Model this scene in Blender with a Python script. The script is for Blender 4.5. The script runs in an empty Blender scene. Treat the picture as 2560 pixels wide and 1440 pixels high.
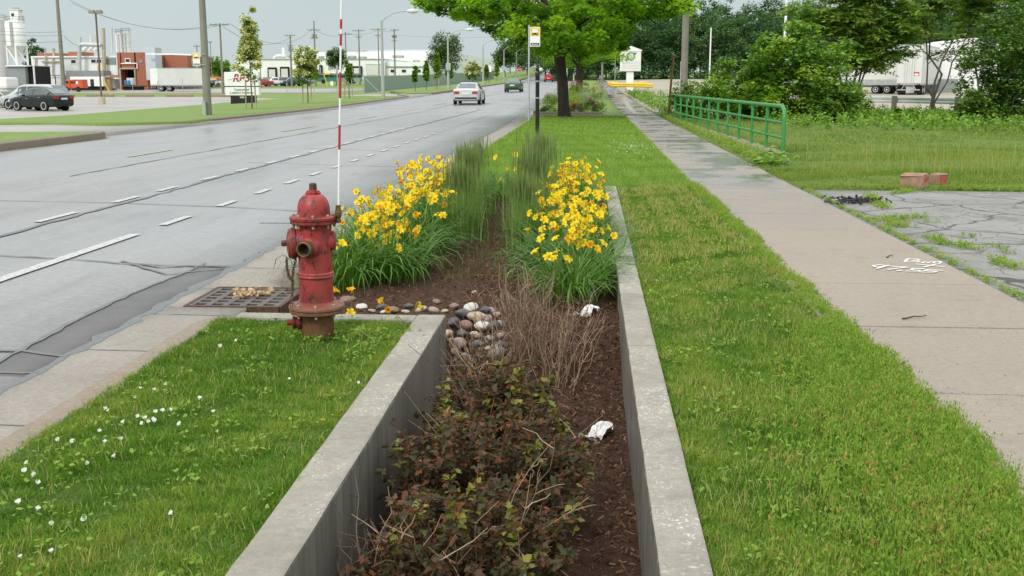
import bpy, math, random
import numpy as np
from mathutils import Vector
SC = bpy.context.scene
COL = SC.collection
rng = np.random.default_rng(7)
random.seed(7)
R = math.radians
# ------------------------------------------------------------------ camera, sky, sun, exposure
FPX, EYE = 2700.0, 1.55
TH = math.atan(515 / FPX); PS = math.atan(195 / math.hypot(515, FPX))
cam = bpy.data.objects.new('camera', bpy.data.cameras.new('camera')); COL.objects.link(cam)
cam.location = (0, 0, EYE); cam.rotation_euler = (math.pi / 2 - TH, 0, PS)
cam.data.sensor_width = 36; cam.data.lens = 36 * FPX / 2560
cam.data.clip_start = 0.1; cam.data.clip_end = 3000
SC.camera = cam
W = bpy.data.worlds.new('World'); SC.world = W; W.use_nodes = True
wt = W.node_tree; wn = wt.nodes; wl_ = wt.links
bg = wn['Background']; bg.inputs['Strength'].default_value = 0.1
sky = wn.new('ShaderNodeTexSky'); sky.sky_type = 'NISHITA'; sky.sun_disc = False
sky.sun_elevation = R(52); sky.sun_rotation = R(-140); sky.dust_density = 4
hs = wn.new('ShaderNodeHueSaturation'); hs.inputs['Saturation'].default_value = 0.25
wl_.new(sky.outputs[0], hs.inputs['Color'])
tc = wn.new('ShaderNodeTexCoord'); sp = wn.new('ShaderNodeSeparateXYZ'); wl_.new(tc.outputs['Generated'], sp.inputs[0])
cr = wn.new('ShaderNodeValToRGB'); wl_.new(sp.outputs['Z'], cr.inputs[0])
cr.color_ramp.elements[0].position = 0.0; cr.color_ramp.elements[0].color = (.50, .565, .565, 1)
cr.color_ramp.elements[1].position = 1.0; cr.color_ramp.elements[1].color = (1.5, 1.52, 1.52, 1)
e = cr.color_ramp.elements.new(.16); e.color = (.44, .53, .55, 1)
e = cr.color_ramp.elements.new(.40); e.color = (.95, 1.0, 1.02, 1)
nz = wn.new('ShaderNodeTexNoise'); nz.inputs['Scale'].default_value = 2.5; nz.inputs['Detail'].default_value = 4
nm = wn.new('ShaderNodeMapRange'); nm.inputs[3].default_value = 9.2; nm.inputs[4].default_value = 10.8
wl_.new(tc.outputs['Generated'], nz.inputs[0]); wl_.new(nz.outputs[0], nm.inputs[0])
vm = wn.new('ShaderNodeVectorMath'); vm.operation = 'SCALE'; wl_.new(cr.outputs[0], vm.inputs[0]); wl_.new(nm.outputs[0], vm.inputs['Scale'])
mx = wn.new('ShaderNodeMixRGB'); mx.inputs[0].default_value = .9
wl_.new(hs.outputs[0], mx.inputs[1]); wl_.new(vm.outputs[0], mx.inputs[2]); wl_.new(mx.outputs[0], bg.inputs[0])
sun = bpy.data.objects.new('sun', bpy.data.lights.new('sun', 'SUN')); COL.objects.link(sun)
sun.data.energy = 1.5; sun.data.angle = R(14); sun.data.color = (1, .95, .87)
sun.rotation_euler = Vector((.38, .85, -.8)).to_track_quat('-Z', 'Y').to_euler()
SC.view_settings.view_transform = 'Standard'; SC.view_settings.look = 'None'
SC.view_settings.exposure = 0.35; SC.view_settings.gamma = 1
SC.render.engine = 'CYCLES'
SC.cycles.max_bounces = 6; SC.cycles.diffuse_bounces = 3; SC.cycles.glossy_bounces = 3
SC.cycles.transmission_bounces = 4; SC.cycles.transparent_max_bounces = 6
SC.cycles.use_denoising = True
# ------------------------------------------------------------------ pixel -> place helpers
_f = np.array([-math.sin(PS), math.cos(PS), 0]); _R = np.array([math.cos(PS), math.sin(PS), 0]); _Z = np.array([0, 0, 1.])
_F = _f * math.cos(TH) - _Z * math.sin(TH); _U = _f * math.sin(TH) + _Z * math.cos(TH); _C = np.array([0, 0, EYE])
def ray(px, py): return (px - 1280) * _R + (720 - py) * _U + FPX * _F
def at(px, py, z=0.):
    d = ray(px, py); return _C + d * ((z - EYE) / d[2])
def aty(px, py, Y):
    d = ray(px, py); return _C + d * (Y / d[1])
def sstep(x): x = np.clip(x, 0, 1); return x * x * (3 - 2 * x)
def T(X, Y):
    X = np.asarray(X, float); Y = np.asarray(Y, float)
    m = np.interp(Y, [0, 60, 86, 120, 230, 300, 400, 480, 520, 800], [0, .05, .28, .62, 1.75, 3.2, 6.3, 8.8, 9.6, 9])
    l = np.interp(Y, [0, 30, 50, 100, 140, 180, 260, 330, 500, 800], [-.3, -.45, -.55, -.55, -.25, 0, .9, 2.4, 6, 8])
    r = np.interp(Y, [0, 60, 128, 180, 250, 300, 400, 800], [-.12, -.1, .1, .9, 2.4, 3, 5, 9])
    a = sstep((-17 - X) / 22); b = sstep((X - 5) / 12)
    return m * (1 - a - b) + l * a + r * b
def Tf(X, Y): return float(T(X, Y))
def col(px, Y):
    """ground point at distance Y under pixel column px"""
    z = 0.
    for _ in range(4):
        k = (px - 1280) / FPX; dz = z - EYE
        X = (Y * _R[1] - k * (Y * _F[1] + dz * _F[2])) / (k * _F[0] - _R[0])
        z = Tf(X, Y)
    return np.array([X, Y, z])
# ------------------------------------------------------------------ objects and properties
def tag(o, label=None, cat=None, group=None, kind=None):
    if label: o['label'] = label
    if cat: o['category'] = cat
    if group: o['group'] = group
    if kind: o['kind'] = kind
    return o
def thing(name, label, cat, loc=(0, 0, 0), rz=0., group=None):
    o = bpy.data.objects.new(name, None); COL.objects.link(o)
    o.location = loc; o.rotation_euler = (0, 0, rz); o.empty_display_size = .1
    return tag(o, label, cat, group)
def link(name, me, parent=None, loc=None):
    o = bpy.data.objects.new(name, me); COL.objects.link(o)
    if parent is not None: o.parent = parent
    if loc is not None: o.location = loc
    return o
def copytree(o, parent=None, loc=None, rz=None, label=None, group=None, scale=None):
    c = o.copy(); COL.objects.link(c)
    if parent is not None: c.parent = parent
    if loc is not None: c.location = loc
    if rz is not None: c.rotation_euler = (0, 0, rz)
    if scale is not None: c.scale = scale if hasattr(scale, '__len__') else (scale,) * 3
    if label: c['label'] = label
    if group: c['group'] = group
    for ch in list(o.children): copytree(ch, c)
    return c
def npmesh(name, V, F, mat, attr=None, smooth=False):
    """V (n,3); F list of (m,k) int arrays; attr per-vertex float 'rnd'"""
    me = bpy.data.meshes.new(name); V = np.asarray(V, np.float32)
    if not isinstance(F, list): F = [F]
    F = [np.asarray(f, np.int32) for f in F if len(f)]
    me.vertices.add(len(V)); me.vertices.foreach_set('co', V.ravel())
    tot = np.concatenate([np.full(len(f), f.shape[1], np.int32) for f in F]); idx = np.concatenate([f.ravel() for f in F])
    me.loops.add(len(idx)); me.loops.foreach_set('vertex_index', idx)
    me.polygons.add(len(tot)); st = np.zeros(len(tot), np.int32); st[1:] = np.cumsum(tot)[:-1]
    me.polygons.foreach_set('loop_start', st)
    try: me.polygons.foreach_set('loop_total', tot)
    except Exception: pass
    if smooth: me.polygons.foreach_set('use_smooth', np.ones(len(tot), bool))
    if attr is not None:
        a = me.attributes.new('rnd', 'FLOAT', 'POINT'); a.data.foreach_set('value', np.asarray(attr, np.float32))
    me.materials.append(mat); me.update(); me.validate()
    return me
class MB:
    def __init__(s): s.v = []; s.f = []
    def add(s, V, F):
        o = len(s.v); s.v += [tuple(map(float, p)) for p in V]; s.f += [tuple(int(i) + o for i in q) for q in F]; return s
    def box(s, c, d, rz=0., taper=1.):
        x, y, z = [k / 2 for k in d]; V = []
        for sz in (-1, 1):
            t = taper if sz > 0 else 1
            for sx, sy in ((-1, -1), (1, -1), (1, 1), (-1, 1)):
                a, b = sx * x * t, sy * y * t
                V.append((c[0] + a * math.cos(rz) - b * math.sin(rz), c[1] + a * math.sin(rz) + b * math.cos(rz), c[2] + sz * z))
        return s.add(V, [(3, 2, 1, 0), (4, 5, 6, 7), (0, 1, 5, 4), (1, 2, 6, 5), (2, 3, 7, 6), (3, 0, 4, 7)])
    def b2(s, x0, x1, y0, y1, z0, z1): return s.box(((x0 + x1) / 2, (y0 + y1) / 2, (z0 + z1) / 2), (abs(x1 - x0), abs(y1 - y0), abs(z1 - z0)))
    def tube(s, P, r, n=8, cap=True):
        P = [Vector(p) for p in P]
        if not hasattr(r, '__len__'): r = [r] * len(P)
        V = []; F = []; prev = None
        for i, p in enumerate(P):
            d = (P[min(i + 1, len(P) - 1)] - P[max(i - 1, 0)]).normalized()
            if prev is None: a = d.orthogonal().normalized()
            else: a = (prev - d * prev.dot(d)); a = a.normalized() if a.length > 1e-6 else d.orthogonal().normalized()
            prev = a; b = d.cross(a)
            for k in range(n):
                t = 2 * math.pi * k / n; V.append(p + (a * math.cos(t) + b * math.sin(t)) * r[i])
        for i in range(len(P) - 1):
            for k in range(n): F.append((i * n + k, i * n + (k + 1) % n, (i + 1) * n + (k + 1) % n, (i + 1) * n + k))
        if cap: F.append(tuple(range(n - 1, -1, -1))); F.append(tuple(range((len(P) - 1) * n, len(P) * n)))
        return s.add(V, F)
    def lathe(s, prof, n=32, c=(0, 0, 0), axis=None):
        """prof [(r,h)] round +Z or round a given axis from c"""
        ax = Vector(axis).normalized() if axis is not None else Vector((0, 0, 1))
        a = ax.orthogonal().normalized() if axis is not None else Vector((1, 0, 0)); b = ax.cross(a); c = Vector(c)
        V = []; F = []
        for r, h in prof:
            for k in range(n):
                t = 2 * math.pi * k / n; V.append(c + ax * h + (a * math.cos(t) + b * math.sin(t)) * r)
        m = len(prof)
        for i in range(m - 1):
            for k in range(n): F.append((i * n + k, i * n + (k + 1) % n, (i + 1) * n + (k + 1) % n, (i + 1) * n + k))
        if prof[0][0] > 1e-6: F.append(tuple(range(n - 1, -1, -1)))
        if prof[-1][0] > 1e-6: F.append(tuple(range((m - 1) * n, m * n)))
        return s.add(V, F)
    def prism(s, poly, y0, y1):
        """poly in (x,z), extruded along y"""
        n = len(poly); V = [(x, y0, z) for x, z in poly] + [(x, y1, z) for x, z in poly]
        F = [tuple(range(n)), tuple(range(2 * n - 1, n - 1, -1))]
        for i in range(n): F.append((i, i + n, (i + 1) % n + n, (i + 1) % n))
        return s.add(V, F)
    def torus(s, c, Rr, r, axis, n=14, m=7):
        ax = Vector(axis).normalized(); a = ax.orthogonal().normalized(); b = ax.cross(a); c = Vector(c); V = []; F = []
        for i in range(n):
            t = 2 * math.pi * i / n; d = a * math.cos(t) + b * math.sin(t)
            for k in range(m):
                u = 2 * math.pi * k / m; V.append(c + d * (Rr + r * math.cos(u)) + ax * r * math.sin(u))
        for i in range(n):
            for k in range(m): F.append((i * m + k, ((i + 1) % n) * m + k, ((i + 1) % n) * m + (k + 1) % m, i * m + (k + 1) % m))
        return s.add(V, F)
    def build(s, name, mat, parent=None, smooth=False, bevel=0., loc=None):
        me = bpy.data.meshes.new(name); me.from_pydata(s.v, [], s.f); me.materials.append(mat); me.update()
        import bmesh
        bm = bmesh.new(); bm.from_mesh(me); bmesh.ops.recalc_face_normals(bm, faces=bm.faces)
        if bevel: bmesh.ops.bevel(bm, geom=list(bm.edges), offset=bevel, segments=2, profile=.6, affect='EDGES', clamp_overlap=True)
        bm.to_mesh(me); bm.free()
        if smooth:
            for p in me.polygons: p.use_smooth = True
            me.set_sharp_from_angle(angle=R(40))
        return link(name, me, parent, loc)
# ------------------------------------------------------------------ materials
def lin(h):
    h = h.lstrip('#'); c = [int(h[i:i + 2], 16) / 255 for i in (0, 2, 4)]
    return tuple(x / 12.92 if x <= .04045 else ((x + .055) / 1.055) ** 2.4 for x in c)
class NT:
    def __init__(s, name):
        s.m = bpy.data.materials.new(name); s.m.use_nodes = True; s.t = s.m.node_tree; s.n = s.t.nodes; s.b = s.n['Principled BSDF']
        s.tc = s.n.new('ShaderNodeTexCoord').outputs['Object']
    def L(s, a, b): s.t.links.new(a, b); return s
    def vec(s, scale=(1, 1, 1), rot=(0, 0, 0), loc=(0, 0, 0)):
        n = s.n.new('ShaderNodeMapping'); s.L(s.tc, n.inputs[0]); n.inputs['Scale'].default_value = scale; n.inputs['Rotation'].default_value = rot; n.inputs['Location'].default_value = loc
        return n.outputs[0]
    def noise(s, scale, detail=6, v=None, rough=.55, dist=0.):
        n = s.n.new('ShaderNodeTexNoise'); s.L(v or s.tc, n.inputs['Vector']); n.inputs['Scale'].default_value = scale; n.inputs['Detail'].default_value = detail
        n.inputs['Roughness'].default_value = rough; n.inputs['Distortion'].default_value = dist; return n.outputs[0]
    def voro(s, scale, v=None, feat='F1', out='Distance', rnd=1.):
        n = s.n.new('ShaderNodeTexVoronoi'); n.feature = feat; s.L(v or s.tc, n.inputs['Vector']); n.inputs['Scale'].default_value = scale
        n.inputs['Randomness'].default_value = rnd; return n.outputs[out]
    def ramp(s, f, stops, interp='LINEAR'):
        n = s.n.new('ShaderNodeValToRGB'); s.L(f, n.inputs[0]); r = n.color_ramp; r.interpolation = interp
        while len(r.elements) < len(stops): r.elements.new(.5)
        for el, (p, c) in zip(r.elements, stops):
            el.position = p; c = (c, c, c) if not hasattr(c, '__len__') else c; el.color = (*c, 1)
        return n.outputs[0]
    def mix(s, f, a, b, mode='MIX'):
        n = s.n.new('ShaderNodeMixRGB'); n.blend_type = mode
        for k, x in ((0, f), (1, a), (2, b)):
            if hasattr(x, 'is_linked'): s.L(x, n.inputs[k])
            elif k == 0: n.inputs[0].default_value = x
            else: n.inputs[k].default_value = (*x, 1)
        return n.outputs[0]
    def math(s, op, a, b=0.):
        n = s.n.new('ShaderNodeMath'); n.operation = op
        for k, x in ((0, a), (1, b)):
            if hasattr(x, 'is_linked'): s.L(x, n.inputs[k])
            else: n.inputs[k].default_value = x
        return n.outputs[0]
    def attr(s, name='rnd'):
        n = s.n.new('ShaderNodeAttribute'); n.attribute_name = name; return n.outputs['Fac']
    def island(s): return s.n.new('ShaderNodeNewGeometry').outputs['Random Per Island']
    def objrnd(s): return s.n.new('ShaderNodeObjectInfo').outputs['Random']
    def color(s, x):
        if hasattr(x, 'is_linked'): s.L(x, s.b.inputs['Base Color'])
        else: s.b.inputs['Base Color'].default_value = (*x, 1)
        return s
    def rough(s, x):
        if hasattr(x, 'is_linked'): s.L(x, s.b.inputs['Roughness'])
        else: s.b.inputs['Roughness'].default_value = x
        return s
    def spec(s, x): s.b.inputs['Specular IOR Level'].default_value = x; return s
    def metal(s, x): s.b.inputs['Metallic'].default_value = x; return s
    def bump(s, h, strength=.4, dist=.01):
        n = s.n.new('ShaderNodeBump'); s.L(h, n.inputs['Height']); n.inputs['Strength'].default_value = strength; n.inputs['Distance'].default_value = dist
        s.L(n.outputs[0], s.b.inputs['Normal']); return s
    def translucent(s, colr, f=.35):
        t = s.n.new('ShaderNodeBsdfTranslucent'); x = s.n.new('ShaderNodeMixShader'); x.inputs[0].default_value = f
        if hasattr(colr, 'is_linked'): s.L(colr, t.inputs[0])
        else: t.inputs[0].default_value = (*colr, 1)
        s.L(s.b.outputs[0], x.inputs[1]); s.L(t.outputs[0], x.inputs[2]); s.L(x.outputs[0], s.n['Material Output'].inputs[0]); return s
def dk(c, k): return tuple(x * k for x in c)
def plain(name, c, rough=.6, var=.12, scale=3., metal=0., bump=0., bs=60., spec=.5, dirt=None):
    t = NT(name); n = t.noise(scale, 8)
    cc = t.ramp(n, [(.3, dk(c, 1 - var)), (.7, dk(c, 1 + var * .6))])
    if dirt:
        d = t.noise(scale * 3.3, 9, rough=.7); cc = t.mix(t.ramp(d, [(.52, 0.), (.68, .8)]), cc, dirt)
    t.color(cc).rough(rough).metal(metal).spec(spec)
    if bump: t.bump(t.noise(bs, 6), bump, .004)
    return t.m
def leafm(name, stops, trans=.3, rough=.5, spec=.35, tk=1.5, vein=0):
    """colour from the per-leaf random attribute"""
    t = NT(name); c = t.ramp(t.attr(), stops); t.color(c).rough(rough).spec(spec)
    tcx = t.mix(1., c, (tk, tk, tk * .6), 'MULTIPLY'); t.translucent(tcx, trans); return t.m
def paint(name, c, rough=.25):
    t = NT(name); n = t.noise(2.2, 5); t.color(t.ramp(n, [(.3, dk(c, .9)), (.7, dk(c, 1.05))])).rough(rough).spec(.35); t.b.inputs['Coat Weight'].default_value = .2; t.b.inputs['Coat Roughness'].default_value = .08; return t.m
M = {}
def setup_materials():
    # wet concrete road: pale, worn, faint wheel paths and damp patches
    t = NT('road_concrete'); big = t.noise(.35, 6, t.vec((1, .18, 1))); fine = t.noise(95, 4); sp_ = t.voro(70)
    c = t.ramp(big, [(.25, (.24, .246, .246)), (.55, (.29, .294, .292)), (.8, (.335, .337, .332))])
    c = t.mix(.55, c, t.ramp(fine, [(.3, (.11, .115, .118)), (.7, (.33, .33, .325))]))
    c = t.mix(t.ramp(sp_, [(.06, .55), (.13, 0.)]), c, (.5, .49, .46))
    c = t.mix(.32, c, t.ramp(t.noise(17, 6, rough=.75), [(.32, (.13, .132, .132)), (.68, (.42, .42, .41))])); c = t.mix(t.ramp(t.noise(.55, 6, t.vec((3.2, .12, 1), loc=(1, 4, 0)), .6), [(.45, 0.), (.75, .4)]), c, (.16, .163, .165))
    st = t.noise(1.1, 7, t.vec((1, .25, 1), loc=(3, 7, 0)), .65)
    c = t.mix(t.ramp(st, [(.55, 0.), (.75, .45)]), c, (.1, .105, .11))
    t.color(c).rough(t.ramp(t.noise(.28, 6, t.vec((1, .4, 1))), [(.38, .26), (.62, .58)])).spec(.5).bump(fine, .18, .004); M['road'] = t.m
    t = NT('patched_asphalt'); f = t.noise(120, 4); c = t.ramp(f, [(.3, (.05, .049, .05)), (.7, (.14, .137, .135))])
    c = t.mix(t.ramp(t.noise(3, 6), [(.4, 0.), (.7, .5)]), c, (.15, .138, .13)); t.color(c).rough(.55).bump(f, .4, .004); M['patch'] = t.m
    t = NT('tar_seal'); t.color(t.ramp(t.noise(30), [(.3, (.085, .09, .092)), (.7, (.15, .154, .155))])).rough(.38).bump(t.noise(60), .4, .004); M['tar'] = t.m
    t = NT('road_paint'); n = t.noise(40, 6, rough=.7); t.color(t.ramp(t.noise(22, 8, rough=.8), [(.38, (.29, .29, .29)), (.58, (.54, .54, .525))])).rough(.5); M['line'] = t.m
    t = NT('yellow_road_paint'); n = t.noise(12, 6, rough=.75); t.color(t.ramp(n, [(.42, (.25, .245, .22)), (.62, (.5, .40, .14))])).rough(.5); M['yline'] = t.m
    def conc(name, a, b, speck=.5, wet=False, r0=.75):
        t = NT(name); n = t.noise(1.3, 8, rough=.62); f = t.noise(140, 4)
        c = t.ramp(n, [(.28, a), (.72, b)]); c = t.mix(.3, c, t.ramp(f, [(.3, dk(a, .55)), (.7, dk(b, 1.35))])); c = t.mix(.35, c, t.ramp(t.noise(28, 5, rough=.7), [(.3, dk(a, .6)), (.7, dk(b, 1.25))]))
        c = t.mix(t.ramp(t.voro(85), [(.05, speck), (.12, 0.)]), c, dk(b, 1.5))
        c = t.mix(t.ramp(t.noise(5, 8, rough=.7), [(.56, 0.), (.74, .35)]), c, dk(a, .5))
        t.color(c)
        if wet: t.rough(t.ramp(t.noise(.5, 5, t.vec((1, 1, 1), loc=(2, 3, 1))), [(.42, .12), (.55, r0)]))
        else: t.rough(r0)
        t.bump(f, .3, .004); return t.m
    M['gutter'] = conc('gutter_concrete', (.20, .182, .158), (.32, .29, .25))
    M['kerb'] = conc('kerb_concrete', (.17, .135, .10), (.29, .235, .18), .8)
    # wall top: pale grey-buff, dotted with white bird droppings / exposed sand
    t = NT('wall_concrete'); n = t.noise(1.6, 8, rough=.6); f = t.noise(150, 4)
    c = t.ramp(n, [(.3, (.20, .185, .148)), (.7, (.335, .312, .255))]); c = t.mix(.25, c, t.ramp(f, [(.3, (.13, .125, .11)), (.7, (.42, .4, .36))])); c = t.mix(.3, c, t.ramp(t.noise(24, 6, rough=.7), [(.3, (.14, .13, .105)), (.7, (.42, .395, .33))]))
    d = t.mix(1., t.ramp(t.noise(55, 5, rough=.8), [(.57, 0.), (.63, 1.)]), t.ramp(t.noise(1.6, 4), [(.45, 0.), (.6, 1.)]), 'MULTIPLY')
    c = t.mix(t.ramp(t.noise(3.1, 8, t.vec(loc=(4, 1, 2)), .7), [(.5, 0.), (.7, .6)]), c, (.16, .15, .125)); c = t.mix(d, c, (.68, .67, .63)); t.color(c).rough(.8).bump(f, .3, .004); M['wall'] = t.m
    # wall inner face: wet dark, pale vertical runs
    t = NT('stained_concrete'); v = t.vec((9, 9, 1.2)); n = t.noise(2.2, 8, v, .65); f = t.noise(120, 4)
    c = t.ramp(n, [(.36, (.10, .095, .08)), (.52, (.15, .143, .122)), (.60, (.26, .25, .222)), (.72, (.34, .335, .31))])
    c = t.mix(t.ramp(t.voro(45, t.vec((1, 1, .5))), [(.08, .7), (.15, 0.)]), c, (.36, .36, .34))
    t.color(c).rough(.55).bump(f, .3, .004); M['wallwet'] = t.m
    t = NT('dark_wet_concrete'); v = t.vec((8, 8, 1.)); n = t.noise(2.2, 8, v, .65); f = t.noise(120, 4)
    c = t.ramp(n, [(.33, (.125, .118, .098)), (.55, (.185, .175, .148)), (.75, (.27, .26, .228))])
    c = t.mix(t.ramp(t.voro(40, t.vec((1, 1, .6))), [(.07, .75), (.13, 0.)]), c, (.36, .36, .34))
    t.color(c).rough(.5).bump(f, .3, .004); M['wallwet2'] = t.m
    # sidewalk: pinkish buff slabs, each slab its own tone, wet film farther off
    t = NT('sidewalk_concrete'); isl = t.island(); n = t.noise(.9, 7, rough=.6); f = t.noise(160, 4)
    a = t.ramp(isl, [(0, (.265, .228, .186)), (.35, (.293, .25, .205)), (.6, (.25, .228, .2)), (1, (.278, .243, .204))])
    c = t.mix(t.ramp(n, [(.35, 0.), (.7, .55)]), a, (.215, .195, .17))
    c = t.mix(.28, c, t.ramp(f, [(.3, (.14, .115, .09)), (.7, (.48, .41, .33))])); c = t.mix(.28, c, t.ramp(t.noise(26, 6, rough=.75), [(.3, (.15, .12, .09)), (.7, (.42, .34, .26))])); c = t.mix(t.ramp(t.noise(2.7, 7, rough=.7), [(.55, 0.), (.72, .4)]), c, (.15, .135, .12))
    c = t.mix(t.ramp(t.voro(7.5), [(.035, .9), (.055, 0.)]), c, (.05, .045, .04))
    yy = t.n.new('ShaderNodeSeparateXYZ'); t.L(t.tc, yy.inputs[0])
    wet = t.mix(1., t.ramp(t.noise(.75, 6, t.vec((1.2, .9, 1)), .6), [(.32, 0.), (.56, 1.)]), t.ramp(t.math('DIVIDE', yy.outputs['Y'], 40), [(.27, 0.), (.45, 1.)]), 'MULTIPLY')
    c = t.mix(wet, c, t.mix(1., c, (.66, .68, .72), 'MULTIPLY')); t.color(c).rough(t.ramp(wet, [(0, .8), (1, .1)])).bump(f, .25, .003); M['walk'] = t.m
    # lawn soil/grass base
    def lawn(name, g1, g2, dry, soil, sc=1.):
        t = NT(name); n = t.noise(.55 * sc, 7, rough=.6); f = t.noise(38 * sc, 5, rough=.7)
        c = t.ramp(n, [(.3, g1), (.7, g2)]); c = t.mix(t.ramp(t.noise(1.7 * sc, 6, rough=.65), [(.5, 0.), (.72, .6)]), c, dry)
        c = t.mix(t.ramp(f, [(.3, .75), (.6, 0.)]), c, soil); t.color(c).rough(.85).spec(.2).bump(f, .8, .03); return t.m
    M['lawn'] = lawn('lawn_turf', (.075, .14, .02), (.11, .185, .03), (.17, .165, .055), (.05, .06, .02))
    M['farlawn'] = lawn('far_lawn_turf', (.15, .235, .06), (.20, .285, .08), (.245, .27, .10), (.115, .165, .05), .25)
    M['wild'] = lawn('rough_grass_ground', (.10, .17, .025), (.15, .22, .035), (.21, .2, .07), (.075, .10, .025), .5)
    t = NT('mulch_soil'); n = t.noise(18, 8, rough=.75); c = t.ramp(n, [(.3, (.024, .013, .008)), (.55, (.075, .04, .024)), (.75, (.14, .08, .048))]); t.color(c).rough(.9).spec(.2).bump(n, 1., .03); M['mulch'] = t.m
    # cracked old asphalt
    t = NT('cracked_asphalt'); f = t.noise(110, 4); b = t.noise(.6, 7, rough=.65)
    wv = t.n.new('ShaderNodeVectorMath'); wv.operation = 'ADD'; nn = t.n.new('ShaderNodeTexNoise'); t.L(t.tc, nn.inputs[0]); nn.inputs['Scale'].default_value = 1.4; nn.inputs['Detail'].default_value = 6
    sc_ = t.n.new('ShaderNodeVectorMath'); sc_.operation = 'SCALE'; t.L(nn.outputs['Color'], sc_.inputs[0]); sc_.inputs['Scale'].default_value = .55; t.L(t.tc, wv.inputs[0]); t.L(sc_.outputs[0], wv.inputs[1])
    e1 = t.voro(.62, wv.outputs[0], 'DISTANCE_TO_EDGE'); e2 = t.voro(2.6, wv.outputs[0], 'DISTANCE_TO_EDGE')
    c = t.ramp(b, [(.3, (.15, .147, .135)), (.7, (.265, .258, .235))]); c = t.mix(.4, c, t.ramp(f, [(.3, (.09, .09, .085)), (.7, (.42, .41, .39))]))
    c = t.mix(t.ramp(e2, [(.006, .85), (.03, 0.)]), c, (.07, .07, .062)); c = t.mix(t.ramp(e1, [(.006, 1.), (.02, 0.)]), c, (.045, .045, .036))
    c = t.mix(t.ramp(t.noise(1.3, 7, t.vec(loc=(5, 2, 0)), .7), [(.5, 0.), (.66, .6)]), c, (.10, .10, .095))
    t.color(c).rough(.6).bump(f, .4, .006); M['oldasphalt'] = t.m
    t = NT('wet_lot_pavement'); n = t.noise(.18, 7, t.vec((.5, 1, 1))); c = t.ramp(n, [(.3, (.26, .245, .22)), (.7, (.36, .335, .30))]); c = t.mix(t.ramp(t.noise(.5, 7, t.vec((.25, 1, 1))), [(.52, 0.), (.7, .4)]), c, (.16, .15, .14)); t.color(c).rough(.42); M['lot'] = t.m
    t = NT('gravel_lot'); n = t.noise(.12, 7, t.vec((.4, 1, 1))); c = t.ramp(n, [(.3, (.27, .245, .19)), (.55, (.36, .32, .26)), (.68, (.16, .19, .07))]); t.color(c).rough(.9).bump(t.noise(20), .5, .02); M['gravel'] = t.m
    M['bark'] = None
    t = NT('tree_bark'); v = t.vec((9, 9, 1.6)); n = t.noise(2.2, 8, v, .7); t.color(t.ramp(n, [(.3, (.018, .014, .010)), (.7, (.075, .058, .042))])).rough(.9).bump(n, 1., .03); M['bark'] = t.m
    t = NT('grey_bark'); v = t.vec((6, 6, 1.2)); n = t.noise(2., 7, v, .7); t.color(t.ramp(n, [(.3, (.09, .075, .06)), (.7, (.2, .17, .14))])).rough(.9).bump(n, .6, .02); M['gbark'] = t.m
    # hydrant: faded red over rust
    def rusty(name, red, rustlo, chips=.62, low=None):
        t = NT(name); z = t.n.new('ShaderNodeSeparateXYZ'); t.L(t.tc, z.inputs[0])
        n = t.noise(9, 9, rough=.72); n2 = t.noise(26, 8, t.vec((1, 1, .6)), .75)
        c = t.ramp(t.noise(5, 6), [(.3, dk(red, .72)), (.7, dk(red, 1.22))])
        c = t.mix(t.ramp(n2, [(chips - .05, 0.), (chips + .03, .92)]), c, (.035, .018, .014))
        c = t.mix(t.ramp(n, [(.55, 0.), (.72, .75)]), c, (.13, .05, .028))
        st = t.noise(7, 7, t.vec((1, 1, .12)), .6); c = t.mix(t.ramp(st, [(.56, 0.), (.7, .5)]), c, (.15, .065, .032))
        if low is not None: c = t.mix(t.ramp(t.math('ADD', z.outputs['Z'], t.math('MULTIPLY', n, .12)), [(low, .93), (low + .05, 0.)]), c, t.ramp(n2, [(.3, (.09, .042, .024)), (.7, (.22, .11, .062))]))
        t.color(c).rough(t.ramp(n, [(.4, .38), (.7, .75)])).spec(.45).bump(n2, .35, .003); return t.m
    M['hyd'] = rusty('hydrant_red_paint', (.33, .036, .036), .2, .565, .26); M['hydcap'] = rusty('hydrant_dark_red_paint', (.24, .026, .022), .2, .54)
    t = NT('rusted_iron'); n = t.noise(30, 8, rough=.7); t.color(t.ramp(n, [(.3, (.035, .018, .011)), (.7, (.13, .065, .035))])).rough(.75).bump(n, .5, .003); M['rust'] = t.m
    t = NT('brown_brass'); n = t.noise(40, 7); t.color(t.ramp(n, [(.3, (.07, .042, .02)), (.7, (.2, .13, .065))])).rough(.5).metal(.4); M['brass'] = t.m
    M['boltm'] = plain('weathered_bolt', (.32, .25, .15), .6, .3, 60)
    M['black'] = plain('black_enamel', (.012, .012, .013), .35, .3, 8)
    M['dark'] = plain('dark_void', (.01, .01, .01), .9)
    M['white'] = plain('white_paint', (.80, .81, .79), .5, .06, 1.5, dirt=None)
    M['whitew'] = plain('white_wall_paint', (.80, .81, .80), .7, .05, .5)
    M['offwhite'] = plain('off_white_panel', (.60, .60, .57), .5, .07, .6)
    M['trailer'] = plain('trailer_white', (.62, .63, .60), .4, .08, .6)
    M['greywall'] = plain('grey_sheet_wall', (.25, .27, .27), .6, .1, .6)
    M['steel'] = plain('galvanised_steel', (.42, .46, .46), .4, .15, 3, metal=.35)
    M['stack'] = plain('pale_metal_duct', (.50, .53, .51), .5, .15, .8)
    M['stackb'] = plain('weathered_tan_stack', (.42, .38, .27), .6, .2, .8)
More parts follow.
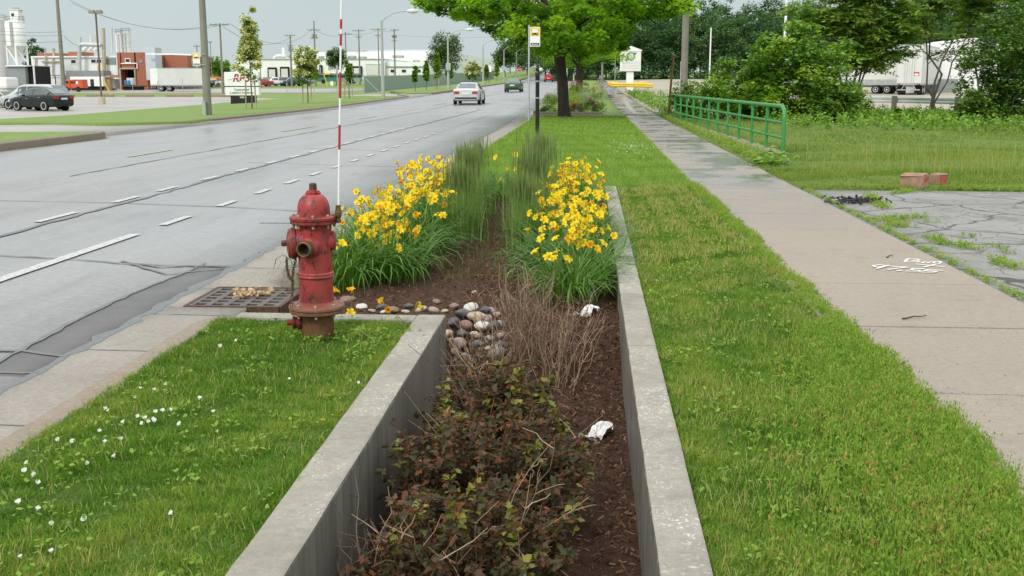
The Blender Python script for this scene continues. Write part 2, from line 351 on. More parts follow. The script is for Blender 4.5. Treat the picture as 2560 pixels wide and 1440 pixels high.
    t = NT('red_brick'); br = t.n.new('ShaderNodeTexBrick'); t.L(t.vec(rot=(R(90), 0, 0)), br.inputs[0]); br.inputs['Scale'].default_value = 2.5; br.inputs['Color1'].default_value = (.40, .135, .075, 1); br.inputs['Color2'].default_value = (.33, .11, .06, 1); br.inputs['Mortar'].default_value = (.25, .14, .1, 1)
    t.color(br.outputs[0]).rough(.85); M['brick'] = t.m
    M['glass'] = plain('dark_window_glass', (.025, .03, .034), .12, .2)
    M['carglass'] = plain('car_window_glass', (.075, .09, .092), .06, .2)
    M['rearglass'] = plain('reflective_rear_glass', (.13, .16, .17), .06, .2)
    M['tyre'] = plain('tyre_rubber', (.014, .014, .014), .8)
    M['rim'] = plain('alloy_rim', (.52, .53, .54), .3, .1, metal=.4)
    M['redlamp'] = plain('red_lamp_lens', (.42, .02, .02), .15, .2, 20)
    M['lamp'] = plain('clear_lamp_lens', (.7, .7, .68), .1)
    M['chrome'] = plain('chrome_trim', (.65, .66, .67), .15, .05, metal=.9)
    M['plate'] = plain('number_plate', (.7, .71, .72), .4)
    M['ypaint'] = plain('yellow_paint', (.72, .50, .05), .5, .12, 3)
    M['signy'] = plain('sign_yellow', (.80, .58, .03), .4, .04)
    M['green'] = plain('green_rail_paint', (.04, .25, .055), .5, .15, 3, dirt=None)
    M['post'] = plain('grey_painted_steel', (.36, .39, .37), .45, .1, 2)
    M['concpole'] = plain('olive_concrete_pole', (.22, .215, .17), .7, .15, 1.5)
    M['wood'] = plain('weathered_pole_wood', (.225, .205, .17), .85, .2, 2, bump=.3)
    M['stake'] = plain('wood_stake', (.34, .30, .22), .8, .2, 3)
    M['brownpost'] = plain('rust_brown_post', (.26, .14, .05), .7, .2, 3)
    M['paper'] = plain('crumpled_paper', (.72, .72, .72), .7, .15, 2, dirt=(.42, .36, .30))
    M['rail'] = plain('galvanised_guard_rail', (.5, .53, .51), .45, .15, 1.5, metal=.3)
    M['wire'] = plain('cable_black', (.06, .065, .065), .7)
    M['redpaint'] = plain('red_band_paint', (.42, .02, .022), .45, .1, 8)
    M['orange'] = plain('orange_paint', (.75, .23, .02), .4, .1)
    M['tank'] = plain('pale_blue_tank', (.50, .55, .60), .45, .1, .8)
    M['bluebarrel'] = plain('blue_plastic', (.04, .2, .45), .4)
    M['tan'] = plain('tan_plywood', (.42, .27, .14), .8, .15, 2)
    M['greybox'] = plain('grey_plastic', (.16, .17, .17), .6)
    M['palegreen'] = plain('pale_green_box', (.36, .43, .37), .6)
    M['brickred'] = plain('broken_block', (.30, .19, .13), .9, .35, 9, bump=.7, bs=40, dirt=(.30, .09, .06)); M['blockpaint'] = plain('block_red_face', (.42, .08, .05), .85, .3, 18, bump=.6, bs=40, dirt=(.22, .13, .09))
    M['spray'] = plain('white_spray_paint', (.76, .76, .75), .7, .1, 12, dirt=(.42, .37, .32))
    M['graytext'] = plain('grey_lettering', (.18, .18, .17), .6)
    M['redtext'] = plain('red_lettering', (.36, .015, .03), .5)
    M['greenlogo'] = plain('green_emblem', (.08, .34, .10), .5); M['dgreenlogo'] = plain('dark_green_emblem', (.03, .17, .07), .5)
    M['stopred'] = plain('stop_sign_red', (.5, .03, .03), .4)
    M['brickpath'] = plain('pale_brick_paving', (.36, .29, .23), .8, .2, 4)
    t = NT('green_mesh_screen'); n = t.noise(6, 4, t.vec((4, 4, .5))); t.color(t.ramp(n, [(.35, (.21, .28, .235)), (.65, (.28, .35, .30))])).rough(.8); M['screen'] = t.m
    M['curbred'] = plain('brown_stop_kerb', (.3, .2, .15), .85)
    # foliage, colour by leaf
    M['grass'] = leafm('grass_blade', [(0, (.06, .15, .014)), (.45, (.115, .235, .022)), (.75, (.19, .31, .035)), (.9, (.28, .30, .07)), (1, (.40, .36, .17))], .35, .55, .25)
    M['vgrass'] = leafm('bright_grass_blade', [(0, (.12, .23, .03)), (.5, (.19, .32, .045)), (.85, (.27, .40, .07)), (1, (.38, .37, .14))], .35, .55, .25)
    M['tall'] = leafm('tall_grass_blade', [(0, (.07, .155, .018)), (.5, (.14, .24, .03)), (.8, (.22, .28, .05)), (1, (.42, .37, .18))], .35, .55, .25)
    M['weed'] = leafm('weed_leaf', [(0, (.12, .24, .03)), (.5, (.22, .35, .05)), (.8, (.31, .40, .08)), (.92, (.42, .27, .11)), (1, (.48, .2, .12))], .35, .6, .25)
    M['maple'] = leafm('maple_leaf', [(0, (.05, .13, .006)), (.4, (.12, .26, .012)), (.75, (.24, .42, .022)), (1, (.38, .50, .04))], .5, .5, .3, 1.7)
    M['dleaf'] = leafm('dark_tree_leaf', [(0, (.035, .085, .018)), (.6, (.065, .135, .026)), (1, (.115, .19, .04))], .25)
    M['forest'] = leafm('forest_leaf', [(0, (.032, .085, .03)), (.5, (.062, .138, .042)), (.85, (.10, .185, .052)), (1, (.14, .2, .065))], .2, .6, .2)
    M['bush'] = leafm('bush_leaf', [(0, (.075, .17, .016)), (.5, (.145, .285, .026)), (.85, (.235, .38, .036)), (1, (.33, .42, .055))], .3, .45, .4)
    M['dbush'] = leafm('dark_bush_leaf', [(0, (.04, .10, .014)), (.6, (.085, .18, .022)), (.9, (.15, .26, .03)), (1, (.25, .34, .045))], .25, .45, .4)
    M['sumac'] = leafm('sumac_leaflet', [(0, (.07, .17, .022)), (.5, (.16, .29, .04)), (.8, (.24, .34, .06)), (1, (.38, .31, .12))], .35)
    M['ytree'] = leafm('young_tree_leaf', [(0, (.07, .16, .014)), (.6, (.15, .27, .025)), (1, (.24, .34, .05))], .35)
    M['bloom'] = leafm('cream_blossom', [(0, (.62, .58, .30)), (1, (.86, .82, .55))], .3)
    M['lily'] = leafm('daylily_blade', [(0, (.042, .12, .012)), (.5, (.08, .195, .02)), (1, (.15, .29, .04))], .3, .45, .4)
    M['lstem'] = leafm('daylily_stem', [(0, (.10, .20, .03)), (1, (.17, .27, .05))], .2)
    M['bud'] = leafm('daylily_bud', [(0, (.25, .33, .05)), (1, (.5, .42, .05))], .2)
    t = NT('yellow_petal'); rd = t.n.new('ShaderNodeVectorMath'); rd.operation = 'LENGTH'; z = t.n.new('ShaderNodeSeparateXYZ'); t.L(t.tc, z.inputs[0]); t.L(t.tc, rd.inputs[0])
    c = t.ramp(rd.outputs['Value'], [(.008, (.80, .46, .008)), (.03, (.90, .64, .012)), (.05, (.90, .70, .03))]); t.color(c).rough(.5).spec(.2); t.translucent(c, .35); M['pet'] = t.m
    t = NT('orange_petal'); rd = t.n.new('ShaderNodeVectorMath'); rd.operation = 'LENGTH'; t.L(t.tc, rd.inputs[0]); c = t.ramp(rd.outputs['Value'], [(.008, (.72, .30, .006)), (.05, (.86, .47, .012))]); t.color(c).rough(.5).spec(.2); t.translucent(c, .35); M['opet'] = t.m
    M['reed'] = leafm('reed_blade', [(0, (.10, .20, .045)), (.6, (.18, .29, .075)), (1, (.28, .36, .13))], .3)
    M['plume'] = leafm('reed_plume', [(0, (.115, .175, .05)), (.6, (.17, .245, .075)), (1, (.25, .28, .12))], .3)
    M['ninebark'] = leafm('purple_leaf', [(0, (.040, .055, .025)), (.35, (.068, .062, .03)), (.6, (.105, .055, .033)), (.82, (.18, .072, .03)), (.93, (.22, .12, .03)), (1, (.2, .22, .03))], .25, .55, .16)
    M['ninetip'] = leafm('green_tip_leaf', [(0, (.10, .12, .015)), (.6, (.18, .19, .022)), (1, (.25, .22, .03))], .3, .42, .4)
    M['twig'] = leafm('bare_twig', [(0, (.10, .06, .04)), (.5, (.24, .16, .105)), (1, (.42, .31, .21))], .0, .8)
    M['redstem'] = leafm('red_brown_stem', [(0, (.06, .022, .016)), (1, (.15, .055, .04))], .0, .6)
    M['chip'] = leafm('mulch_chip', [(0, (.028, .015, .010)), (.5, (.095, .048, .027)), (.85, (.17, .095, .055)), (1, (.27, .18, .11))], .0, .9, .15)
    M['deadleaf'] = leafm('dry_leaf', [(0, (.36, .22, .11)), (1, (.68, .53, .34))], .25, .7)
    M['wflower'] = leafm('white_flower', [(0, (.68, .68, .68)), (1, (.84, .84, .84))], .3)
    M['pink'] = leafm('pink_bloom', [(0, (.30, .05, .12)), (.6, (.46, .09, .2)), (1, (.58, .22, .3))], .3)
    M['straw'] = leafm('dead_straw', [(0, (.09, .06, .035)), (1, (.24, .17, .10))], .1, .8)
    M['bluegrass'] = leafm('pale_blue_grass', [(0, (.16, .24, .14)), (1, (.32, .40, .27))], .3)
    M['lime'] = leafm('lime_leaf', [(0, (.25, .33, .02)), (1, (.4, .45, .04))], .35)
    def stone(name, a, b, band=False):
        t = NT(name); n = t.noise(11, 8, rough=.65); c = t.ramp(n, [(.3, a), (.7, b)])
        c = t.mix(t.ramp(t.voro(60), [(.06, .5), (.14, 0.)]), c, dk(b, 1.3)); c = t.mix(t.ramp(t.noise(23, 6, t.vec((1, 1, 3))), [(.6, 0.), (.66, .5)]), c, dk(a, .6)); t.color(c).rough(.5).bump(n, .35, .004); return t.m
    M['st_tan'] = stone('tan_stone', (.30, .24, .17), (.46, .38, .28)); M['st_pink'] = stone('pink_stone', (.20, .15, .135), (.34, .26, .235))
    M['st_dark'] = stone('dark_stone', (.04, .042, .046), (.10, .10, .105)); M['st_grey'] = stone('grey_stone', (.17, .17, .17), (.31, .31, .30)); M['st_white'] = stone('pale_stone', (.40, .385, .35), (.56, .54, .50)); M['st_red'] = stone('red_brown_stone', (.15, .085, .07), (.24, .145, .12))
setup_materials()
# ------------------------------------------------------------------ foliage generators
def scatter(tv, tf, pos, X, Y, Z, scale):
    """place template (k,3) with frame X,Y,Z (n,3) and scale (n,) or (n,3)"""
    tv = np.asarray(tv, float); n = len(pos); k = len(tv); s = np.asarray(scale, float)
    if s.ndim == 1: s = np.repeat(s[:, None], 3, 1)
    V = pos[:, None, :] + (tv[None, :, 0:1] * s[:, None, 0:1]) * X[:, None, :] + (tv[None, :, 1:2] * s[:, None, 1:2]) * Y[:, None, :] + (tv[None, :, 2:3] * s[:, None, 2:3]) * Z[:, None, :]
    Fs = []
    for f in tf:
        f = np.asarray(f, np.int64); Fs.append((f[None] + (np.arange(n) * k)[:, None, None]).reshape(-1, f.shape[1]))
    return V.reshape(-1, 3), Fs
def unit(v): return v / np.maximum(np.linalg.norm(v, axis=-1, keepdims=True), 1e-9)
def frames(n, up=.6, g=rng, horiz=None):
    """random leaf frames: Y leaf axis, Z normal biased upward"""
    Zn = g.normal(size=(n, 3)); Zn[:, 2] = np.abs(Zn[:, 2]) * (1 + up * 2) + up; Zn = unit(Zn)
    D = g.normal(size=(n, 3)) if horiz is None else horiz + g.normal(size=(n, 3)) * .5
    Yn = unit(D - Zn * (D * Zn).sum(1, keepdims=True)); return np.cross(Yn, Zn), Yn, Zn
LEAF_V = [(0, 0, 0), (.30, .38, .04), (0, 1, -.06), (-.30, .38, .04)]; LEAF_F = [[(0, 1, 2, 3)]]
LOBE_V = [(0, 0, 0), (.22, .12, .02), (.55, .42, .05), (.28, .45, .02), (.27, .72, .03), (0, 1.05, -.1), (-.27, .72, .03), (-.28, .45, .02), (-.55, .42, .05), (-.22, .12, .02), (0, .4, -.04)]
LOBE_F = [[(0, 1, 10), (1, 2, 3), (1, 3, 10), (3, 4, 10), (4, 5, 10), (5, 6, 10), (6, 7, 10), (7, 8, 9), (7, 9, 10), (9, 0, 10)]]
def leaves(pos, size, up=.6, tv=LEAF_V, tf=LEAF_F, rnd=None, g=rng, horiz=None):
    n = len(pos); X, Y, Z = frames(n, up, g, horiz); V, F = scatter(tv, tf, pos, X, Y, Z, size)
    a = (g.random(n) if rnd is None else rnd); return V, F, np.repeat(a, len(tv))
def blades(P, h, w, lean, az, nseg=3, droop=1.0, taper=1., rnd=None, g=rng, az_w=None):
    """curved strips from base points P; h length, lean horizontal fraction (n,), az direction"""
    n = len(P); t = np.linspace(0, 1, nseg + 1); d = np.stack([np.cos(az), np.sin(az), 0 * az], 1)
    s = np.stack([-np.sin(az), np.cos(az), 0 * az], 1)
    if az_w is not None: s = np.stack([np.cos(az_w), np.sin(az_w), 0 * az], 1)
    V = np.zeros((n, 2 * nseg + 1, 3))
    for i, u in enumerate(t):
        ang = lean * (u ** droop if droop != 1 else u) * 1.0
        # integrate an arc whose tilt grows with u
        hor = np.where(np.abs(lean) < 1e-3, 0 * u * h, h * (1 - np.cos(ang)) / np.maximum(np.abs(lean), 1e-3)); ver = np.where(np.abs(lean) < 1e-3, u * h, h * np.sin(ang) / np.maximum(np.abs(lean), 1e-3))
        c = P + d * hor[:, None] + np.array([0, 0, 1.]) * ver[:, None]
        if i < nseg:
            ww = (w * (1 - u ** 2 * .75) * .5)[:, None] if taper == 1. else (w * (.55 + 1.8 * u * (1 - u)) * .5)[:, None]
            V[:, 2 * i] = c - s * ww; V[:, 2 * i + 1] = c + s * ww
        else: V[:, 2 * nseg] = c
    k = 2 * nseg + 1; off = (np.arange(n) * k)[:, None]
    Q = [np.array([2 * i, 2 * i + 1, 2 * i + 3, 2 * i + 2])[None] + off for i in range(nseg - 1)]
    Tr = np.array([2 * nseg - 2, 2 * nseg - 1, 2 * nseg])[None] + off
    a = g.random(n) if rnd is None else rnd
    return V.reshape(-1, 3), ([np.concatenate(Q)] if Q else []) + [Tr], np.repeat(a, k)
def merge(parts):
    V = []; A = []; quads = {}; o = 0
    for v, F, a in parts:
        V.append(v); A.append(a)
        for f in F:
            if len(f): quads.setdefault(f.shape[1], []).append(f + o)
        o += len(v)
    return np.concatenate(V), [np.concatenate(x) for x in quads.values()], np.concatenate(A)
def twig(p0, p1, r0, r1, n=4, jit=.04, g=random, k=4):
    """points of a slightly crooked twig"""
    P = []; p0 = Vector(p0); p1 = Vector(p1); L = (p1 - p0).length
    for i in range(n + 1):
        u = i / n; q = p0.lerp(p1, u)
        if 0 < i: q = q + Vector((g.gauss(0, 1), g.gauss(0, 1), g.gauss(0, 1))) * L * jit
        P.append(q)
    return P, [r0 + (r1 - r0) * i / n for i in range(n + 1)]
def vnoise(x, y, s, seed=0):
    """cheap smooth noise in 0..1"""
    g = np.random.default_rng(seed); tot = 0
    for k in range(5):
        a, b, c = g.normal(size=3); f = s * (1 + .7 * k); tot = tot + np.sin(x * f * a * 1.7 + y * f * b * 1.7 + c * 9)
    return sstep(.5 + tot / 6)
# ================================================================== SETTING
YG = np.unique(np.concatenate([np.arange(-6, 30, 1.5), np.arange(30, 60, 2), np.arange(60, 140, 4), np.arange(140, 320, 10), np.arange(320, 900, 40), [86, 120, 128, 180, 230, 250, 260, 300, 330, 400, 480, 520, 500]])).astype(float)
def hit(px, py):
    z = 0.
    for _ in range(25):
        p = at(px, py, min(z, 1.2)); z = .6 * z + .4 * Tf(p[0], p[1])
    return p[0], p[1]
def gridmesh(name, Xs, Ys, Zf, mat, kind='structure', smooth=True):
    """Xs (m,n) Ys (m,n) arrays"""
    Z = Zf(Xs, Ys)
    if name != 'ground' and name != 'planting_bed':
        Xs = np.pad(Xs, 1, 'edge'); Ys = np.pad(Ys, 1, 'edge'); Z = np.pad(Z, 1, 'edge'); Z[0] -= .22; Z[-1] -= .22; Z[1:-1, 0] -= .22; Z[1:-1, -1] -= .22
    m, n = Xs.shape; V = np.stack([Xs, Ys, Z], -1).reshape(-1, 3)
    i = np.arange(m * n).reshape(m, n); F = np.stack([i[:-1, :-1], i[:-1, 1:], i[1:, 1:], i[1:, :-1]], -1).reshape(-1, 4)
    o = link(name, npmesh(name, V, F, mat, smooth=smooth)); return tag(o, kind=kind)
def strip(name, Ys, xl, xr, nx, off, mat, bump=0., kind='structure'):
    Ys = np.asarray(Ys, float); xl = np.broadcast_to(xl, Ys.shape); xr = np.broadcast_to(xr, Ys.shape)
    u = np.linspace(0, 1, nx); X = xl[:, None] * (1 - u) + xr[:, None] * u; Y = np.repeat(Ys[:, None], nx, 1)
    return gridmesh(name, X, Y, lambda a, b: T(a, b) + off + (bump * (vnoise(a, b, 2.2, 3) - .5) if bump else 0), mat, kind)
def polystrip(name, poly, off, mat, nx=14, step=2., bump=0.):
    P = np.array(poly); ys = np.arange(P[:, 1].min() + .02, P[:, 1].max(), step); ys = np.append(ys, P[:, 1].max() - .02); xl = []; xr = []
    for y in ys:
        xs = []
        for a, b in zip(P, np.roll(P, -1, 0)):
            if (a[1] <= y) != (b[1] <= y): xs.append(a[0] + (b[0] - a[0]) * (y - a[1]) / (b[1] - a[1]))
        xl.append(min(xs)); xr.append(max(xs))
    return strip(name, ys, np.array(xl), np.array(xr), nx, off, mat, bump)
def Yr(a, b, extra=()): return np.unique(np.concatenate([[a, b], YG[(YG > a) & (YG < b)], extra]))
def sweep(name, path, prof, mat, off=0., parent=None, kind='structure', smooth=True):
    P = np.array(path, float); d = np.gradient(P, axis=0); d = d / np.linalg.norm(d, axis=1, keepdims=True); nrm = np.stack([d[:, 1], -d[:, 0]], 1)
    V = []; k = len(prof)
    for p, n in zip(P, nrm):
        z0 = Tf(*p) + off
        for u, z in prof: V.append((p[0] + n[0] * u, p[1] + n[1] * u, z0 + z))
    F = [(i * k + j, i * k + j + 1, (i + 1) * k + j + 1, (i + 1) * k + j) for i in range(len(P) - 1) for j in range(k - 1)]
    me = bpy.data.meshes.new(name); me.from_pydata(V, [], F + [tuple(range(k)), tuple(range((len(P) - 1) * k, len(P) * k))]); me.materials.append(mat); me.update()
    if smooth:
        for p in me.polygons: p.use_smooth = True
        me.set_sharp_from_angle(angle=R(35))
    o = link(name, me, parent)
    return tag(o, kind=kind) if parent is None and kind else o
def dense(path, step=.5):
    out = []
    for a, b in zip(path[:-1], path[1:]):
        n = max(1, int(math.dist(a, b) / step)); out += [(a[0] + (b[0] - a[0]) * i / n, a[1] + (b[1] - a[1]) * i / n) for i in range(n)]
    return out + [path[-1]]
# ground to the horizon
XG = np.array([-900, -400, -250, -180, -130, -100, -80, -60, -50, -45, -39, -34, -30, -26, -22, -19, -17, -15.9, -15.5, -9, -3.4, -3.0, 0, 1.4, 2.9, 3.3, 4, 5, 7, 9, 11, 13, 15, 17, 22, 30, 45, 70, 110, 180, 300, 500, 900.])
GY = np.unique(np.concatenate([YG, [-60, -20, 21, 22, 1500, 2500]]))
gx, gy = np.meshgrid(XG, GY)
def gz(a, b):
    z = T(a, b) - .06; z = z - .3 * ((a > -15.7) & (a < 3.1)); z = z - .7 * ((a > -3.2) & (a < 3.0) & (b < 21.5)); z = z - .2 * ((a > -135) & (a < -15) & (b < 136)); return np.where(b > 900, 5 - (b - 900) * .05, z)
gridmesh('ground', gx, gy, gz, M['farlawn'])
strip('road', Yr(-6, 560), -15.35, -3.2, 9, -.15, M['road'])
up_l = sorted([tuple(at(a, b, -.15)[:2])[::-1] for a, b in ((-20, 917), (56, 879), (140, 832), (228, 785), (320, 742), (400, 709), (470, 682), (515, 660))])
yp = np.linspace(5.9, 9.75, 24); strip('patched_road_strip', yp, np.interp(yp, [q[0] for q in up_l], [q[1] for q in up_l]), -3.22, 3, -.146, M['patch'])
for y0_, y1_, x1_ in ((-6, 7.885, -2.58), (7.885, 8.655, -3.072), (8.655, 60, -2.56)): strip('gutter', np.linspace(y0_, y1_, max(3, int((y1_ - y0_) * 2))), -3.24, x1_, 4, -.142, M['gutter'])
strip('far_gutter', Yr(60, 400), -3.24, -2.5, 3, -.13, M['gutter'])
KP = [(-.085, -.3), (-.085, -.03), (-.075, -.008), (-.055, 0), (.055, 0), (.075, -.006), (.085, -.02), (.085, -.5)]
t_ = [(-2.5, y) for y in np.arange(-6, 6.6, .4)] + [(-2.5 + .16 * (1 - math.cos(a)), 6.72 + .17 * math.sin(a)) for a in np.linspace(0, math.pi / 2, 7)]
sweep('kerb', t_, KP, M['kerb'])
sweep('far_kerb', [(-2.47, y) for y in np.concatenate([np.arange(8.78, 46, .8), Yr(46, 400)[1:]])], KP, M['gutter'])
def ribbon(pts, w, z, jit=.0, step=.25, g=random):
    P = dense(pts, step); V = []; F = []
    for i, p in enumerate(P):
        a = P[max(i - 1, 0)]; b = P[min(i + 1, len(P) - 1)]; d = Vector((b[0] - a[0], b[1] - a[1])).normalized(); n = Vector((-d.y, d.x))
        ww = w * (1 + g.uniform(-.5, .5) * (jit > 0)); o = g.uniform(-jit, jit)
        for s in (-1, 1):
            q = Vector(p) + n * (o + s * ww / 2); V.append((q.x, q.y, Tf(q.x, q.y) + z))
    for i in range(len(P) - 1): F.append((2 * i, 2 * i + 1, 2 * i + 3, 2 * i + 2))
    return V, F
mb = MB()
G_ = lambda *p: [tuple(at(a, b, -.15)[:2]) for a, b in p]
mb.add(*ribbon([(-3.25, y) for y in np.arange(-2, 45, 1.)], .085, -.1405, .02, .12))
mb.add(*ribbon([(-3.25, y) for y in np.arange(45, 300, 15.)], .1, -.135, .03, 4))
up = [(-20, 917), (56, 879), (140, 832), (228, 785), (320, 742), (400, 709), (470, 682), (515, 660)]
mb.add(*ribbon(G_(*up), .035, -.1402, .012, .12))
for ln in ([(-60, 640), (150, 650), (330, 664), (577, 673)], [(300, 657), (400, 672), (480, 668), (577, 673)], [(330, 664), (420, 690), (560, 676)], [(-40, 880), (60, 882), (168, 897)], [(-60, 935), (60, 938), (100, 936)]):
    mb.add(*ribbon(G_(*ln), .035, -.1398, .014, .15))
for ln in ([(-60, 503), (280, 510), (560, 520), (754, 531), (870, 533)], [(650, 560), (755, 561)], [(620, 408), (850, 416), (1060, 421)], [(760, 373), (900, 378), (1085, 384)], [(900, 352), (1150, 358)], [(960, 330), (1200, 334)], [(1000, 316), (1230, 321)]):
    mb.add(*ribbon(G_(*ln), .03, -.1398, .01, .3))
mb.add(*ribbon(G_((-40, 604), (120, 561), (360, 499), (560, 443), (760, 390), (1000, 328), (1200, 278)), .07, -.1396, .03, .3))
for y in (5.0, 6.52, 7.6, 9.62, 11.2, 12.8, 14.4, 16., 17.6): mb.add(*ribbon([(-3.2, y), (-2.6, y - .02)], .011, -.1385, .003, .06))
mb.add(*ribbon([(-9.4, y) for y in np.arange(19, 120, 6.)], .05, -.1396, .03, .6))
for y in np.arange(60, 250, 7.): mb.add(*ribbon([(-3.3, y), (-15, y + random.uniform(-1, 1))], .06, -.135, .02, 2))
tag(mb.build('road_joints', M['tar']), kind='structure')
mb = MB()
def dash(x, a, b, w=.11): mb.add(*ribbon([(x, a), (x, b)], w, -.1375, 0, 1.))
dash(-5.08, 3.5, 11.73, .13)
for s, e_ in ((12.5, 13.38), (14.5, 15.2), (16.2, 16.9), (17.85, 18.6)): dash(-5.08, s, e_)
for k in range(24): dash(-5.08, 19.5 + 1.72 * k, 20.2 + 1.72 * k)
for s, e_ in ((12.67, 13.7), (14.88, 15.7), (16.48, 17.2), (18.42, 19.2), (20.2, 20.95), (22.2, 23.)): dash(-6.72, s, e_)
dash(-6.72, 10.4, 11.3)
for k in range(20): dash(-6.72, 24. + 1.8 * k, 24.8 + 1.8 * k)
for k in range(8): dash(-6.72, 62 + 12 * k, 65 + 12 * k, .12)
tag(mb.build('white_lane_markings', M['line']), kind='structure')
mb = MB()
for a, b in ((24, 26.6), (36.6, 41), (49, 53), (61, 66), (73, 79), (86, 93), (100, 110), (118, 130), (140, 155), (165, 185)): dash(-10.45, a, b, .13)
tag(mb.build('yellow_centre_markings', M['yline']), kind='structure')
# planting trench
def B(X, Y):
    X = np.asarray(X, float); Y = np.asarray(Y, float)
    up_ = np.interp(Y, [0, 7.0, 8, 9.5, 12, 14.5, 15.9], [-.26, -.26, -.2, -.17, -.1, -.05, -.0]); s = sstep((Y - 6.7) / 1.35)
    t = -.45 * (1 - s) + up_ * s; return np.where((X < -.97) & (Y > 6.95), up_, t)
def Bf(x, y): return float(B(x, y))
bx_, by_ = np.meshgrid(np.linspace(-2.42, .27, 46), np.concatenate([np.arange(0, 12, .09), np.arange(12, 16.6, .25)]))
gridmesh('planting_bed', bx_, by_, lambda a, b: B(a, b) + .03 * (vnoise(a, b, 6, 1) - .5) + .02 * rng.random(a.shape) - np.where((a < -1.05) & (b < 6.95), .3, 0), M['mulch'])
# lawns
LB = .012
strip('lawn_near_hydrant', np.arange(-1, 6.9, .12), -2.43, -1.1, 14, -.012, M['lawn'], LB)
strip('lawn_beside_sidewalk', np.arange(-1, 16.25, .15), .405, 1.57, 12, -.012, M['lawn'], LB)
ys = np.arange(15.2, 49.4, .3)
strip('verge_lawn', ys, np.where(ys < 16.4, np.interp(ys, [15.2, 15.7, 16.4], [.2, -.7, -2.4]), -2.4), 1.57, 14, -.005, M['lawn'], .02)
strip('far_verge_lawn', Yr(50.6, 330), -2.4, 1.57, 5, 0., M['farlawn'])
strip('rough_grass', Yr(16.25, 62), 3.09, 60, 30, -.0, M['wild'], .1)
strip('cracked_lot', np.arange(-4, 16.35, .5), 3.06, 26, 24, -.012, M['oldasphalt'])
polystrip('gravel_lot', [(3.3, 52), (6.5, 51), (8, 63), (130, 63), (130, 236), (3.3, 236)], .04, M['gravel'], 20, 4.)
strip('far_sidewalk', Yr(50.6, 330), 1.57, 3.07, 3, .03, M['walk'])
# sidewalk slabs
mb = MB(); k = -5
while True:
    y0 = 6.93 + 1.525 * k; k += 1
    if y0 > 50: break
    z = random.uniform(-.004, .003) + Tf(2.3, y0 + .7); mb.b2(1.555, 3.09, y0 + .005, y0 + 1.519, z - .12, z)
sw = tag(mb.build('sidewalk', M['walk'], bevel=.006), kind='structure')
# spray painted survey mark on the slab
def strokes(lines, f, w, z):
    m_ = MB()
    for i, ln in enumerate(lines):
        P = dense([f(*p) for p in ln], .015); V = []; F = []
        for j, p in enumerate(P):
            a = P[max(j - 1, 0)]; b = P[min(j + 1, len(P) - 1)]; d = Vector((b[0] - a[0], b[1] - a[1])).normalized(); n = Vector((-d.y, d.x)) * w * .5
            V += [(p[0] - n.x, p[1] - n.y, z + i * .0006), (p[0] + n.x, p[1] + n.y, z + i * .0006)]
        F = [(2 * j, 2 * j + 1, 2 * j + 3, 2 * j + 2) for j in range(len(P) - 1)]; m_.add(V, F)
    return m_
cpx = lambda x, y: tuple(at(2000 + x / 4.5, 440 + y / 4.5, 0)[:2])   # traced from the enlarged mark
gl = [[(1215, 945), (1175, 978)], [(1215, 945), (1300, 948), (1350, 962), (1250, 966)], [(1250, 966), (1330, 975), (1330, 985), (1165, 979)],
      [(1365, 998), (1400, 982), (1440, 990), (1445, 998)], [(1440, 990), (1500, 984), (1510, 1000)], [(1500, 984), (1590, 982), (1560, 1005)],
      [(1300, 1010), (1400, 1020), (1530, 1032), (1630, 1043)], [(1535, 1010), (1460, 1030), (1390, 1046)],
      [(960, 1028), (900, 1020), (815, 1030), (860, 1048), (940, 1040), (1010, 1026)], [(960, 1028), (920, 1050), (860, 1064)], [(1030, 1040), (1120, 1043), (1210, 1048), (1090, 1062), (980, 1076)], [(1085, 1091), (1145, 1083)],
      [(1400, 1066), (1270, 1066), (1250, 1080), (1350, 1086), (1330, 1096), (1185, 1094)], [(1610, 1088), (1440, 1078), (1390, 1090), (1540, 1098), (1500, 1109), (1330, 1105)]]
tag(strokes(gl, cpx, .021, .0127).build('survey_lettering', M['spray'], sw))
# left side
polystrip('near_left_verge', [(-14.65, 8), (-14.65, 31.4), (-15.1, 32.5), hit(215, 337), hit(130, 333), hit(-60, 332), (-40, 8)], .03, M['farlawn'])
isl = [(-15.5, 44.8), (-15.5, 92), hit(985, 245), hit(930, 241), hit(830, 242), hit(700, 247), hit(560, 257), hit(450, 267), hit(300, 279), hit(150, 291), hit(-60, 303), hit(-60, 310), hit(250, 310.5), hit(440, 310.5)]
old_ = [(-15.5, 43.6), (-15.5, 92), (-16.5, 96), (-18.3, 102), (-23.5, 97), (-26.3, 88), (-29, 80), (-31.5, 71), (-33, 58), (-31, 54.5), (-17.2, 42.6)]
polystrip('left_verge_island', isl, .04, M['farlawn'])
polystrip('left_verge_beyond', [(-15.5, 106), (-15.5, 330), (-21, 330), (-26, 140), (-17.5, 104)], .03, M['farlawn'])
polystrip('parking_lot', [(-15.2, -6), (-15.2, 106), (-18, 106), (-45, 137), (-130, 137), (-130, -6)], -.05, M['lot'], 24, 3.)
polystrip('factory_yard', [(-150, 161), (-40, 163), (-40, 205), (-150, 205)], .05, M['lot'], 12, 5.)
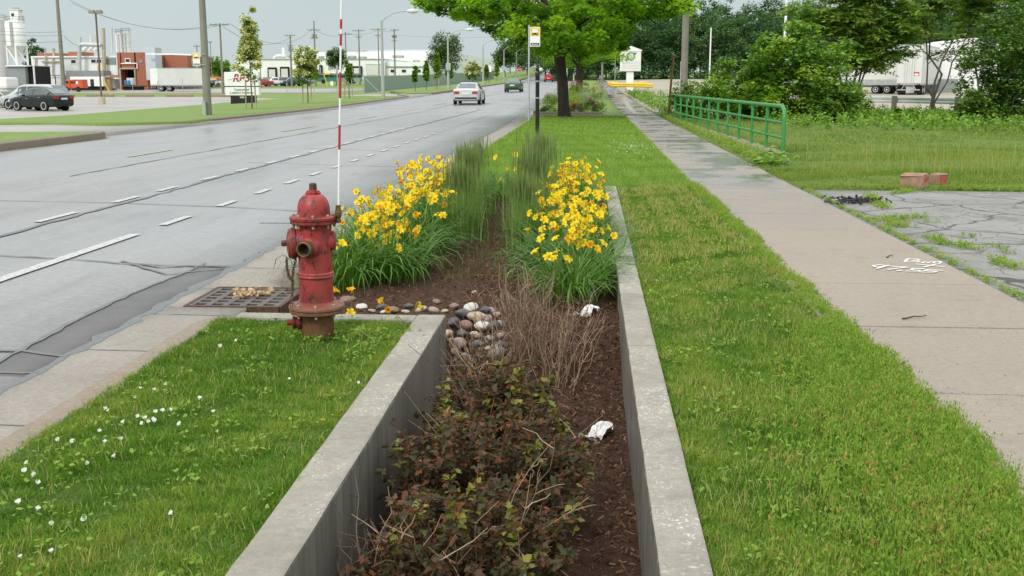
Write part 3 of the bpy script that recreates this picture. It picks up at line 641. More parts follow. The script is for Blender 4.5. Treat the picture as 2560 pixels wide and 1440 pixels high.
for nme, pth in (('left_kerb', [(-16.5, 43.1), (-16.0, 43.15), (-15.65, 43.5), (-15.45, 44.), (-15.4, 44.8)] + [(-15.4, y) for y in np.arange(46, 92, 2)] + [(-15.5, 93), (-16, 95.5), (-17.6, 100)]),
                 ('near_left_kerb', [(-14.55, y) for y in np.arange(8, 31, 1.)] + [(-14.6, 31.5), (-14.75, 32.1), (-15.1, 32.6)]),
                 ('left_kerb_beyond', [(-17.4, 104.5), (-15.8, 106), (-15.4, 108)] + [(-15.4, y) for y in Yr(110, 330)])):
    sweep(nme, pth, [(-.1, -.3), (-.1, .03), (-.07, .06), (.07, .06), (.1, .03), (.1, -.3)], M['kerb'])
mb = MB()
for a in range(9): mb.box((-47 - a * 5.2, 136.5, Tf(-50 - a * 5, 136.5) + .08), (3.6, .3, .3))
tag(mb.build('lot_edge_kerb', M['curbred']), kind='structure')
# ================================================================== GRASS (uncountable)
def lawn_blades(name, x0, x1, y0, y1, n, h, w, mat, zf, lean=.9, edge=None, patch=1.4, seed=1, kinkmin=.2, nseg=2, cond=None, cull=None):
    g = np.random.default_rng(seed); X = g.uniform(x0, x1, n); Y = y0 + (y1 - y0) * g.random(n) if cull is None else y0 + (y1 - y0) * g.random(n) ** cull
    if edge is not None: X = X + edge(X, Y)
    if cond is not None:
        k = cond(X, Y); X, Y = X[k], Y[k]
    k = (vnoise(X, Y, 5.5, seed + 9) > .2) | (g.random(len(X)) < .45); X, Y = X[k], Y[k]
    n = len(X); pn = vnoise(X, Y, patch, seed); pn2 = vnoise(X, Y, patch * 4, seed + 5)
    H = h * (.45 + .85 * g.random(n)) * (.6 + .8 * pn2); Wd = w * (.7 + .6 * g.random(n)); ln = g.uniform(kinkmin, 1, n) * lean * 1.6
    # colour: young/old blades, in patches
    r = np.clip(.46 + .42 * (pn - .5) + .3 * (pn2 - .5) + g.normal(0, .16, n), 0, .88); dry = g.random(n) < .05 + .07 * pn; r = np.where(dry, g.uniform(.86, 1, n), r)
    P = np.stack([X, Y, zf(X, Y)], 1); V, F, A = blades(P, H, Wd, ln, g.uniform(0, 6.283, n), nseg, rnd=r, g=g, az_w=g.uniform(0, 6.283, n))
    o = link(name, npmesh(name, V, F, mat, A)); return tag(o, kind='stuff')
flat = lambda X, Y: T(X, Y) - .012
lawn_blades('lawn_grass', -2.44, -1.09, 2.9, 6.86, 135000, .034, .0034, M['grass'], flat, seed=11, lean=1.25)
lawn_blades('lawn_grass', .4, 1.62, 2.9, 8, 145000, .035, .0034, M['grass'], flat, seed=12, lean=1.25, edge=lambda X, Y: (X > 1.45) * .13 * vnoise(X * 0, Y, 5, 9))
lawn_blades('lawn_grass', .4, 1.62, 8, 16.3, 100000, .038, .005, M['grass'], flat, seed=13, lean=1.25, edge=lambda X, Y: (X > 1.45) * .12 * vnoise(X * 0, Y, 5, 9))
lawn_blades('verge_grass', -2.42, 1.6, 15.2, 30, 80000, .07, .009, M['vgrass'], flat, seed=14, cond=lambda X, Y: ((Y > 16.2) | (X > .2 - (Y - 15.2) * 2.5)) & ((X < .38) | (Y > 16.2)))
lawn_blades('verge_grass', -2.42, 1.6, 30, 49.3, 34000, .08, .018, M['vgrass'], flat, seed=15)
lawn_blades('tall_grass', 3.12, 14, 16.2, 27, 80000, .085, .009, M['tall'], lambda X, Y: T(X, Y) - .02, lean=1.3, seed=16, nseg=3, cond=lambda X, Y: (X > 3.2 + .1 * np.sin(Y * 3)) & (X < 4 + (Y - 10) * .62), patch=.7)
lawn_blades('tall_grass', 3.5, 24, 27, 46, 60000, .09, .014, M['tall'], lambda X, Y: T(X, Y) - .02, lean=1.3, seed=17, nseg=3, cond=lambda X, Y: X > 3.45 + .2 * np.sin(Y), patch=.5)
lawn_blades('tall_grass', 3.12, 10.5, 16.25, 19.5, 60000, .09, .007, M['tall'], lambda X, Y: T(X, Y) - .02, lean=1.3, seed=19, nseg=2, patch=.7)
# seed stalks of the uncut grass
g = np.random.default_rng(18); n = 1700; X = g.normal(6.7, 1.2, n); Y = g.normal(21., 2.2, n); k = (X > 4.2) & (Y > 17); X, Y = X[k], Y[k]; n = len(X)
V, F, A = blades(np.stack([X, Y, T(X, Y)], 1), g.uniform(.2, .6, n) * (.5 + .5 * vnoise(X, Y, 1.5, 2)), np.full(n, .006), g.uniform(.1, .7, n), g.uniform(0, 6.28, n), 3, rnd=g.uniform(.55, 1, n), g=g)
tag(link('seeding_grass_stalks', npmesh('seeding_grass_stalks', V, F, M['tall'], A)), kind='stuff')
# clippings, thatch and broad weeds in the mown strips
def litterblades(name, n, x0, x1, y0, y1, seed, L, mat, w=.003):
    g = np.random.default_rng(seed); X = g.uniform(x0, x1, n); Y = g.uniform(y0, y1, n); k = vnoise(X, Y, 2.6, seed) > .42; X, Y = X[k], Y[k]; n = len(X); V, F, A = blades(np.stack([X, Y, T(X, Y) + .012 + .02 * g.random(n)], 1), g.uniform(.5, 1.3, n) * L, np.full(n, w), np.full(n, 1.1) + g.uniform(.1, .4, n), g.uniform(0, 6.28, n), 2, rnd=g.uniform(.84, 1, n), g=g, az_w=g.uniform(0, 6.28, n)); tag(link(name, npmesh(name, V, F, mat, A)), kind='stuff')
litterblades('grass_clippings', 2600, -2.44, -1.1, 2.9, 6.85, 33, .06, M['grass']); litterblades('grass_clippings', 7500, .42, 1.5, 2.9, 9, 34, .06, M['grass']); litterblades('grass_clippings', 7000, .42, 1.5, 9, 16, 35, .07, M['grass'], .007)
def broad(name, n, x0, x1, y0, y1, seed):
    g = np.random.default_rng(seed); m = n // 12; cx = np.repeat(g.uniform(x0, x1, m), 12); cy = np.repeat(g.uniform(y0, y1, m), 12); X = cx + g.normal(0, .045, len(cx)); Y = cy + g.normal(0, .06, len(cx)); k = (X > x0) & (X < x1); X, Y = X[k], Y[k]
    V, F, A = leaves(np.stack([X, Y, T(X, Y) + g.uniform(.015, .045, len(X))], 1), g.uniform(.016, .034, len(X)), .6, rnd=g.random(len(X)) * .75, g=g); tag(link(name, npmesh(name, V, F, M['weed'], A)), kind='stuff')
broad('lawn_weeds', 1100, -2.42, -1.13, 2.9, 6.8, 36); broad('lawn_weeds', 2800, .45, 1.55, 2.9, 14, 37)
# clumps of low weeds: little leafy shoots on the sidewalk side of the strip
def weeds(name, n, fx, hmin, hmax, ls, seed, mat, lp=9, upright=False):
    g = np.random.default_rng(seed); XY = fx(g, n); n = len(XY); parts = []
    H = g.uniform(hmin, hmax, n); P = np.stack([XY[:, 0], XY[:, 1], T(XY[:, 0], XY[:, 1]) - .01], 1); base = g.random(n) * .8 + .1 * vnoise(XY[:, 0], XY[:, 1], 3, 4)
    V, F, A = blades(P, H, np.full(n, .004), g.uniform(.1, .6, n), g.uniform(0, 6.28, n), 2, rnd=base, g=g); parts.append((V, F, A))
    pos = np.repeat(P, lp, 0); hh = np.repeat(H, lp); u = g.uniform(.25, 1.02, len(pos)); pos = pos + np.stack([g.normal(0, .012, len(pos)) + 0, g.normal(0, .012, len(pos)), hh * u * .95], 1)
    parts.append(leaves(pos, g.uniform(.7, 1.3, len(pos)) * ls, -.3 if upright else .3, [(0, 0, 0), (.17, .45, .04), (0, 1, -.06), (-.17, .45, .04)] if upright else LEAF_V, horiz=np.repeat([[0, 0, .9]], len(pos), 0) if upright else None, rnd=np.clip(np.repeat(base, lp) + g.normal(0, .12, len(pos)), 0, 1), g=g))
    V, F, A = merge(parts); return tag(link(name, npmesh(name, V, F, mat, A)), kind='stuff')
def wedge(g, n):
    Y = g.uniform(2.9, 6.8, n * 2); X = 1.62 - np.abs(g.normal(0, .36, n * 2)) * np.interp(Y, [3, 5, 6.8], [1.5, .95, .3]) + .1 * vnoise(Y * 0, Y, 5, 9); k = X > .62; return np.stack([X[k], Y[k]], 1)[:n]
weeds('knotweed', 7000, wedge, .03, .11, .019, 21, M['weed'], 8, True)
def edge_(g, n): Y = g.uniform(6, 16.5, n); return np.stack([1.60 - np.abs(g.normal(0, .07, n)) + .1 * vnoise(Y * 0, Y, 5, 9), Y], 1)
weeds('edge_weeds', 2600, edge_, .03, .08, .02, 22, M['weed'], 7, True)
def lotedge(g, n): Y = 4 + 12.3 * g.random(n); return np.stack([3.12 + np.abs(g.normal(0, .05, n)), Y], 1)[vnoise(Y * 0, Y, 4, 8) > .42]
weeds('crack_weeds', 1600, lotedge, .02, .06, .016, 23, M['weed'], 7)
def cracks(g, n):
    out = []
    for ln in ([(810, 505), (1100, 490), (1380, 465)], [(1050, 205), (1180, 190), (1260, 180)], [(790, 230), (830, 300)], [(840, 300), (940, 370)], [(1030, 520), (1100, 575), (1180, 560)], [(1480, 700), (1600, 770), (1640, 780)], [(1760, 770), (1900, 820), (1960, 830)], [(2170, 940), (2300, 1010), (2450, 1050)], [(1900, 680), (1930, 690)], [(2150, 790), (2190, 800)], [(1880, 150), (1960, 150)], [(2380, 160), (2480, 150)], [(1440, 520), (1470, 530)], [(2300, 860), (2340, 870)], [(300, 130), (1100, 150)], [(1650, 150), (2500, 165)]):
        P = dense([tuple(at(2000 + a / 4.5, 440 + b / 4.5, 0)[:2]) for a, b in ln], .02)
        for p in P:
            for _ in range(4): out.append((p[0] + g.normal(0, .05), p[1] + g.normal(0, .06)))
    return np.array(out)
weeds('crack_weeds', 9999, cracks, .02, .075, .02, 24, M['weed'], 6)
def clov(g, n): return np.stack([g.normal(.95, .33, n), g.normal(25.2, 1.5, n)], 1)
g = np.random.default_rng(25); c = clov(g, 260); V, F, A = leaves(np.stack([c[:, 0], c[:, 1], T(c[:, 0], c[:, 1]) + .075], 1), g.uniform(.025, .045, len(c)), 2., g=g)
tag(link('white_clover_heads', npmesh('white_clover_heads', V, F, M['wflower'], A)), kind='stuff')
# rank weeds beside the far sidewalk and along the rail foot
def rail_foot(g, n): Y = g.uniform(22, 50, n); return np.stack([3.15 + np.abs(g.normal(0, .12, n)) + np.interp(Y, [22, 42, 50], [.55, .05, .1]) * g.random(n), Y], 1)
weeds('rail_foot_weeds', 1500, rail_foot, .05, .2, .04, 26, M['weed'], 7)
def farweeds(g, n): Y = g.uniform(47, 110, n); return np.stack([3.4 + np.abs(g.normal(0, 1.6, n)), Y], 1)
weeds('roadside_weeds', 1100, farweeds, .1, .5, .10, 27, M['bush'], 9)
def under(g, n): Y = g.uniform(36, 57, n); return np.stack([g.uniform(6.5, 22, n), Y], 1)
weeds('undergrowth', 2600, under, .2, .6, .11, 28, M['bush'], 9)
# mulch chips
g = np.random.default_rng(31); n = 13000; X = g.uniform(-1.0, .25, n); Y = 2.6 + 7 * g.random(n); X2 = g.uniform(-2.4, .25, 6000); Y2 = g.uniform(7.2, 14, 6000); X = np.append(X, X2); Y = np.append(Y, Y2); n = len(X)
CH_V = [(-.12, 0, 0), (.12, 0, 0), (.1, 1, .05), (-.08, 1, .05), (0, .5, .14)]; CH_F = [[(0, 1, 4), (1, 2, 4), (2, 3, 4), (3, 0, 4)]]
V, F, A = leaves(np.stack([X, Y, B(X, Y) + .012 + .02 * g.random(n)], 1), g.uniform(.010, .042, n), .5, CH_V, CH_F, g=g)
tag(link('bark_mulch', npmesh('bark_mulch', V, F, M['chip'], A)), kind='stuff')
# grit on the slabs
g = np.random.default_rng(32); n = 900; Y = 3 + 7 * g.random(n); j_ = g.random(n) < .35; Y = np.where(j_, 6.93 + 1.525 * g.integers(-2, 5, n) + g.normal(0, .012, n), Y); X = np.where((g.random(n) < .55) & ~j_, 1.62 + np.abs(g.normal(0, .16, n)), g.uniform(1.7, 3.05, n)); V, F, A = leaves(np.stack([X, Y, np.full(n, .006)], 1), g.uniform(.006, .016, n), 2., CH_V, CH_F, g=g)
tag(link('dark_grit', npmesh('dark_grit', V, F, M['chip'], A * .4)), kind='stuff')
# ================================================================== NEAR THINGS
ORD = ['first', 'second', 'third', 'fourth', 'fifth', 'sixth', 'seventh', 'eighth', 'ninth', 'tenth', 'eleventh', 'twelfth', 'thirteenth', 'fourteenth', 'fifteenth', 'sixteenth']
import bmesh
# ---- concrete planter walls
def rough_edge(o):
    bm = bmesh.new(); bm.from_mesh(o.data); bmesh.ops.subdivide_edges(bm, edges=[e_ for e_ in bm.edges if e_.calc_length() > 1.], cuts=60, use_grid_fill=True)
    for v in bm.verts:
        x, y, z = v.co; k = math.sin(y * 5.1 + x * 40) + math.sin(y * 13.7 + z * 60) * .8 + random.gauss(0, .7)
        if abs(z) < .2: v.co.z += .0007 * k; v.co.x += .0007 * math.sin(y * 7.3 + z * 31) + random.gauss(0, .0008)
    bm.to_mesh(o.data); bm.free()
def wallbox(name, segs, z0, z1, inner, wet, label):
    mb = MB()
    for a in segs: mb.b2(*a, z0, z1)
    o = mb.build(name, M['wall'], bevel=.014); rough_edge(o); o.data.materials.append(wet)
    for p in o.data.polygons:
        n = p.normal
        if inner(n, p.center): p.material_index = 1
    return tag(o, label, 'wall')
wallbox('concrete_wall', [(.24, .41, -1, 6.22), (.24, .41, 6.226, 10.3), (.24, .41, 10.306, 16.15)], -.7, .03, lambda n, c: n.x < -.9, M['wallwet'], 'long straight concrete planter wall beside the sidewalk lawn')
o = wallbox('concrete_wall', [(-1.125, -.935, -1, 6.98)], -.7, .03, lambda n, c: n.x > .9, M['wallwet2'], 'L-shaped concrete wall holding up the hydrant lawn')
mb = MB(); mb.b2(-2.33, -1.127, 6.82, 6.98, -.7, .026); tmp = mb.build('tmp', M['wall'], bevel=.014)
import bmesh
bm = bmesh.new(); bm.from_mesh(o.data); bm.from_mesh(tmp.data); bm.to_mesh(o.data); bm.free(); bpy.data.objects.remove(tmp)
# ---- storm drain
t = thing('storm_drain', 'rusty slotted iron street drain with dry leaves on top', 'drain', (-2.70, 8.27, -.13))
mb = MB(); w, d = .335, .36; th = .035
nx, ny = 5, 6; bw = .05
for i in range(nx + 1): mb.b2(-w + i * 2 * w / nx - bw / 2, -w + i * 2 * w / nx + bw / 2, -d, d, -th, 0)
for j in range(ny + 1):
    y = -d + j * 2 * d / ny
    for i in range(nx): mb.b2(-w + i * 2 * w / nx + bw / 2, -w + (i + 1) * 2 * w / nx - bw / 2, y - .03, y + .03, -th, -.0025)
mb.build('grate', plain('worn_iron', (.085, .068, .058), .5, .35, 12, bump=.3), t)
mb = MB(); mb.b2(-w - .04, w + .03, -d - .035, -d - .017, -.5, .003); mb.b2(-w - .04, w + .03, d + .017, d + .035, -.5, .003); mb.b2(-w - .04, -w - .017, -d - .017, d + .017, -.5, .003); mb.b2(w + .017, w + .045, -d - .017, d + .017, -.5, .004)
mb.build('drain_frame', M['rust'], t); mb = MB(); mb.b2(-w - .015, w + .015, -d - .015, d + .015, -.45, -.4); mb.build('drain_pit', M['dark'], t)
g = np.random.default_rng(5); n = 80; p = np.stack([g.normal(-2.68, .085, n), g.normal(8.36, .08, n), -.128 + .035 * g.random(n)], 1)
V, F, A = leaves(p, g.uniform(.03, .065, n), .6, LOBE_V, LOBE_F, g=g); tag(link('dry_leaves', npmesh('dry_leaves', V, F, M['deadleaf'], A)), kind='stuff')
# ---- fire hydrant
hx, hy = at(795, 843, 0)[:2]
H = thing('fire_hydrant', 'faded red cast iron fire hydrant with rusty base on the lawn', 'fire hydrant', (hx, hy, 0))
mb = MB(); mb.lathe([(.101, -.1), (.101, .13), (.106, .14), (.106, .158)], 40); mb.build('base_pipe', M['hyd'], H, True)
mb = MB(); mb.lathe([(.10, .157), (.158, .160), (.168, .166), (.168, .182), (.163, .186)], 48); mb.lathe([(.163, .1865), (.171, .190), (.171, .204), (.166, .211), (.125, .222), (.106, .232)], 48); mb.build('bottom_flange', M['hyd'], H, True)
mb = MB(); mb.lathe([(.104, .222), (.103, .375), (.109, .381), (.112, .388), (.109, .395), (.107, .399), (.111, .405), (.108, .411), (.102, .416), (.101, .60), (.103, .66), (.105, .70), (.115, .712)], 44); mb.build('barrel', M['hyd'], H, True)
mb = MB(); mb.lathe([(.104, .704), (.136, .709), (.143, .714), (.143, .729), (.139, .732)], 48); mb.lathe([(.139, .7325), (.146, .736), (.146, .750), (.139, .756), (.098, .762)], 48); mb.build('top_flange', M['hydcap'], H, True)
mb = MB(); mb.lathe([(.099, .76), (.098, .79)] + [(.098 * math.cos(a) ** .8, .79 + .105 * math.sin(a)) for a in np.linspace(.08, 1.1, 9)] + [(.045, .888)], 40); mb.lathe([(.043, .884), (.046, .888), (.046, .897), (.040, .900), (.040, .907), (.03, .911)], 32)
mb.build('bonnet', M['hyd'], H, True)
mb = MB(); mb.lathe([(.025, .909), (.023, .948), (.018, .953)], 5); mb.build('operating_nut', M['rust'], H, False)
def bolts(r, z, n, h, rad=.0105, ph=.2):
    for k in range(n):
        a = 2 * math.pi * k / n + ph; mb = MB(); mb.lathe([(rad, 0), (rad, h), (rad * .7, h + .004)], 6, (r * math.cos(a), r * math.sin(a), z)); mb.build('bolt', M['boltm'], H)
bolts(.148, .2075, 8, .016); bolts(.148, .143, 8, .016, .009); bolts(.122, .752, 8, .014, .009); bolts(.122, .688, 8, .018, .009)
# hose nozzles: open one to the camera, capped pumper to the left, small one to the right
ax = Vector((-.16, -.98, -.02)).normalized()
mb = MB(); mb.lathe([(.075, .06), (.074, .085), (.062, .108), (.056, .116), (.05, .118)], 32, (0, 0, .575), ax); mb.build('nozzle_collar', M['hyd'], H, True)
mb = MB(); mb.lathe([(.046, .112), (.046, .15), (.047, .168), (.042, .171), (.036, .170), (.034, .12)], 32, (0, 0, .575), ax); mb.build('open_nozzle', M['brass'], H, True)
mb = MB(); mb.lathe([(.0335, .121), (.0335, .123), (.001, .123)], 24, (0, 0, .575), ax); mb.build('nozzle_bore', M['dark'], H)
ax = Vector((-.96, -.28, 0)).normalized()
mb = MB(); mb.lathe([(.09, .03), (.09, .09), (.084, .118)], 36, (0, 0, .59), ax); mb.build('pumper_nozzle', M['hyd'], H, True)
mb = MB(); mb.lathe([(.088, .112), (.096, .115), (.097, .137), (.092, .142), (.085, .158), (.04, .168)], 36, (0, 0, .59), ax); c_ = mb.build('pumper_cap', M['hydcap'], H, True)
mb = MB(); mb.lathe([(.021, .166), (.020, .195), (.015, .2)], 5, (0, 0, .59), ax); mb.build('cap_nut', M['rust'], c_)
ax = Vector((.97, .25, 0)).normalized()
mb = MB(); mb.lathe([(.062, .06), (.062, .10), (.056, .122), (.04, .128)], 30, (0, 0, .60), ax); mb.build('side_nozzle_cap', M['hyd'], H, True)
ax = Vector((-.93, -.34, .05)).normalized()
mb = MB(); mb.lathe([(.03, .08), (.042, .10), (.044, .118), (.034, .124), (.034, .134), (.04, .138), (.04, .150), (.022, .154), (.019, .155), (.018, .185)], 20, (0, 0, .095), ax); mb.build('drain_plug', M['hydcap'], H, True)
def chain(P, n, nm):
    mb = MB(); P = [Vector(p) for p in P]; seg = []
    for k in range(n):
        u = k / (n - 1) * (len(P) - 1); i = min(int(u), len(P) - 2); seg.append((P[i].lerp(P[i + 1], u - i), (P[i + 1] - P[i]).normalized()))
    for k, (c, d) in enumerate(seg):
        a = Vector((1, .2, 0)) if k % 2 else Vector((.1, 1, 0)); a = (a - d * a.dot(d)).normalized(); L = (P[-1] - P[0]).length
        b = d.cross(a); V = []; F = []
        for i in range(10):
            t_ = 2 * math.pi * i / 10; q = c + d * .0135 * math.cos(t_) + a * .0075 * math.sin(t_); o = (d * math.cos(t_) + a * math.sin(t_)).normalized()
            for j in range(5):
                s = 2 * math.pi * j / 5; V.append(q + (o * math.cos(s) + b * math.sin(s)) * .0027)
        for i in range(10):
            for j in range(5): F.append((i * 5 + j, ((i + 1) % 10) * 5 + j, ((i + 1) % 10) * 5 + (j + 1) % 5, i * 5 + (j + 1) % 5))
        mb.add(V, F)
    return mb.build(nm, M['rust'], H, True)
chain([(-.152, -.09, .50), (-.150, -.10, .45), (-.138, -.105, .40), (-.112, -.108, .365)], 12, 'chain')
chain([(-.104, -.06, .50), (-.112, -.095, .44), (-.117, -.108, .38), (-.117, -.11, .32), (-.13, -.105, .225)], 18, 'chain')
# hydrant marker: brass spring holder and striped fibreglass rod
p0 = aty(846, 530, hy - .02); ptop = aty(857, -260, hy + .02)
Mk = thing('hydrant_marker', 'tall thin red and white banded rod clamped to the hydrant', 'marker rod', tuple(p0))
top = Vector(ptop - p0); L = top.length; dr = top.normalized()
mb = MB(); mb.lathe([(.010, -.065), (.015, -.06), (.015, -.045), (.011, -.043), (.011, -.03), (.019, -.026), (.021, .0), (.016, .02), (.016, .04), (.01, .043)], 12); mb.build('spring_holder', M['brass'], Mk, True)
mb = MB(); mb.box((-.02, .01, -.03), (.06, .02, .02)); mb.build('clamp', M['rust'], Mk)
def zrow(y): return (aty(850, y, hy)[2] - p0[2])
pts = [(518, 373, 'w'), (373, 312, 'r'), (312, 245, 'w'), (245, 181, 'r'), (181, 114, 'w'), (114, 85, 'r'), (85, 72, 'w'), (72, 48, 'r'), (48, -260, 'w')]
for a, b, c_ in pts:
    za, zb = zrow(a), zrow(b); mb = MB(); mb.tube([dr * za / dr.z, dr * zb / dr.z], .0062 if c_ == 'w' else .0072, 10); mb.build('red_band' if c_ == 'r' else 'white_rod', M['redpaint'] if c_ == 'r' else M['white'], Mk, True)
# ---- river stones
def stone_mesh(name, mat, seed):
    g = np.random.default_rng(seed); bm = bmesh.new(); bmesh.ops.create_icosphere(bm, subdivisions=3, radius=.5); a = g.normal(size=(6, 3)); ph = g.uniform(0, 6, 6)
    for v in bm.verts:
        c = v.co.normalized(); k = 1 + sum(.055 * math.sin(2.2 * float(np.dot(a[i], c)) + ph[i]) for i in range(6)); v.co = c * .5 * k
    me = bpy.data.meshes.new(name); bm.to_mesh(me); bm.free(); me.materials.append(mat)
    for p in me.polygons: p.use_smooth = True
    return me
SK = {'tan': 'st_tan', 'pink': 'st_pink', 'dark': 'st_dark', 'grey': 'st_grey', 'pale': 'st_white', 'red-brown': 'st_red'}
SM = {k: [stone_mesh('stone_' + k.replace('-', '_'), M[v], 40 + 3 * i + j) for j in range(3)] for i, (k, v) in enumerate(SK.items())}
ns = [0]
def stone(px, py, w, kind, label, z=None, flat_=.55, grp='river stones'):
    Y = None; zz = 0
    for _ in range(40):
        p = at(px, py, zz); zz = .6 * zz + .4 * (Bf(p[0], p[1]) + (z if z is not None else .03))
    s = w * p[1] / FPX; ns[0] += 1
    o = link('river_stone', SM[kind][ns[0] % 3]); o.location = tuple(p); o.scale = (s, s * random.uniform(.7, 1.), s * flat_ * random.uniform(.85, 1.2)); o.rotation_euler = (random.uniform(-.2, .2), random.uniform(-.2, .2), random.uniform(-.5, .5))
    return tag(o, label, 'stone', grp)
row = [(868, 752, 62, 'red-brown'), (905, 768, 42, 'pale'), (955, 768, 44, 'dark'), (930, 777, 26, 'tan'), (985, 774, 46, 'red-brown'), (1022, 766, 38, 'dark'), (1014, 779, 28, 'tan'), (1053, 774, 50, 'tan'), (1092, 755, 30, 'red-brown'), (1086, 776, 44, 'pink'), (1112, 778, 30, 'tan'), (958, 781, 24, 'pale'), (1135, 766, 40, 'red-brown')]
for k, (x, y, w, kd) in enumerate(row): stone(x, y, w * .72, kd, f'{kd} river stone, {ORD[k]} of those behind the short cross wall counting from the hydrant', .02)
pile = [[(1178, 765, 40, 'pale'), (1205, 770, 32, 'dark'), (1222, 776, 46, 'pink'), (1240, 790, 30, 'pink')], [(1150, 790, 38, 'dark'), (1182, 792, 42, 'tan'), (1216, 795, 44, 'pink'), (1252, 806, 34, 'grey')], [(1128, 806, 36, 'dark'), (1160, 812, 40, 'red-brown'), (1193, 810, 44, 'pale'), (1226, 818, 34, 'dark')],
        [(1120, 830, 34, 'tan'), (1150, 834, 44, 'dark'), (1188, 836, 42, 'tan'), (1222, 838, 38, 'grey'), (1250, 840, 40, 'pink')], [(1118, 856, 30, 'pink'), (1146, 858, 42, 'pink'), (1182, 862, 38, 'dark'), (1214, 866, 44, 'tan'), (1246, 864, 34, 'dark')], [(1124, 880, 40, 'tan'), (1160, 884, 40, 'grey'), (1196, 890, 38, 'red-brown'), (1228, 886, 50, 'grey')], [(1136, 904, 36, 'pink'), (1172, 908, 30, 'dark'), (1206, 912, 40, 'grey')]]
for r, rw in enumerate(pile):
    for k, (x, y, w, kd) in enumerate(rw): stone(x + random.uniform(-9, 9) + r * 2, y + random.uniform(-7, 7), w * random.uniform(.6, 1.15), kd, f'{kd} river stone, {ORD[k]} from the wall corner in the {ORD[r]} row down the stone spillway', random.uniform(.035, .085), .62)
stone(1185, 731, 16, 'pale', 'small lone pale stone on bare soil between the grass clumps', .01)
# ---- daylilies
def petal_flower(name, mat, seed, open_=1.):
    g = np.random.default_rng(seed); V = []; F = []
    for k in range(6):
        a = k * math.pi / 3 + g.normal(0, .08); w = .017 if k % 2 else .012; o = len(V)
        prof = [(.004, 0), (.015, .022), (.03 * open_, .036), (.043 * open_, .036 - .004 * open_), (.049 * open_, .028)]
        for i, (r, z) in enumerate(prof):
            ww = w * (.35, .75, 1., .8, .12)[i]; z += .003 * (k % 2)
            for s in (-1, 0, 1): V.append((r * math.cos(a) - s * ww * math.sin(a), r * math.sin(a) + s * ww * math.cos(a), z + abs(s) * .004 + g.normal(0, .0012)))
        for i in range(4):
            for j in range(2): F.append((o + i * 3 + j, o + i * 3 + j + 1, o + i * 3 + j + 4, o + i * 3 + j + 3))
    for k in range(8):
        t = k * math.pi / 4; V.append((.004 * math.cos(t), .004 * math.sin(t), -.02)); V.append((.005 * math.cos(t), .005 * math.sin(t), .003))
    b = len(V) - 16; F += [(b + 2 * k, b + (2 * k + 2) % 16, b + (2 * k + 3) % 16, b + 2 * k + 1) for k in range(8)]
    me = bpy.data.meshes.new(name); me.from_pydata(V, [], F); me.materials.append(mat); me.update()
    for p in me.polygons: p.use_smooth = True
    return me
FL = [petal_flower('flower', M['pet'], 1), petal_flower('flower', M['pet'], 2, .9), petal_flower('flower', M['opet'], 3, .55), petal_flower('flower', M['opet'], 4, .8)]
def lily(x, y, zb, label, grp, nf=11, nl=120, hl=.62, hs=.62, seed=0, spread=.2, lean=1.5):
    g = np.random.default_rng(seed); t = thing('daylily', label, 'daylily', (x, y, zb), 0, grp)
    n = int(nl * 1.5); P = np.stack([g.normal(0, spread * .45, n), g.normal(0, spread * .45, n), np.full(n, -.02)], 1); az = np.arctan2(P[:, 1], P[:, 0]) + g.normal(0, .7, n)
    V, F, A = blades(P, g.uniform(.6, 1.1, n) * hl, np.full(n, .014), g.uniform(.6, 1.4, n) * lean * 1.45, az, 6, 1.5, 2, g=g)
    link('foliage', npmesh('daylily_leaves', V, F, M['lily'], A), t)
    st = []; bd = []; fl = []
    for k in range(nf):
        a = g.uniform(0, 6.283); r0 = abs(g.normal(0, spread * .4)); ln = g.uniform(.1, .55); h = hs * g.uniform(.5, 1.12); p = np.array([[r0 * math.cos(a), r0 * math.sin(a), 0]])
        v, f, aa = blades(p, np.array([h]), np.array([.007]), np.array([ln]), np.array([a]), 4, g=g); st.append((v, f, aa)); tip = v[-1]
        v2, f2, a2 = blades(p, np.array([h]), np.array([.007]), np.array([ln]), np.array([a]), 4, g=g, az_w=np.array([a])); st.append((v2, f2, a2))
        fl.append((tip, a))
        for _ in range(g.integers(2, 5)):
            q = tip + g.normal(0, .022, 3) + np.array([0, 0, -.01]); bd.append(leaves(q[None], np.array([g.uniform(.025, .05)]), -.2, [(0, 0, -.0), (.16, .45, .1), (0, 1, 0), (-.16, .45, .1), (0, .45, -.2)], [[(0, 1, 2), (0, 2, 3), (0, 4, 2), (0, 1, 4)]], g=g, horiz=np.array([[0, 0, 1.]])))
    if st: V, F, A = merge(st); link('stems', npmesh('daylily_stems', V, F, M['lstem'], A), t)
    if bd: V, F, A = merge(bd); link('bud_sprays', npmesh('daylily_buds', V, F, M['bud'], A), t)
    for tip, a in fl:
        o = link('flower', FL[int(g.choice([0, 1, 2, 3], p=[.52, .26, .12, .1]))], t); o.location = tip
        v = Vector((math.cos(a) * .5 + g.normal(0, .5), math.sin(a) * .5 - .45 + g.normal(0, .4), g.uniform(.25, .9))); o.rotation_euler = v.to_track_quat('Z', 'Y').to_euler(); s = g.uniform(.68, 1.02); o.scale = (s, s, s)
    return t
sd = 100
for r, (nm, xs, grp) in enumerate((('kerb-side', -2.1, 'daylilies along the street side of the bed'), ('inner', -1.72, 'daylilies along the street side of the bed'))):
    ys = np.arange(9.05 + .25 * r, 14.9, .56)
    for k, y in enumerate(ys):
        sd += 1; far = y > 12
        lily(xs + random.uniform(-.06, .06) - (.06 if y > 15 else 0), y, Bf(xs, y), f'yellow daylily clump, {ORD[k]} from the street drain in the {nm} row', grp, 17 if k else 9, 70 if far else 125, .68, .56, sd, .29)
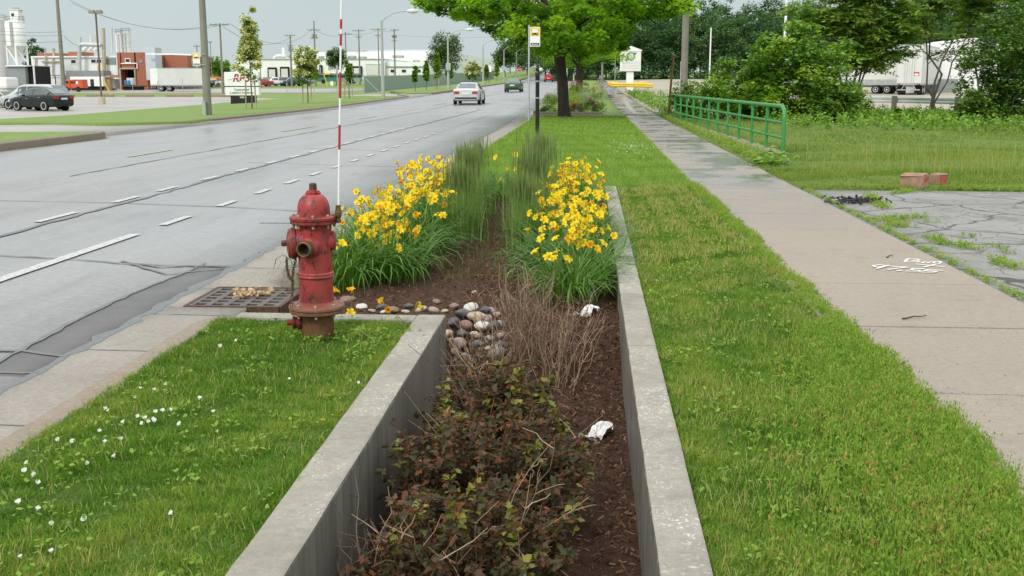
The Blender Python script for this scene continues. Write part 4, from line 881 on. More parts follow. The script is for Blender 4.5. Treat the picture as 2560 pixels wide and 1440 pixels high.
for k, y in enumerate(np.arange(8.55, 14.5, .54)):
    sd += 1; x = -.06 + random.uniform(-.09, .06) - (.0 if y < 12 else .1)
    lily(x, y, Bf(x, y), f'yellow daylily clump, {ORD[k]} from the crumpled paper along the long wall', 'daylilies beside the long wall', 16 if k else 12, 75 if y > 13 else 125, .66, .57, sd, .27)
for k, y in enumerate(np.arange(9.5, 14.4, .6)):
    sd += 1; x = -.36 + random.uniform(-.06, .06); lily(x, y, Bf(x, y), f'yellow daylily clump, {ORD[k]} from the bare twigs in the row beside the reeds', 'daylilies beside the long wall', 9, 75, .6, .52, sd, .24)
for k, (px_, py_, nf, lab) in enumerate(((850, 765, 3, 'small daylily in bloom right beside the hydrant flange'), (915, 785, 2, 'little daylily with one open bloom among the stones behind the cross wall'), (1000, 785, 2, 'little daylily with paired blooms in the middle of the stone row'), (1060, 785, 1, 'little daylily mostly in bud near the wall corner'))):
    zz = -.22
    p = at(px_, 800, -.2); lily(p[0], 7.28 + .05 * k, Bf(p[0], 7.3), lab, None, nf, 9, .22, .34 if k else .5, 300 + k, .05, .7)
# ---- feather reed grass
def reed(x, y, zb, label, h, n, seed, spread):
    g = np.random.default_rng(seed); t = thing('reed_grass', label, 'grass clump', (x, y, zb), 0, 'upright reed grasses in the planting bed')
    m = n; P = np.stack([g.normal(0, spread * .5, m), g.normal(0, spread * .5, m), np.full(m, -.02)], 1); az = np.arctan2(P[:, 1], P[:, 0]) + g.normal(0, .8, m)
    V, F, A = blades(P, g.uniform(.5, 1., m) * h * .78, np.full(m, .0095), g.uniform(.1, 1., m), az, 4, 1.4, g=g); link('foliage', npmesh('reed_leaves', V, F, M['reed'], A), t)
    m = n // 2; P = np.stack([g.normal(0, spread * .42, m), g.normal(0, spread * .42, m), np.full(m, -.02)], 1); az = g.uniform(0, 6.28, m); hh = g.uniform(.8, 1.08, m) * h; ln = g.uniform(.02, .22, m)
    parts = [blades(P, hh, np.full(m, .004), ln, az, 3, g=g)]; tips = parts[0][0].reshape(m, -1, 3)[:, -1]; mid = parts[0][0].reshape(m, -1, 3)[:, 4]
    link('stalks', npmesh('reed_stalks', *parts[0][:2], M['reed'], parts[0][2]), t)
    b = mid + (tips - mid) * .25; bb = np.repeat(b, 2, 0) + g.normal(0, .004, (m * 2, 3)); lv = np.repeat(np.linalg.norm(tips - b, axis=1), 2)
    V, F, A = blades(bb, lv * g.uniform(.8, 1.1, m * 2), np.full(m * 2, .008), g.uniform(.0, .25, m * 2), g.uniform(0, 6.28, m * 2), 3, 1, 2, g=g, az_w=g.uniform(0, 6.28, m * 2)); link('plumes', npmesh('reed_plumes', V, F, M['plume'], A), t)
for k, (x, y, h, n, sp, lb) in enumerate(((-1.38, 11.35, .86, 300, .22, 'nearest upright reed grass on the street side of the mulch path'), (-1.4, 12.3, .95, 300, .19, 'second upright reed grass on the street side of the mulch path'), (-1.4, 13.4, .95, 230, .18, 'farther upright reed grass behind two others on the street side'),
    (-.66, 10.9, .82, 230, .16, 'shorter upright reed grass leaning by the wall-side daylilies'), (-.62, 11.9, .98, 300, .21, 'tall upright reed grass in the middle of the wall side'), (-.6, 13., 1.06, 300, .22, 'tallest upright reed grass below the black post'), (-.6, 14.3, .95, 200, .22, 'farthest upright reed grass next to the verge lawn'))):
    reed(x, y, Bf(x, y), lb, h, n, 400 + k, sp)
for k, (x, y, s, lb) in enumerate(((-1.37, 9.75, 1., 'clipped dead grass stump on bare soil between two daylily rows'), (-1.3, 10.75, .8, 'dead brown grass stump at the foot of the street-side reed grass'), (-.52, 10.1, .75, 'dead brown grass stump at the foot of the wall-side reed grass'))):
    g = np.random.default_rng(440 + k); n = 420; P = np.stack([g.normal(0, .07 * s, n), g.normal(0, .07 * s, n), np.full(n, -.02)], 1); V, F, A = blades(P, g.uniform(.1, .2, n) * s, np.full(n, .005), g.uniform(.2, 1., n), np.arctan2(P[:, 1], P[:, 0]), 2, g=g)
    tag(link('dead_grass_stump', npmesh('dead_grass_stump', V, F, M['straw'], A), None, (x, y, Bf(x, y))), lb, 'grass clump', 'dead grass stumps')
g = np.random.default_rng(450); n = 900; X = g.uniform(-1.3, -.6, n); Y = g.uniform(9.2, 16, n); V, F, A = blades(np.stack([X, Y, B(X, Y)], 1), g.uniform(.03, .14, n), np.full(n, .006), g.uniform(.3, 1.4, n), g.uniform(0, 6.28, n), 2, g=g)
tag(link('bed_weeds', npmesh('bed_weeds', V, F, M['tall'], A * .7)), kind='stuff')
# far end of the bed: leafy daylily tops without bloom merge with the verge
for k, (x, y) in enumerate(((-1.1, 14.6), (-.9, 15.2), (-1.3, 15.5))): lily(x, y, Bf(x, y), ('leafy daylily clump nearest the reeds at the far end of the bed', 'leafy daylily clump in the middle of the far end of the bed', 'leafy daylily clump closest to the verge lawn at the far end')[k], None, 3, 90, .55, .5, 470 + k, .24)
# ---- bare twig shrub
def tubes(parts, mat, name, parent, k=4, g=None):
    Vs = []; Fs = []; As = []; o = 0
    for P, r in parts:
        mb = MB(); mb.tube(P, r, k, False); Vs += mb.v; Fs += [tuple(i + o for i in f) for f in mb.f]; As += [random.random()] * len(mb.v); o += len(mb.v)
    return link(name, npmesh(name, np.array(Vs), [np.array(Fs)], mat, As), parent)
def bare(x, y, label, n, h, spread, seed, lean=(0, 0), loc=None):
    g = random.Random(seed); t = thing('bare_shrub', label, 'shrub', (x, y, Bf(x, y)), 0, None); big = []; small = []
    for k in range(n):
        a = g.uniform(0, 6.283); r0 = abs(g.gauss(0, .09)); hh = h * g.uniform(.55, 1.1); s = abs(g.gauss(0, spread)); p0 = (r0 * math.cos(a), r0 * math.sin(a), -.02); p1 = (p0[0] + s * math.cos(a) + lean[0] * hh, p0[1] + s * math.sin(a) + lean[1] * hh, hh)
        P, r = twig(p0, p1, g.uniform(.0024, .0046), .0014, 5, .03, g); big.append((P, r))
        for _ in range(g.randint(2, 5)):
            i = g.randint(2, 4); q = P[i]; L = g.uniform(.06, .24); d = Vector((g.gauss(0, .6), g.gauss(0, .6), g.uniform(.3, 1))).normalized(); small.append(twig(q, q + d * L, .0022, .001, 3, .06, g))
    tubes(big, M['twig'], 'stems', t, 5); tubes(small, M['twig'], 'twig_sprays', t, 3); return t
bare(-.42, 7.2, 'leafless brown twiggy shrub in front of the stone spillway', 95, .66, .2, 7, (.05, .02))
bare(-.62, 6.6, 'leafless red-brown twigs leaning over the low wall corner', 34, .5, .3, 8, (-.28, 0))
bare(-.2, 6.9, 'leafless pale twigs below the wall-side daylilies', 36, .56, .2, 9, (.08, .1))
# ---- purple ninebark shrubs
def ninebark(x, y, label, n, h, spread, nl, seed, tips=0, dead=0):
    g = random.Random(seed); gn = np.random.default_rng(seed); t = thing('purple_shrub', label, 'shrub', (x, y, Bf(x, y)), 0, 'purple-leaved shrubs in the planter'); st = []; pos = []; ax = []; tip = []; tax = []
    for k in range(n):
        a = g.uniform(0, 6.283); hh = h * g.uniform(.55, 1.05); s = spread * math.sqrt(g.random()); p0 = Vector((g.gauss(0, .06), g.gauss(0, .06), -.02)); p1 = Vector((s * math.cos(a), s * math.sin(a) * 1.25, hh * (1.05 - .45 * (s / spread) ** 2)))
        P, r = twig(p0, p1, .005, .0018, 5, .04, g); st.append((P, r)); m = 62
        for j in range(m):
            u = g.uniform(.3, 1.) ** .7 * 5; i = min(int(u), 4); q = P[i].lerp(P[i + 1], u - i); d = Vector((g.gauss(0, 1), g.gauss(0, 1), g.gauss(.1, .4))).normalized(); pos.append(q + d * .012); ax.append(d)
        if k < tips:
            for j in range(14): tip.append(P[-1] + Vector((g.gauss(0, .012), g.gauss(0, .012), g.uniform(-.10, .02)))); tax.append(Vector((g.gauss(0, .6), g.gauss(0, .6), .8)))
    pos = np.array(pos); ax = np.array(ax); V, F, A = leaves(pos, gn.uniform(.02, .042, len(pos)), .3, [(x * .78, y, z) for x, y, z in LOBE_V], LOBE_F, g=gn, horiz=ax, rnd=np.clip(gn.random(len(pos)) * .75 + .25 * (pos[:, 2] / h) ** 2 * gn.random(len(pos)), 0, 1)); link('foliage', npmesh('purple_leaves', V, F, M['ninebark'], A), t)
    tubes(st, M['redstem'], 'stems', t, 5)
    if tip: V, F, A = leaves(np.array(tip), gn.uniform(.022, .04, len(tip)), .4, LOBE_V, LOBE_F, g=gn, horiz=np.array(tax)); link('young_leaves', npmesh('young_leaves', V, F, M['ninetip'], A), t)
    if dead:
        ds = []
        for k in range(dead):
            a = g.uniform(0, 6.283); s = spread * g.uniform(.5, 1.2); P, r = twig((g.gauss(0, .1), g.gauss(0, .1), .1), (s * math.cos(a), s * math.sin(a), h * g.uniform(.8, 1.3)), .0026, .0012, 5, .03, g); ds.append((P, r))
            for _ in range(3): i = g.randint(2, 4); ds.append(twig(P[i], P[i] + Vector((g.gauss(0, .1), g.gauss(0, .1), g.uniform(0, .12))), .0022, .0012, 3, .06, g))
        tubes(ds, M['twig'], 'dead_sprays', t, 4)
ninebark(-.5, 5.5, 'purple-leaved shrub with upright green-tipped shoots below the bare twigs', 95, .6, .42, 0, 51, 26, 8)
ninebark(-.46, 4.6, 'wide dark purple-leaved shrub in the middle of the planter beside the white litter', 135, .56, .5, 0, 52, 22, 4)
ninebark(-.42, 3.75, 'dark purple-leaved shrub with bare twigs at the near end of the planter', 115, .52, .45, 0, 53, 14, 12)
bare(-.78, 3.7, 'bare reddish twigs leaning against the left planter wall', 14, .42, .22, 12, (-.2, 0))
# ---- litter
def crumple(loc, s, seed, label):
    g = np.random.default_rng(seed); bm = bmesh.new(); bmesh.ops.create_grid(bm, x_segments=12, y_segments=9, size=.5)
    for v in bm.verts: x, y = v.co.x, v.co.y; v.co = (x * (1 + .2 * math.sin(5 * y)), y * .6 + .1 * math.sin(7 * x), .12 * math.sin(6 * x + 2 * y) + .09 * math.sin(9 * y - 3 * x) + .22 * abs(x) ** 1.5 + g.normal(0, .03) + .1)
    me = bpy.data.meshes.new('crumpled_paper'); bm.to_mesh(me); bm.free(); me.materials.append(M['paper']); o = link('crumpled_paper', me); o.location = loc; o.scale = (s, s, s); o.rotation_euler = (.1, -.1, .5); o['label'] = label; o['category'] = 'litter'; o['group'] = 'paper litter on the mulch'
p = at(1465, 833, -.33); crumple((p[0], p[1], Bf(p[0], p[1]) + .01), .19, 3, 'crumpled white paper on mulch below the wall-side daylilies')
p = at(1492, 1088, -.43); crumple((p[0], p[1], Bf(p[0], p[1]) + .01), .2, 4, 'crumpled white paper on mulch beside the purple shrub')
# ---- bindweed flowers in the near lawn
bw = [(350, 964), (387, 967), (418, 953), (343, 986), (259, 1016), (272, 1019), (424, 1015), (407, 1019), (388, 1022), (343, 1032), (310, 1048), (363, 1040), (358, 1050), (372, 1046), (384, 1040), (389, 1044), (249, 1068), (300, 1090), (260, 1098), (183, 1095), (220, 1148), (288, 1133), (72, 1148), (60, 1168), (88, 1178), (92, 1198), (46, 1248), (91, 1264), (128, 1296), (212, 1286), (127, 1368), (53, 1381), (432, 1273), (545, 1072), (534, 1023), (453, 1051), (497, 991), (147, 1089), (550, 858), (592, 845), (725, 940), (893, 950)]
def trumpet(name, s, seed):
    g = np.random.default_rng(seed); V = [(0, 0, 0)]; F = []; n = 10
    for k in range(n): a = 2 * math.pi * k / n; r = .55 * (1 + .12 * g.normal()); V += [(.2 * math.cos(a), .2 * math.sin(a), .5), (r * math.cos(a), r * math.sin(a), .78 + .08 * g.normal())]
    for k in range(n): a, b = 1 + 2 * k, 1 + 2 * ((k + 1) % n); F += [(0, a, b), (a, a + 1, b + 1, b)]
    me = bpy.data.meshes.new(name); me.from_pydata(V, [], F); me.materials.append(M['wflower']); at_ = me.attributes.new('rnd', 'FLOAT', 'POINT'); at_.data.foreach_set('value', g.random(len(V)).astype('f')); return me
TR = [trumpet('bindweed_flower', 1, k) for k in range(3)]
for k, (x, y) in enumerate(bw):
    p = at(x, y, .035); o = link('bindweed_flower', TR[k % 3]); o.location = (p[0], p[1], .012); s = random.uniform(.014, .022); o.scale = (s, s, s * 1.25); o.rotation_euler = (random.uniform(.1, .9), random.uniform(-.5, .5), random.uniform(-.6, .6))
    tag(o, 'small white bindweed flower open in the mown lawn near the hydrant', 'flower', 'white bindweed flowers in the near lawn')
# broad weed leaves round the hydrant foot
g = np.random.default_rng(61); n = 120; a = g.uniform(0, 6.283, n); r = .11 + np.abs(g.normal(0, .04, n)); X = hx + r * np.cos(a); Y = hy + r * np.sin(a); X = np.append(X, hx + .2 + np.abs(g.normal(0, .16, 160))); Y = np.append(Y, hy + g.normal(.02, .07, 160)); n = len(X)
V, F, A = leaves(np.stack([X, Y, g.uniform(.0, .05, n)], 1), g.uniform(.02, .045, n), .4, g=g); tag(link('broad_leaf_weeds', npmesh('broad_leaf_weeds', V, F, M['weed'], A * .6)), kind='stuff')
# ---- black post, bus stop sign
p = col(1343, 27.6)
t = thing('ornamental_post', 'slim black metal post with spiked finial standing in the verge', 'post', (p[0], 27.6, p[2]))
mb = MB(); mb.lathe([(.062, -.05), (.062, .02), (.052, .03), (.05, 1.56), (.056, 1.6), (.06, 1.72), (.052, 1.78), (.035, 1.8), (.045, 1.83)], 20); mb.build('shaft', M['black'], t, True)
mb = MB(); mb.lathe([(.045, 1.83), (.05, 1.86), (.025, 1.89), (.034, 1.92), (.012, 1.96), (.011, 2.1), (.002, 2.16)], 14); mb.build('finial', M['black'], t, True)
for z in (1.12, 1.53): mb = MB(); mb.lathe([(.055, z), (.056, z + .03)], 18); mb.build('band', M['steel'], t, True)
mb = MB(); mb.lathe([(.0, -.04), (.04, -.025), (.05, 0), (.04, .025), (0, .04)], 12, (.085, -.02, 1.83), (0, -1, 0)); mb.build('round_light', M['offwhite'], t, True)
def bus_panel(t, w, h, z0, y=-.03, x0=0.):
    mb = MB(); mb.b2(x0, x0 + w, y - .006, y, z0, z0 + h); pn = mb.build('sign_panel', M['white'], t)
    f = lambda a, b, c, d, m, nm, k=1: (lambda q: q.build(nm, m, pn))(MB().b2(x0 + w * a, x0 + w * b, y - .006 - .003 * k, y - .0065 - .003 * (k - 1), z0 + h * c, z0 + h * d))
    f(.04, .96, .52, .97, M['signy'], 'yellow_field'); f(.22, .78, .70, .88, M['white'], 'bus_window', 2); f(.2, .8, .60, .70, M['black'], 'bus_front', 2); f(.24, .36, .575, .6, M['black'], 'bus_wheel', 2); f(.64, .76, .575, .6, M['black'], 'bus_wheel', 2)
    f(.26, .36, .635, .66, M['white'], 'bus_headlight', 3); f(.64, .74, .635, .66, M['white'], 'bus_headlight', 3); f(.17, .22, .80, .87, M['black'], 'bus_mirror', 2); f(.78, .83, .80, .87, M['black'], 'bus_mirror', 2)
    f(.08, .92, .05, .18, M['black'], 'black_band'); f(.2, .3, .085, .145, M['white'], 'band_mark', 2); f(.36, .8, .1, .13, M['white'], 'band_mark', 2)
    return pn
p = col(1322, 41.7)
t = thing('bus_stop_sign', 'yellow and white bus stop sign on a slim galvanised post', 'bus stop sign', (p[0], 41.7, p[2]))
mb = MB(); mb.lathe([(.032, -.1), (.032, 3.58), (.02, 3.62)], 10); mb.build('post', M['steel'], t, True); bus_panel(t, .385, .72, 2.83, -.035, .035)
# ---- green railing
a0 = np.array([4.10, 23.4]); a1 = np.array([3.34, 43.2])
t = thing('green_railing', 'green painted pipe railing along the sidewalk edge with rounded end', 'railing', (a0[0], a0[1], Tf(*a0)))
d = np.append(a1 - a0, 0.); hz = 1.02; n = 11
P = lambda u, z: (d[0] * u, d[1] * u, z)
bend = [P(0, -.1), P(0, hz - .28), P(.001, hz - .16), P(.004, hz - .06), P(.010, hz - .012), P(.02, hz), P(.5, hz), P(.985, hz), P(.996, hz - .04), P(1, hz - .15), P(1, -.1)]
mb = MB(); mb.tube(bend, .045, 10); mb.build('top_rail', M['green'], t, True)
for z in (.36, .68): mb = MB(); mb.tube([P(0, z), P(1, z)], .03, 8); mb.build('middle_rail', M['green'], t, True)
for k in range(1, n): mb = MB(); mb.tube([P(k / n, -.02), P(k / n, hz)], .036, 8); mb.box(P(k / n, -.005), (.13, .13, .02)); mb.build('baluster', M['green'], t, True)
mb = MB()
for k in range(24):
    u = k / 24; mb.box((a0[0] + d[0] * (u + .02) - .02, a0[1] + d[1] * (u + .02), Tf(*(a0 + d[:2] * u)) + .0), (.3 + .05 * random.random(), .8, .1 + .02 * random.random()), random.uniform(-.02, .06))
tag(mb.build('railing_footing', M['kerb'], bevel=.02), 'low broken concrete footing under the green railing', 'footing')
# broad-leaved vine at the railing foot
g = np.random.default_rng(71); n = 150; p = col(1925, 20.6); V, F, A = leaves(np.stack([g.normal(p[0], .2, n), g.normal(20.7, .35, n), np.abs(g.normal(.12, .1, n))], 1), g.uniform(.08, .16, n), .8, LOBE_V, LOBE_F, g=g)
link('foliage', npmesh('vine_leaves', V, F, M['bush'], A), thing('vine_plant', 'broad-leaved vine sprawling at the near foot of the green railing', 'plant'))
# ---- broken blocks and debris
for k, (x, yb, s, lb, rz) in enumerate(((2290, 472, (.34, .26, .2), 'larger broken masonry block with red painted end on the lot edge', -.6), (2350, 468, (.17, .2, .19), 'smaller broken red masonry block on the lot edge', -.9))):
    p = at(x, yb, 0); t = thing('broken_block', lb, 'masonry block', (p[0], p[1] + .12, 0), rz, 'broken blocks at the edge of the cracked lot')
    mb = MB(); mb.box((0, 0, s[2] / 2), s); o = mb.build('block', M['brickred'], t, bevel=.022)
    g = random.Random(k)
    for v in o.data.vertices: v.co += Vector((g.gauss(0, .013), g.gauss(0, .013), g.gauss(0, .013)))
    mb = MB(); mb.box((s[0] / 2 + .006, 0, s[2] * .5), (.014, s[1] * .72, s[2] * .7)); mb.build('painted_end', M['blockpaint'], t)
g = random.Random(5); tw = []
pc = at(2140, 507, 0)
for k in range(90): a = g.uniform(0, 6.28); q = (g.gauss(0, .17), g.gauss(0, .16), g.uniform(.005, .06)); tw.append(twig(q, (q[0] + .09 * math.cos(a), q[1] + .09 * math.sin(a), g.uniform(.005, .07)), .012, .005, 3, .12, g))
o = tubes(tw, plain('rotten_bark', (.03, .028, .026), .9), 'rotten_debris', None, 5); o.location = (pc[0], pc[1], 0); tag(o, 'dark heap of rotten bark at the corner of the cracked lot', 'debris')
for (x, y, L, rz, lb) in ((2285, 793, .2, .5, 'thin dark twig lying on the sidewalk below the painted mark'), (2225, 640, .14, .9, 'thin pale twig lying on the sidewalk left of the painted mark')):
    p = at(x, y, .02); mb = MB(); P, r = twig((-L / 2, 0, 0), (L / 2, 0, .004), .006, .003, 4, .03, random); mb.tube(P, r, 5); o = mb.build('fallen_twig', M['bark']); o.location = tuple(p); o.rotation_euler = (0, 0, rz); tag(o, lb, 'twig')
# ================================================================== TREES AND BUSHES
def crown(clusters, per, leaf, mat, seed, flat_=.6, up=.5, tv=LEAF_V, tf=LEAF_F, name='crown', parent=None, shade=.15):
    """clusters (n,4): centre and radius; leaves fill each cluster's volume, denser near its skin"""
    g = np.random.default_rng(seed); C = np.asarray(clusters); n = len(C); idx = np.repeat(np.arange(n), per); d = unit(g.normal(size=(len(idx), 3))); r = g.random(len(idx)) ** .45
    pos = C[idx, :3] + d * (r * C[idx, 3])[:, None] * np.array([1, 1, flat_]); cr_ = (C[:, 4] if C.shape[1] > 4 else g.random(n))[idx]
    A = np.clip(.7 * cr_ + .3 * g.random(len(idx)) + g.normal(0, .06, len(idx)), 0, 1)
    V, F, A = leaves(pos, g.uniform(.65, 1.25, len(idx)) * leaf, up, tv, tf, rnd=A, g=g); return link(name, npmesh(name, V, F, mat, A), parent)
def limbs(name, paths, mat, parent, k=8):
    mb = MB()
    for P, r in paths: mb.tube(P, r, k)
    return mb.build(name, mat, parent, True)
def simple_tree(name, label, cat, group, loc, h, cw, trunk_h, leaf, mat, ncl, per, seed, shape='round', trunk_r=None, bark=None, bloom=0, stakes=0, flat_=.75):
    g = np.random.default_rng(seed); t = thing(name, label, cat, loc, 0, group); tr = trunk_r or h * .022; C = []
    for _ in range(ncl):
        d = unit(g.normal(size=3)); rr = g.random() ** .5
        z = trunk_h + (h - trunk_h) * (.5 + .5 * d[2] * rr); u = (z - trunk_h) / (h - trunk_h)
        wd = {'round': math.sqrt(max(.02, 1 - (2 * u - 1) ** 2)), 'cone': (1 - u) ** .8 * min(1, .35 + 3 * u), 'column': .9 * (1 - .5 * u ** 3) * min(1, .5 + 3 * u), 'spire': .3 + 1.1 * max(0, .66 - u) * min(1, .3 + 3 * u)}[shape]
        hd = unit(np.append(d[:2], 0.)); q = rr if shape == 'round' else g.random() ** .5
        C.append((hd[0] * q * wd * cw / 2 * .85, hd[1] * q * wd * cw / 2 * .85, z, cw * g.uniform(.10, .19) * (.65 + .4 * wd)))
    C = np.array(C)
    P = [(0, 0, -.2), (h * .004, 0, trunk_h * .6), (0, h * .004, trunk_h), (0, 0, trunk_h + (h - trunk_h) * .6), (0, 0, h * .93)]; paths = [(P, [tr * 1.2, tr, tr * .85, tr * .5, tr * .12])]
    for c in C[g.permutation(ncl)[:min(16, ncl)]]: paths.append(twig((0, 0, max(trunk_h * .85, c[2] - math.hypot(c[0], c[1]) * .7)), tuple(c[:3]), tr * .35, tr * .08, 3, .03))
    limbs('trunk', paths, bark or M['gbark'], t, 6); crown(C, per, leaf, mat, seed + 1, flat_, parent=t)
    if bloom:
        k = C[:, 2] > trunk_h + (h - trunk_h) * (.3 if shape == 'round' else .15); Cb = C[k][:int(bloom * k.sum())].copy(); Cb[:, :2] *= 1.12; Cb[:, 3] *= .7; crown(Cb, per, leaf * 1.1, M['bloom'], seed + 2, .8, name='blossom', parent=t)
    for s in range(stakes):
        mb = MB(); a = 2.5 + s * 2.9; mb.tube([(.5 * math.cos(a), .3 * math.sin(a), -.1), (.42 * math.cos(a), .25 * math.sin(a), 1.6)], .045, 6); mb.build('stake', M['stake'], t)
    return t
# ---- street maple over the sidewalk verge
p = col(1410, 47.6); mx_, my_, mz_ = p
t = thing('maple_tree', 'large bright green street maple with dark trunk on the verge', 'tree', (mx_, my_, mz_), 0, 'street trees on the sidewalk verge')
g = np.random.default_rng(801); tr = random.Random(801)
F1 = (-.25, 0, 3.05)
paths = [([(.06, 0, -.3), (.03, 0, .0), (-.03, 0, .5), (-.08, 0, 1.5), (-.2, 0, 2.4), F1], [.40, .31, .25, .235, .24, .26]),
         ([F1, (-.55, .1, 3.7), (-.8, .2, 4.6), (-1.2, .3, 6.2)], [.19, .16, .13, .07]), ([(-.2, 0, 2.6), (.25, 0, 3.1), (.7, .2, 3.6), (1.1, .4, 4.6), (1.4, .5, 6)], [.15, .15, .13, .1, .06])]
C = []
while len(C) < 330:
    a = g.uniform(0, 6.283); r = 5.6 * math.sqrt(g.random()); x, y = r * math.cos(a) - .3, r * math.sin(a); lo = float(np.interp(x, [-5.9, -5.2, -3.65, -2.6, -1.56, -.4, 1.9, 2.3, 2.7, 4.0, 4.9], [4.75, 4.65, 4.25, 3.75, 3.15, 2.8, 2.9, 3.2, 4.1, 4.3, 4.7])) + .2 * math.sin(4 * a); hi = 9.2 - 1.1 * (r / 5.6) ** 2 * 2.6
    z = lo + (hi - lo) * g.random() ** 1.5
    if z > 7.6 and g.random() < .6: continue
    C.append((x, y, z, g.uniform(.34, .66)))
for q in ((-6.2, -.6, 4.85, .36), (-5.8, -.3, 4.65, .42), (-5.2, -.9, 4.5, .45), (-4.5, -.6, 4.3, .45), (-3.8, -1., 4.1, .45), (-3.2, -1.2, 3.75, .4), (-2.7, -1., 3.5, .4), (-2.1, -1.1, 3.1, .45), (3.9, -.5, 4.4, .5), (4.6, 0, 4.5, .5), (3.2, -.8, 4.4, .5), (2.45, -.9, 2.95, .26), (2.3, -.9, 3.15, .4), (4.9, .6, 4.8, .45), (5.1, .2, 5., .5)): C.append(q)
C = np.array(C)
for c in C[np.argsort(C[:, 2])[::7]]:
    b = paths[1 if c[0] < 0 else 2][0]; q = b[tr.randint(1, len(b) - 1)]; paths.append(twig(q, tuple(c[:3]), .055, .012, 5, .05, tr))
limbs('trunk', paths, M['bark'], t, 10); crown(C, 135, .17, M['maple'], 803, .6, .45, [(0, 0, 0), (.3, .2, .02), (.5, .55, .0), (.2, .62, .03), (0, 1.05, -.08), (-.2, .62, .03), (-.5, .55, 0), (-.3, .2, .02)], [[(0, 1, 2, 3)], [(0, 3, 4, 5)], [(0, 5, 6, 7)]], parent=t)
# second tree along the verge
p = col(1448, 88.); t = thing('maple_tree', 'darker street maple behind the flower bed', 'tree', tuple(p), 0, 'street trees on the sidewalk verge'); C = []
for _ in range(150):
    a = g.uniform(0, 6.283); r = 3.7 * math.sqrt(g.random()); C.append((r * math.cos(a), r * math.sin(a), 2.6 + .25 * math.sin(3 * a) + .5 * (r / 4.6) ** 2 + g.random() ** 1.3 * 6 * (1 - .5 * (r / 4.6) ** 2), g.uniform(.5, .9)))
paths = [([(0, 0, -.3), (0, 0, .4), (0, 0, 2.4), (.2, 0, 5)], [.36, .29, .27, .12])] + [twig((0, 0, 2.4), tuple(c[:3]), .08, .02, 4, .04, tr) for c in C[::12]]
limbs('trunk', paths, M['bark'], t, 8); crown(C, 150, .17, M['maple'], 805, .6, .8, parent=t)
# ---- young trees on the far verge
YT = [(630, 60, 5.6, 2.5, 1.3, 'spire', 1., 2, 'young tree in cream blossom with tall spike top, in front of the white sign'), (770, 71, 3.75, 1.95, 1.1, 'round', .85, 2, 'young round-headed tree in cream blossom between stakes'), (873, 83, 3.2, .75, .9, 'column', 0, 2, 'narrow leafy sapling right of the banded rod'),
      (1038, 114, 2.6, .75, .9, 'column', 0, 0, 'small narrow sapling in front of the green mesh fence'), (1066, 121, 3.3, 1., 1., 'cone', 0, 0, 'slim sapling second along the green mesh fence'), (1092, 129, 4.6, 1.5, 1.1, 'cone', 0, 2, 'taller staked sapling before the big round tree'), (1124, 138, 3.9, 1.5, 1.1, 'cone', 0, 0, 'sapling beside the sign on the second street light'), (1182, 168, 3.6, 2.7, .8, 'round', .95, 0, 'bushy tree covered in cream blossom by the fence'), (1216, 190, 3.2, 1.6, .8, 'cone', 0, 0, 'small dark sapling past the blossoming tree'), (1242, 212, 3.9, 1.7, .8, 'cone', 0, 0, 'sapling near the far street lights')]
for k, (px_, Y, h, cw, th, shp, bl, stk, lb) in enumerate(YT):
    p = col(px_, Y); simple_tree('young_tree', lb, 'tree', 'young trees on the opposite verge', tuple(p), h, cw, th, .17 if Y < 100 else .21, M['ytree'], 60 if shp != 'column' else 40, 62, 820 + 5 * k, shp, .045, None, bl, stk)
# ---- larger trees across the road
p = col(1115, 250.); simple_tree('round_tree', 'large round dark green tree in front of the long white warehouse', 'tree', None, tuple(p), 11.6, 9.6, 1.8, .45, M['dleaf'], 130, 60, 870, 'round', .25)
p = col(842, 255.); simple_tree('round_tree', 'compact dark tree clipped round before the loading docks', 'tree', None, tuple(p), 8.5, 5.4, 3.2, .35, M['dleaf'], 110, 60, 875, 'round', .12)
for k, (px_, Y, h, cw, lb) in enumerate(((1262, 290, 9, 7, 'leftmost tree of the grove past the stop sign'), (1290, 300, 9.5, 8, 'second tree of the grove past the stop sign'), (1318, 315, 10, 9, 'third tree of the grove past the stop sign'), (1345, 340, 10, 9, 'fourth tree of the grove, nearest the road'), (1275, 370, 10, 9, 'rear tree standing behind the grove'), (1310, 420, 11, 10, 'farthest tree on the hill left of the road'), (1352, 460, 8, 9, 'low tree at the crest left of the road'))):
    p = col(px_, Y); simple_tree('roadside_tree', lb, 'tree', 'trees up the hill left of the road', tuple(p), h, cw, 2.2, .5, M['dleaf'], 90, 46, 880 + 5 * k, 'round', .2)
for k, (px_, Y, h, cw, lb) in enumerate(((536, 290, 7, 6, 'left dense green tree between the factory and the white sign'), (556, 296, 6, 6, 'right dense green tree between the factory and the white sign'), (90, 225, 10, 5, 'dark tree showing behind the white silo legs'))):
    p = col(px_, Y); simple_tree('yard_tree', lb, 'tree', 'trees by the factory', tuple(p), h, cw, .8, .5, M['ytree'] if k < 2 else M['dleaf'], 70, 46, 930 + 5 * k, 'round', .15)
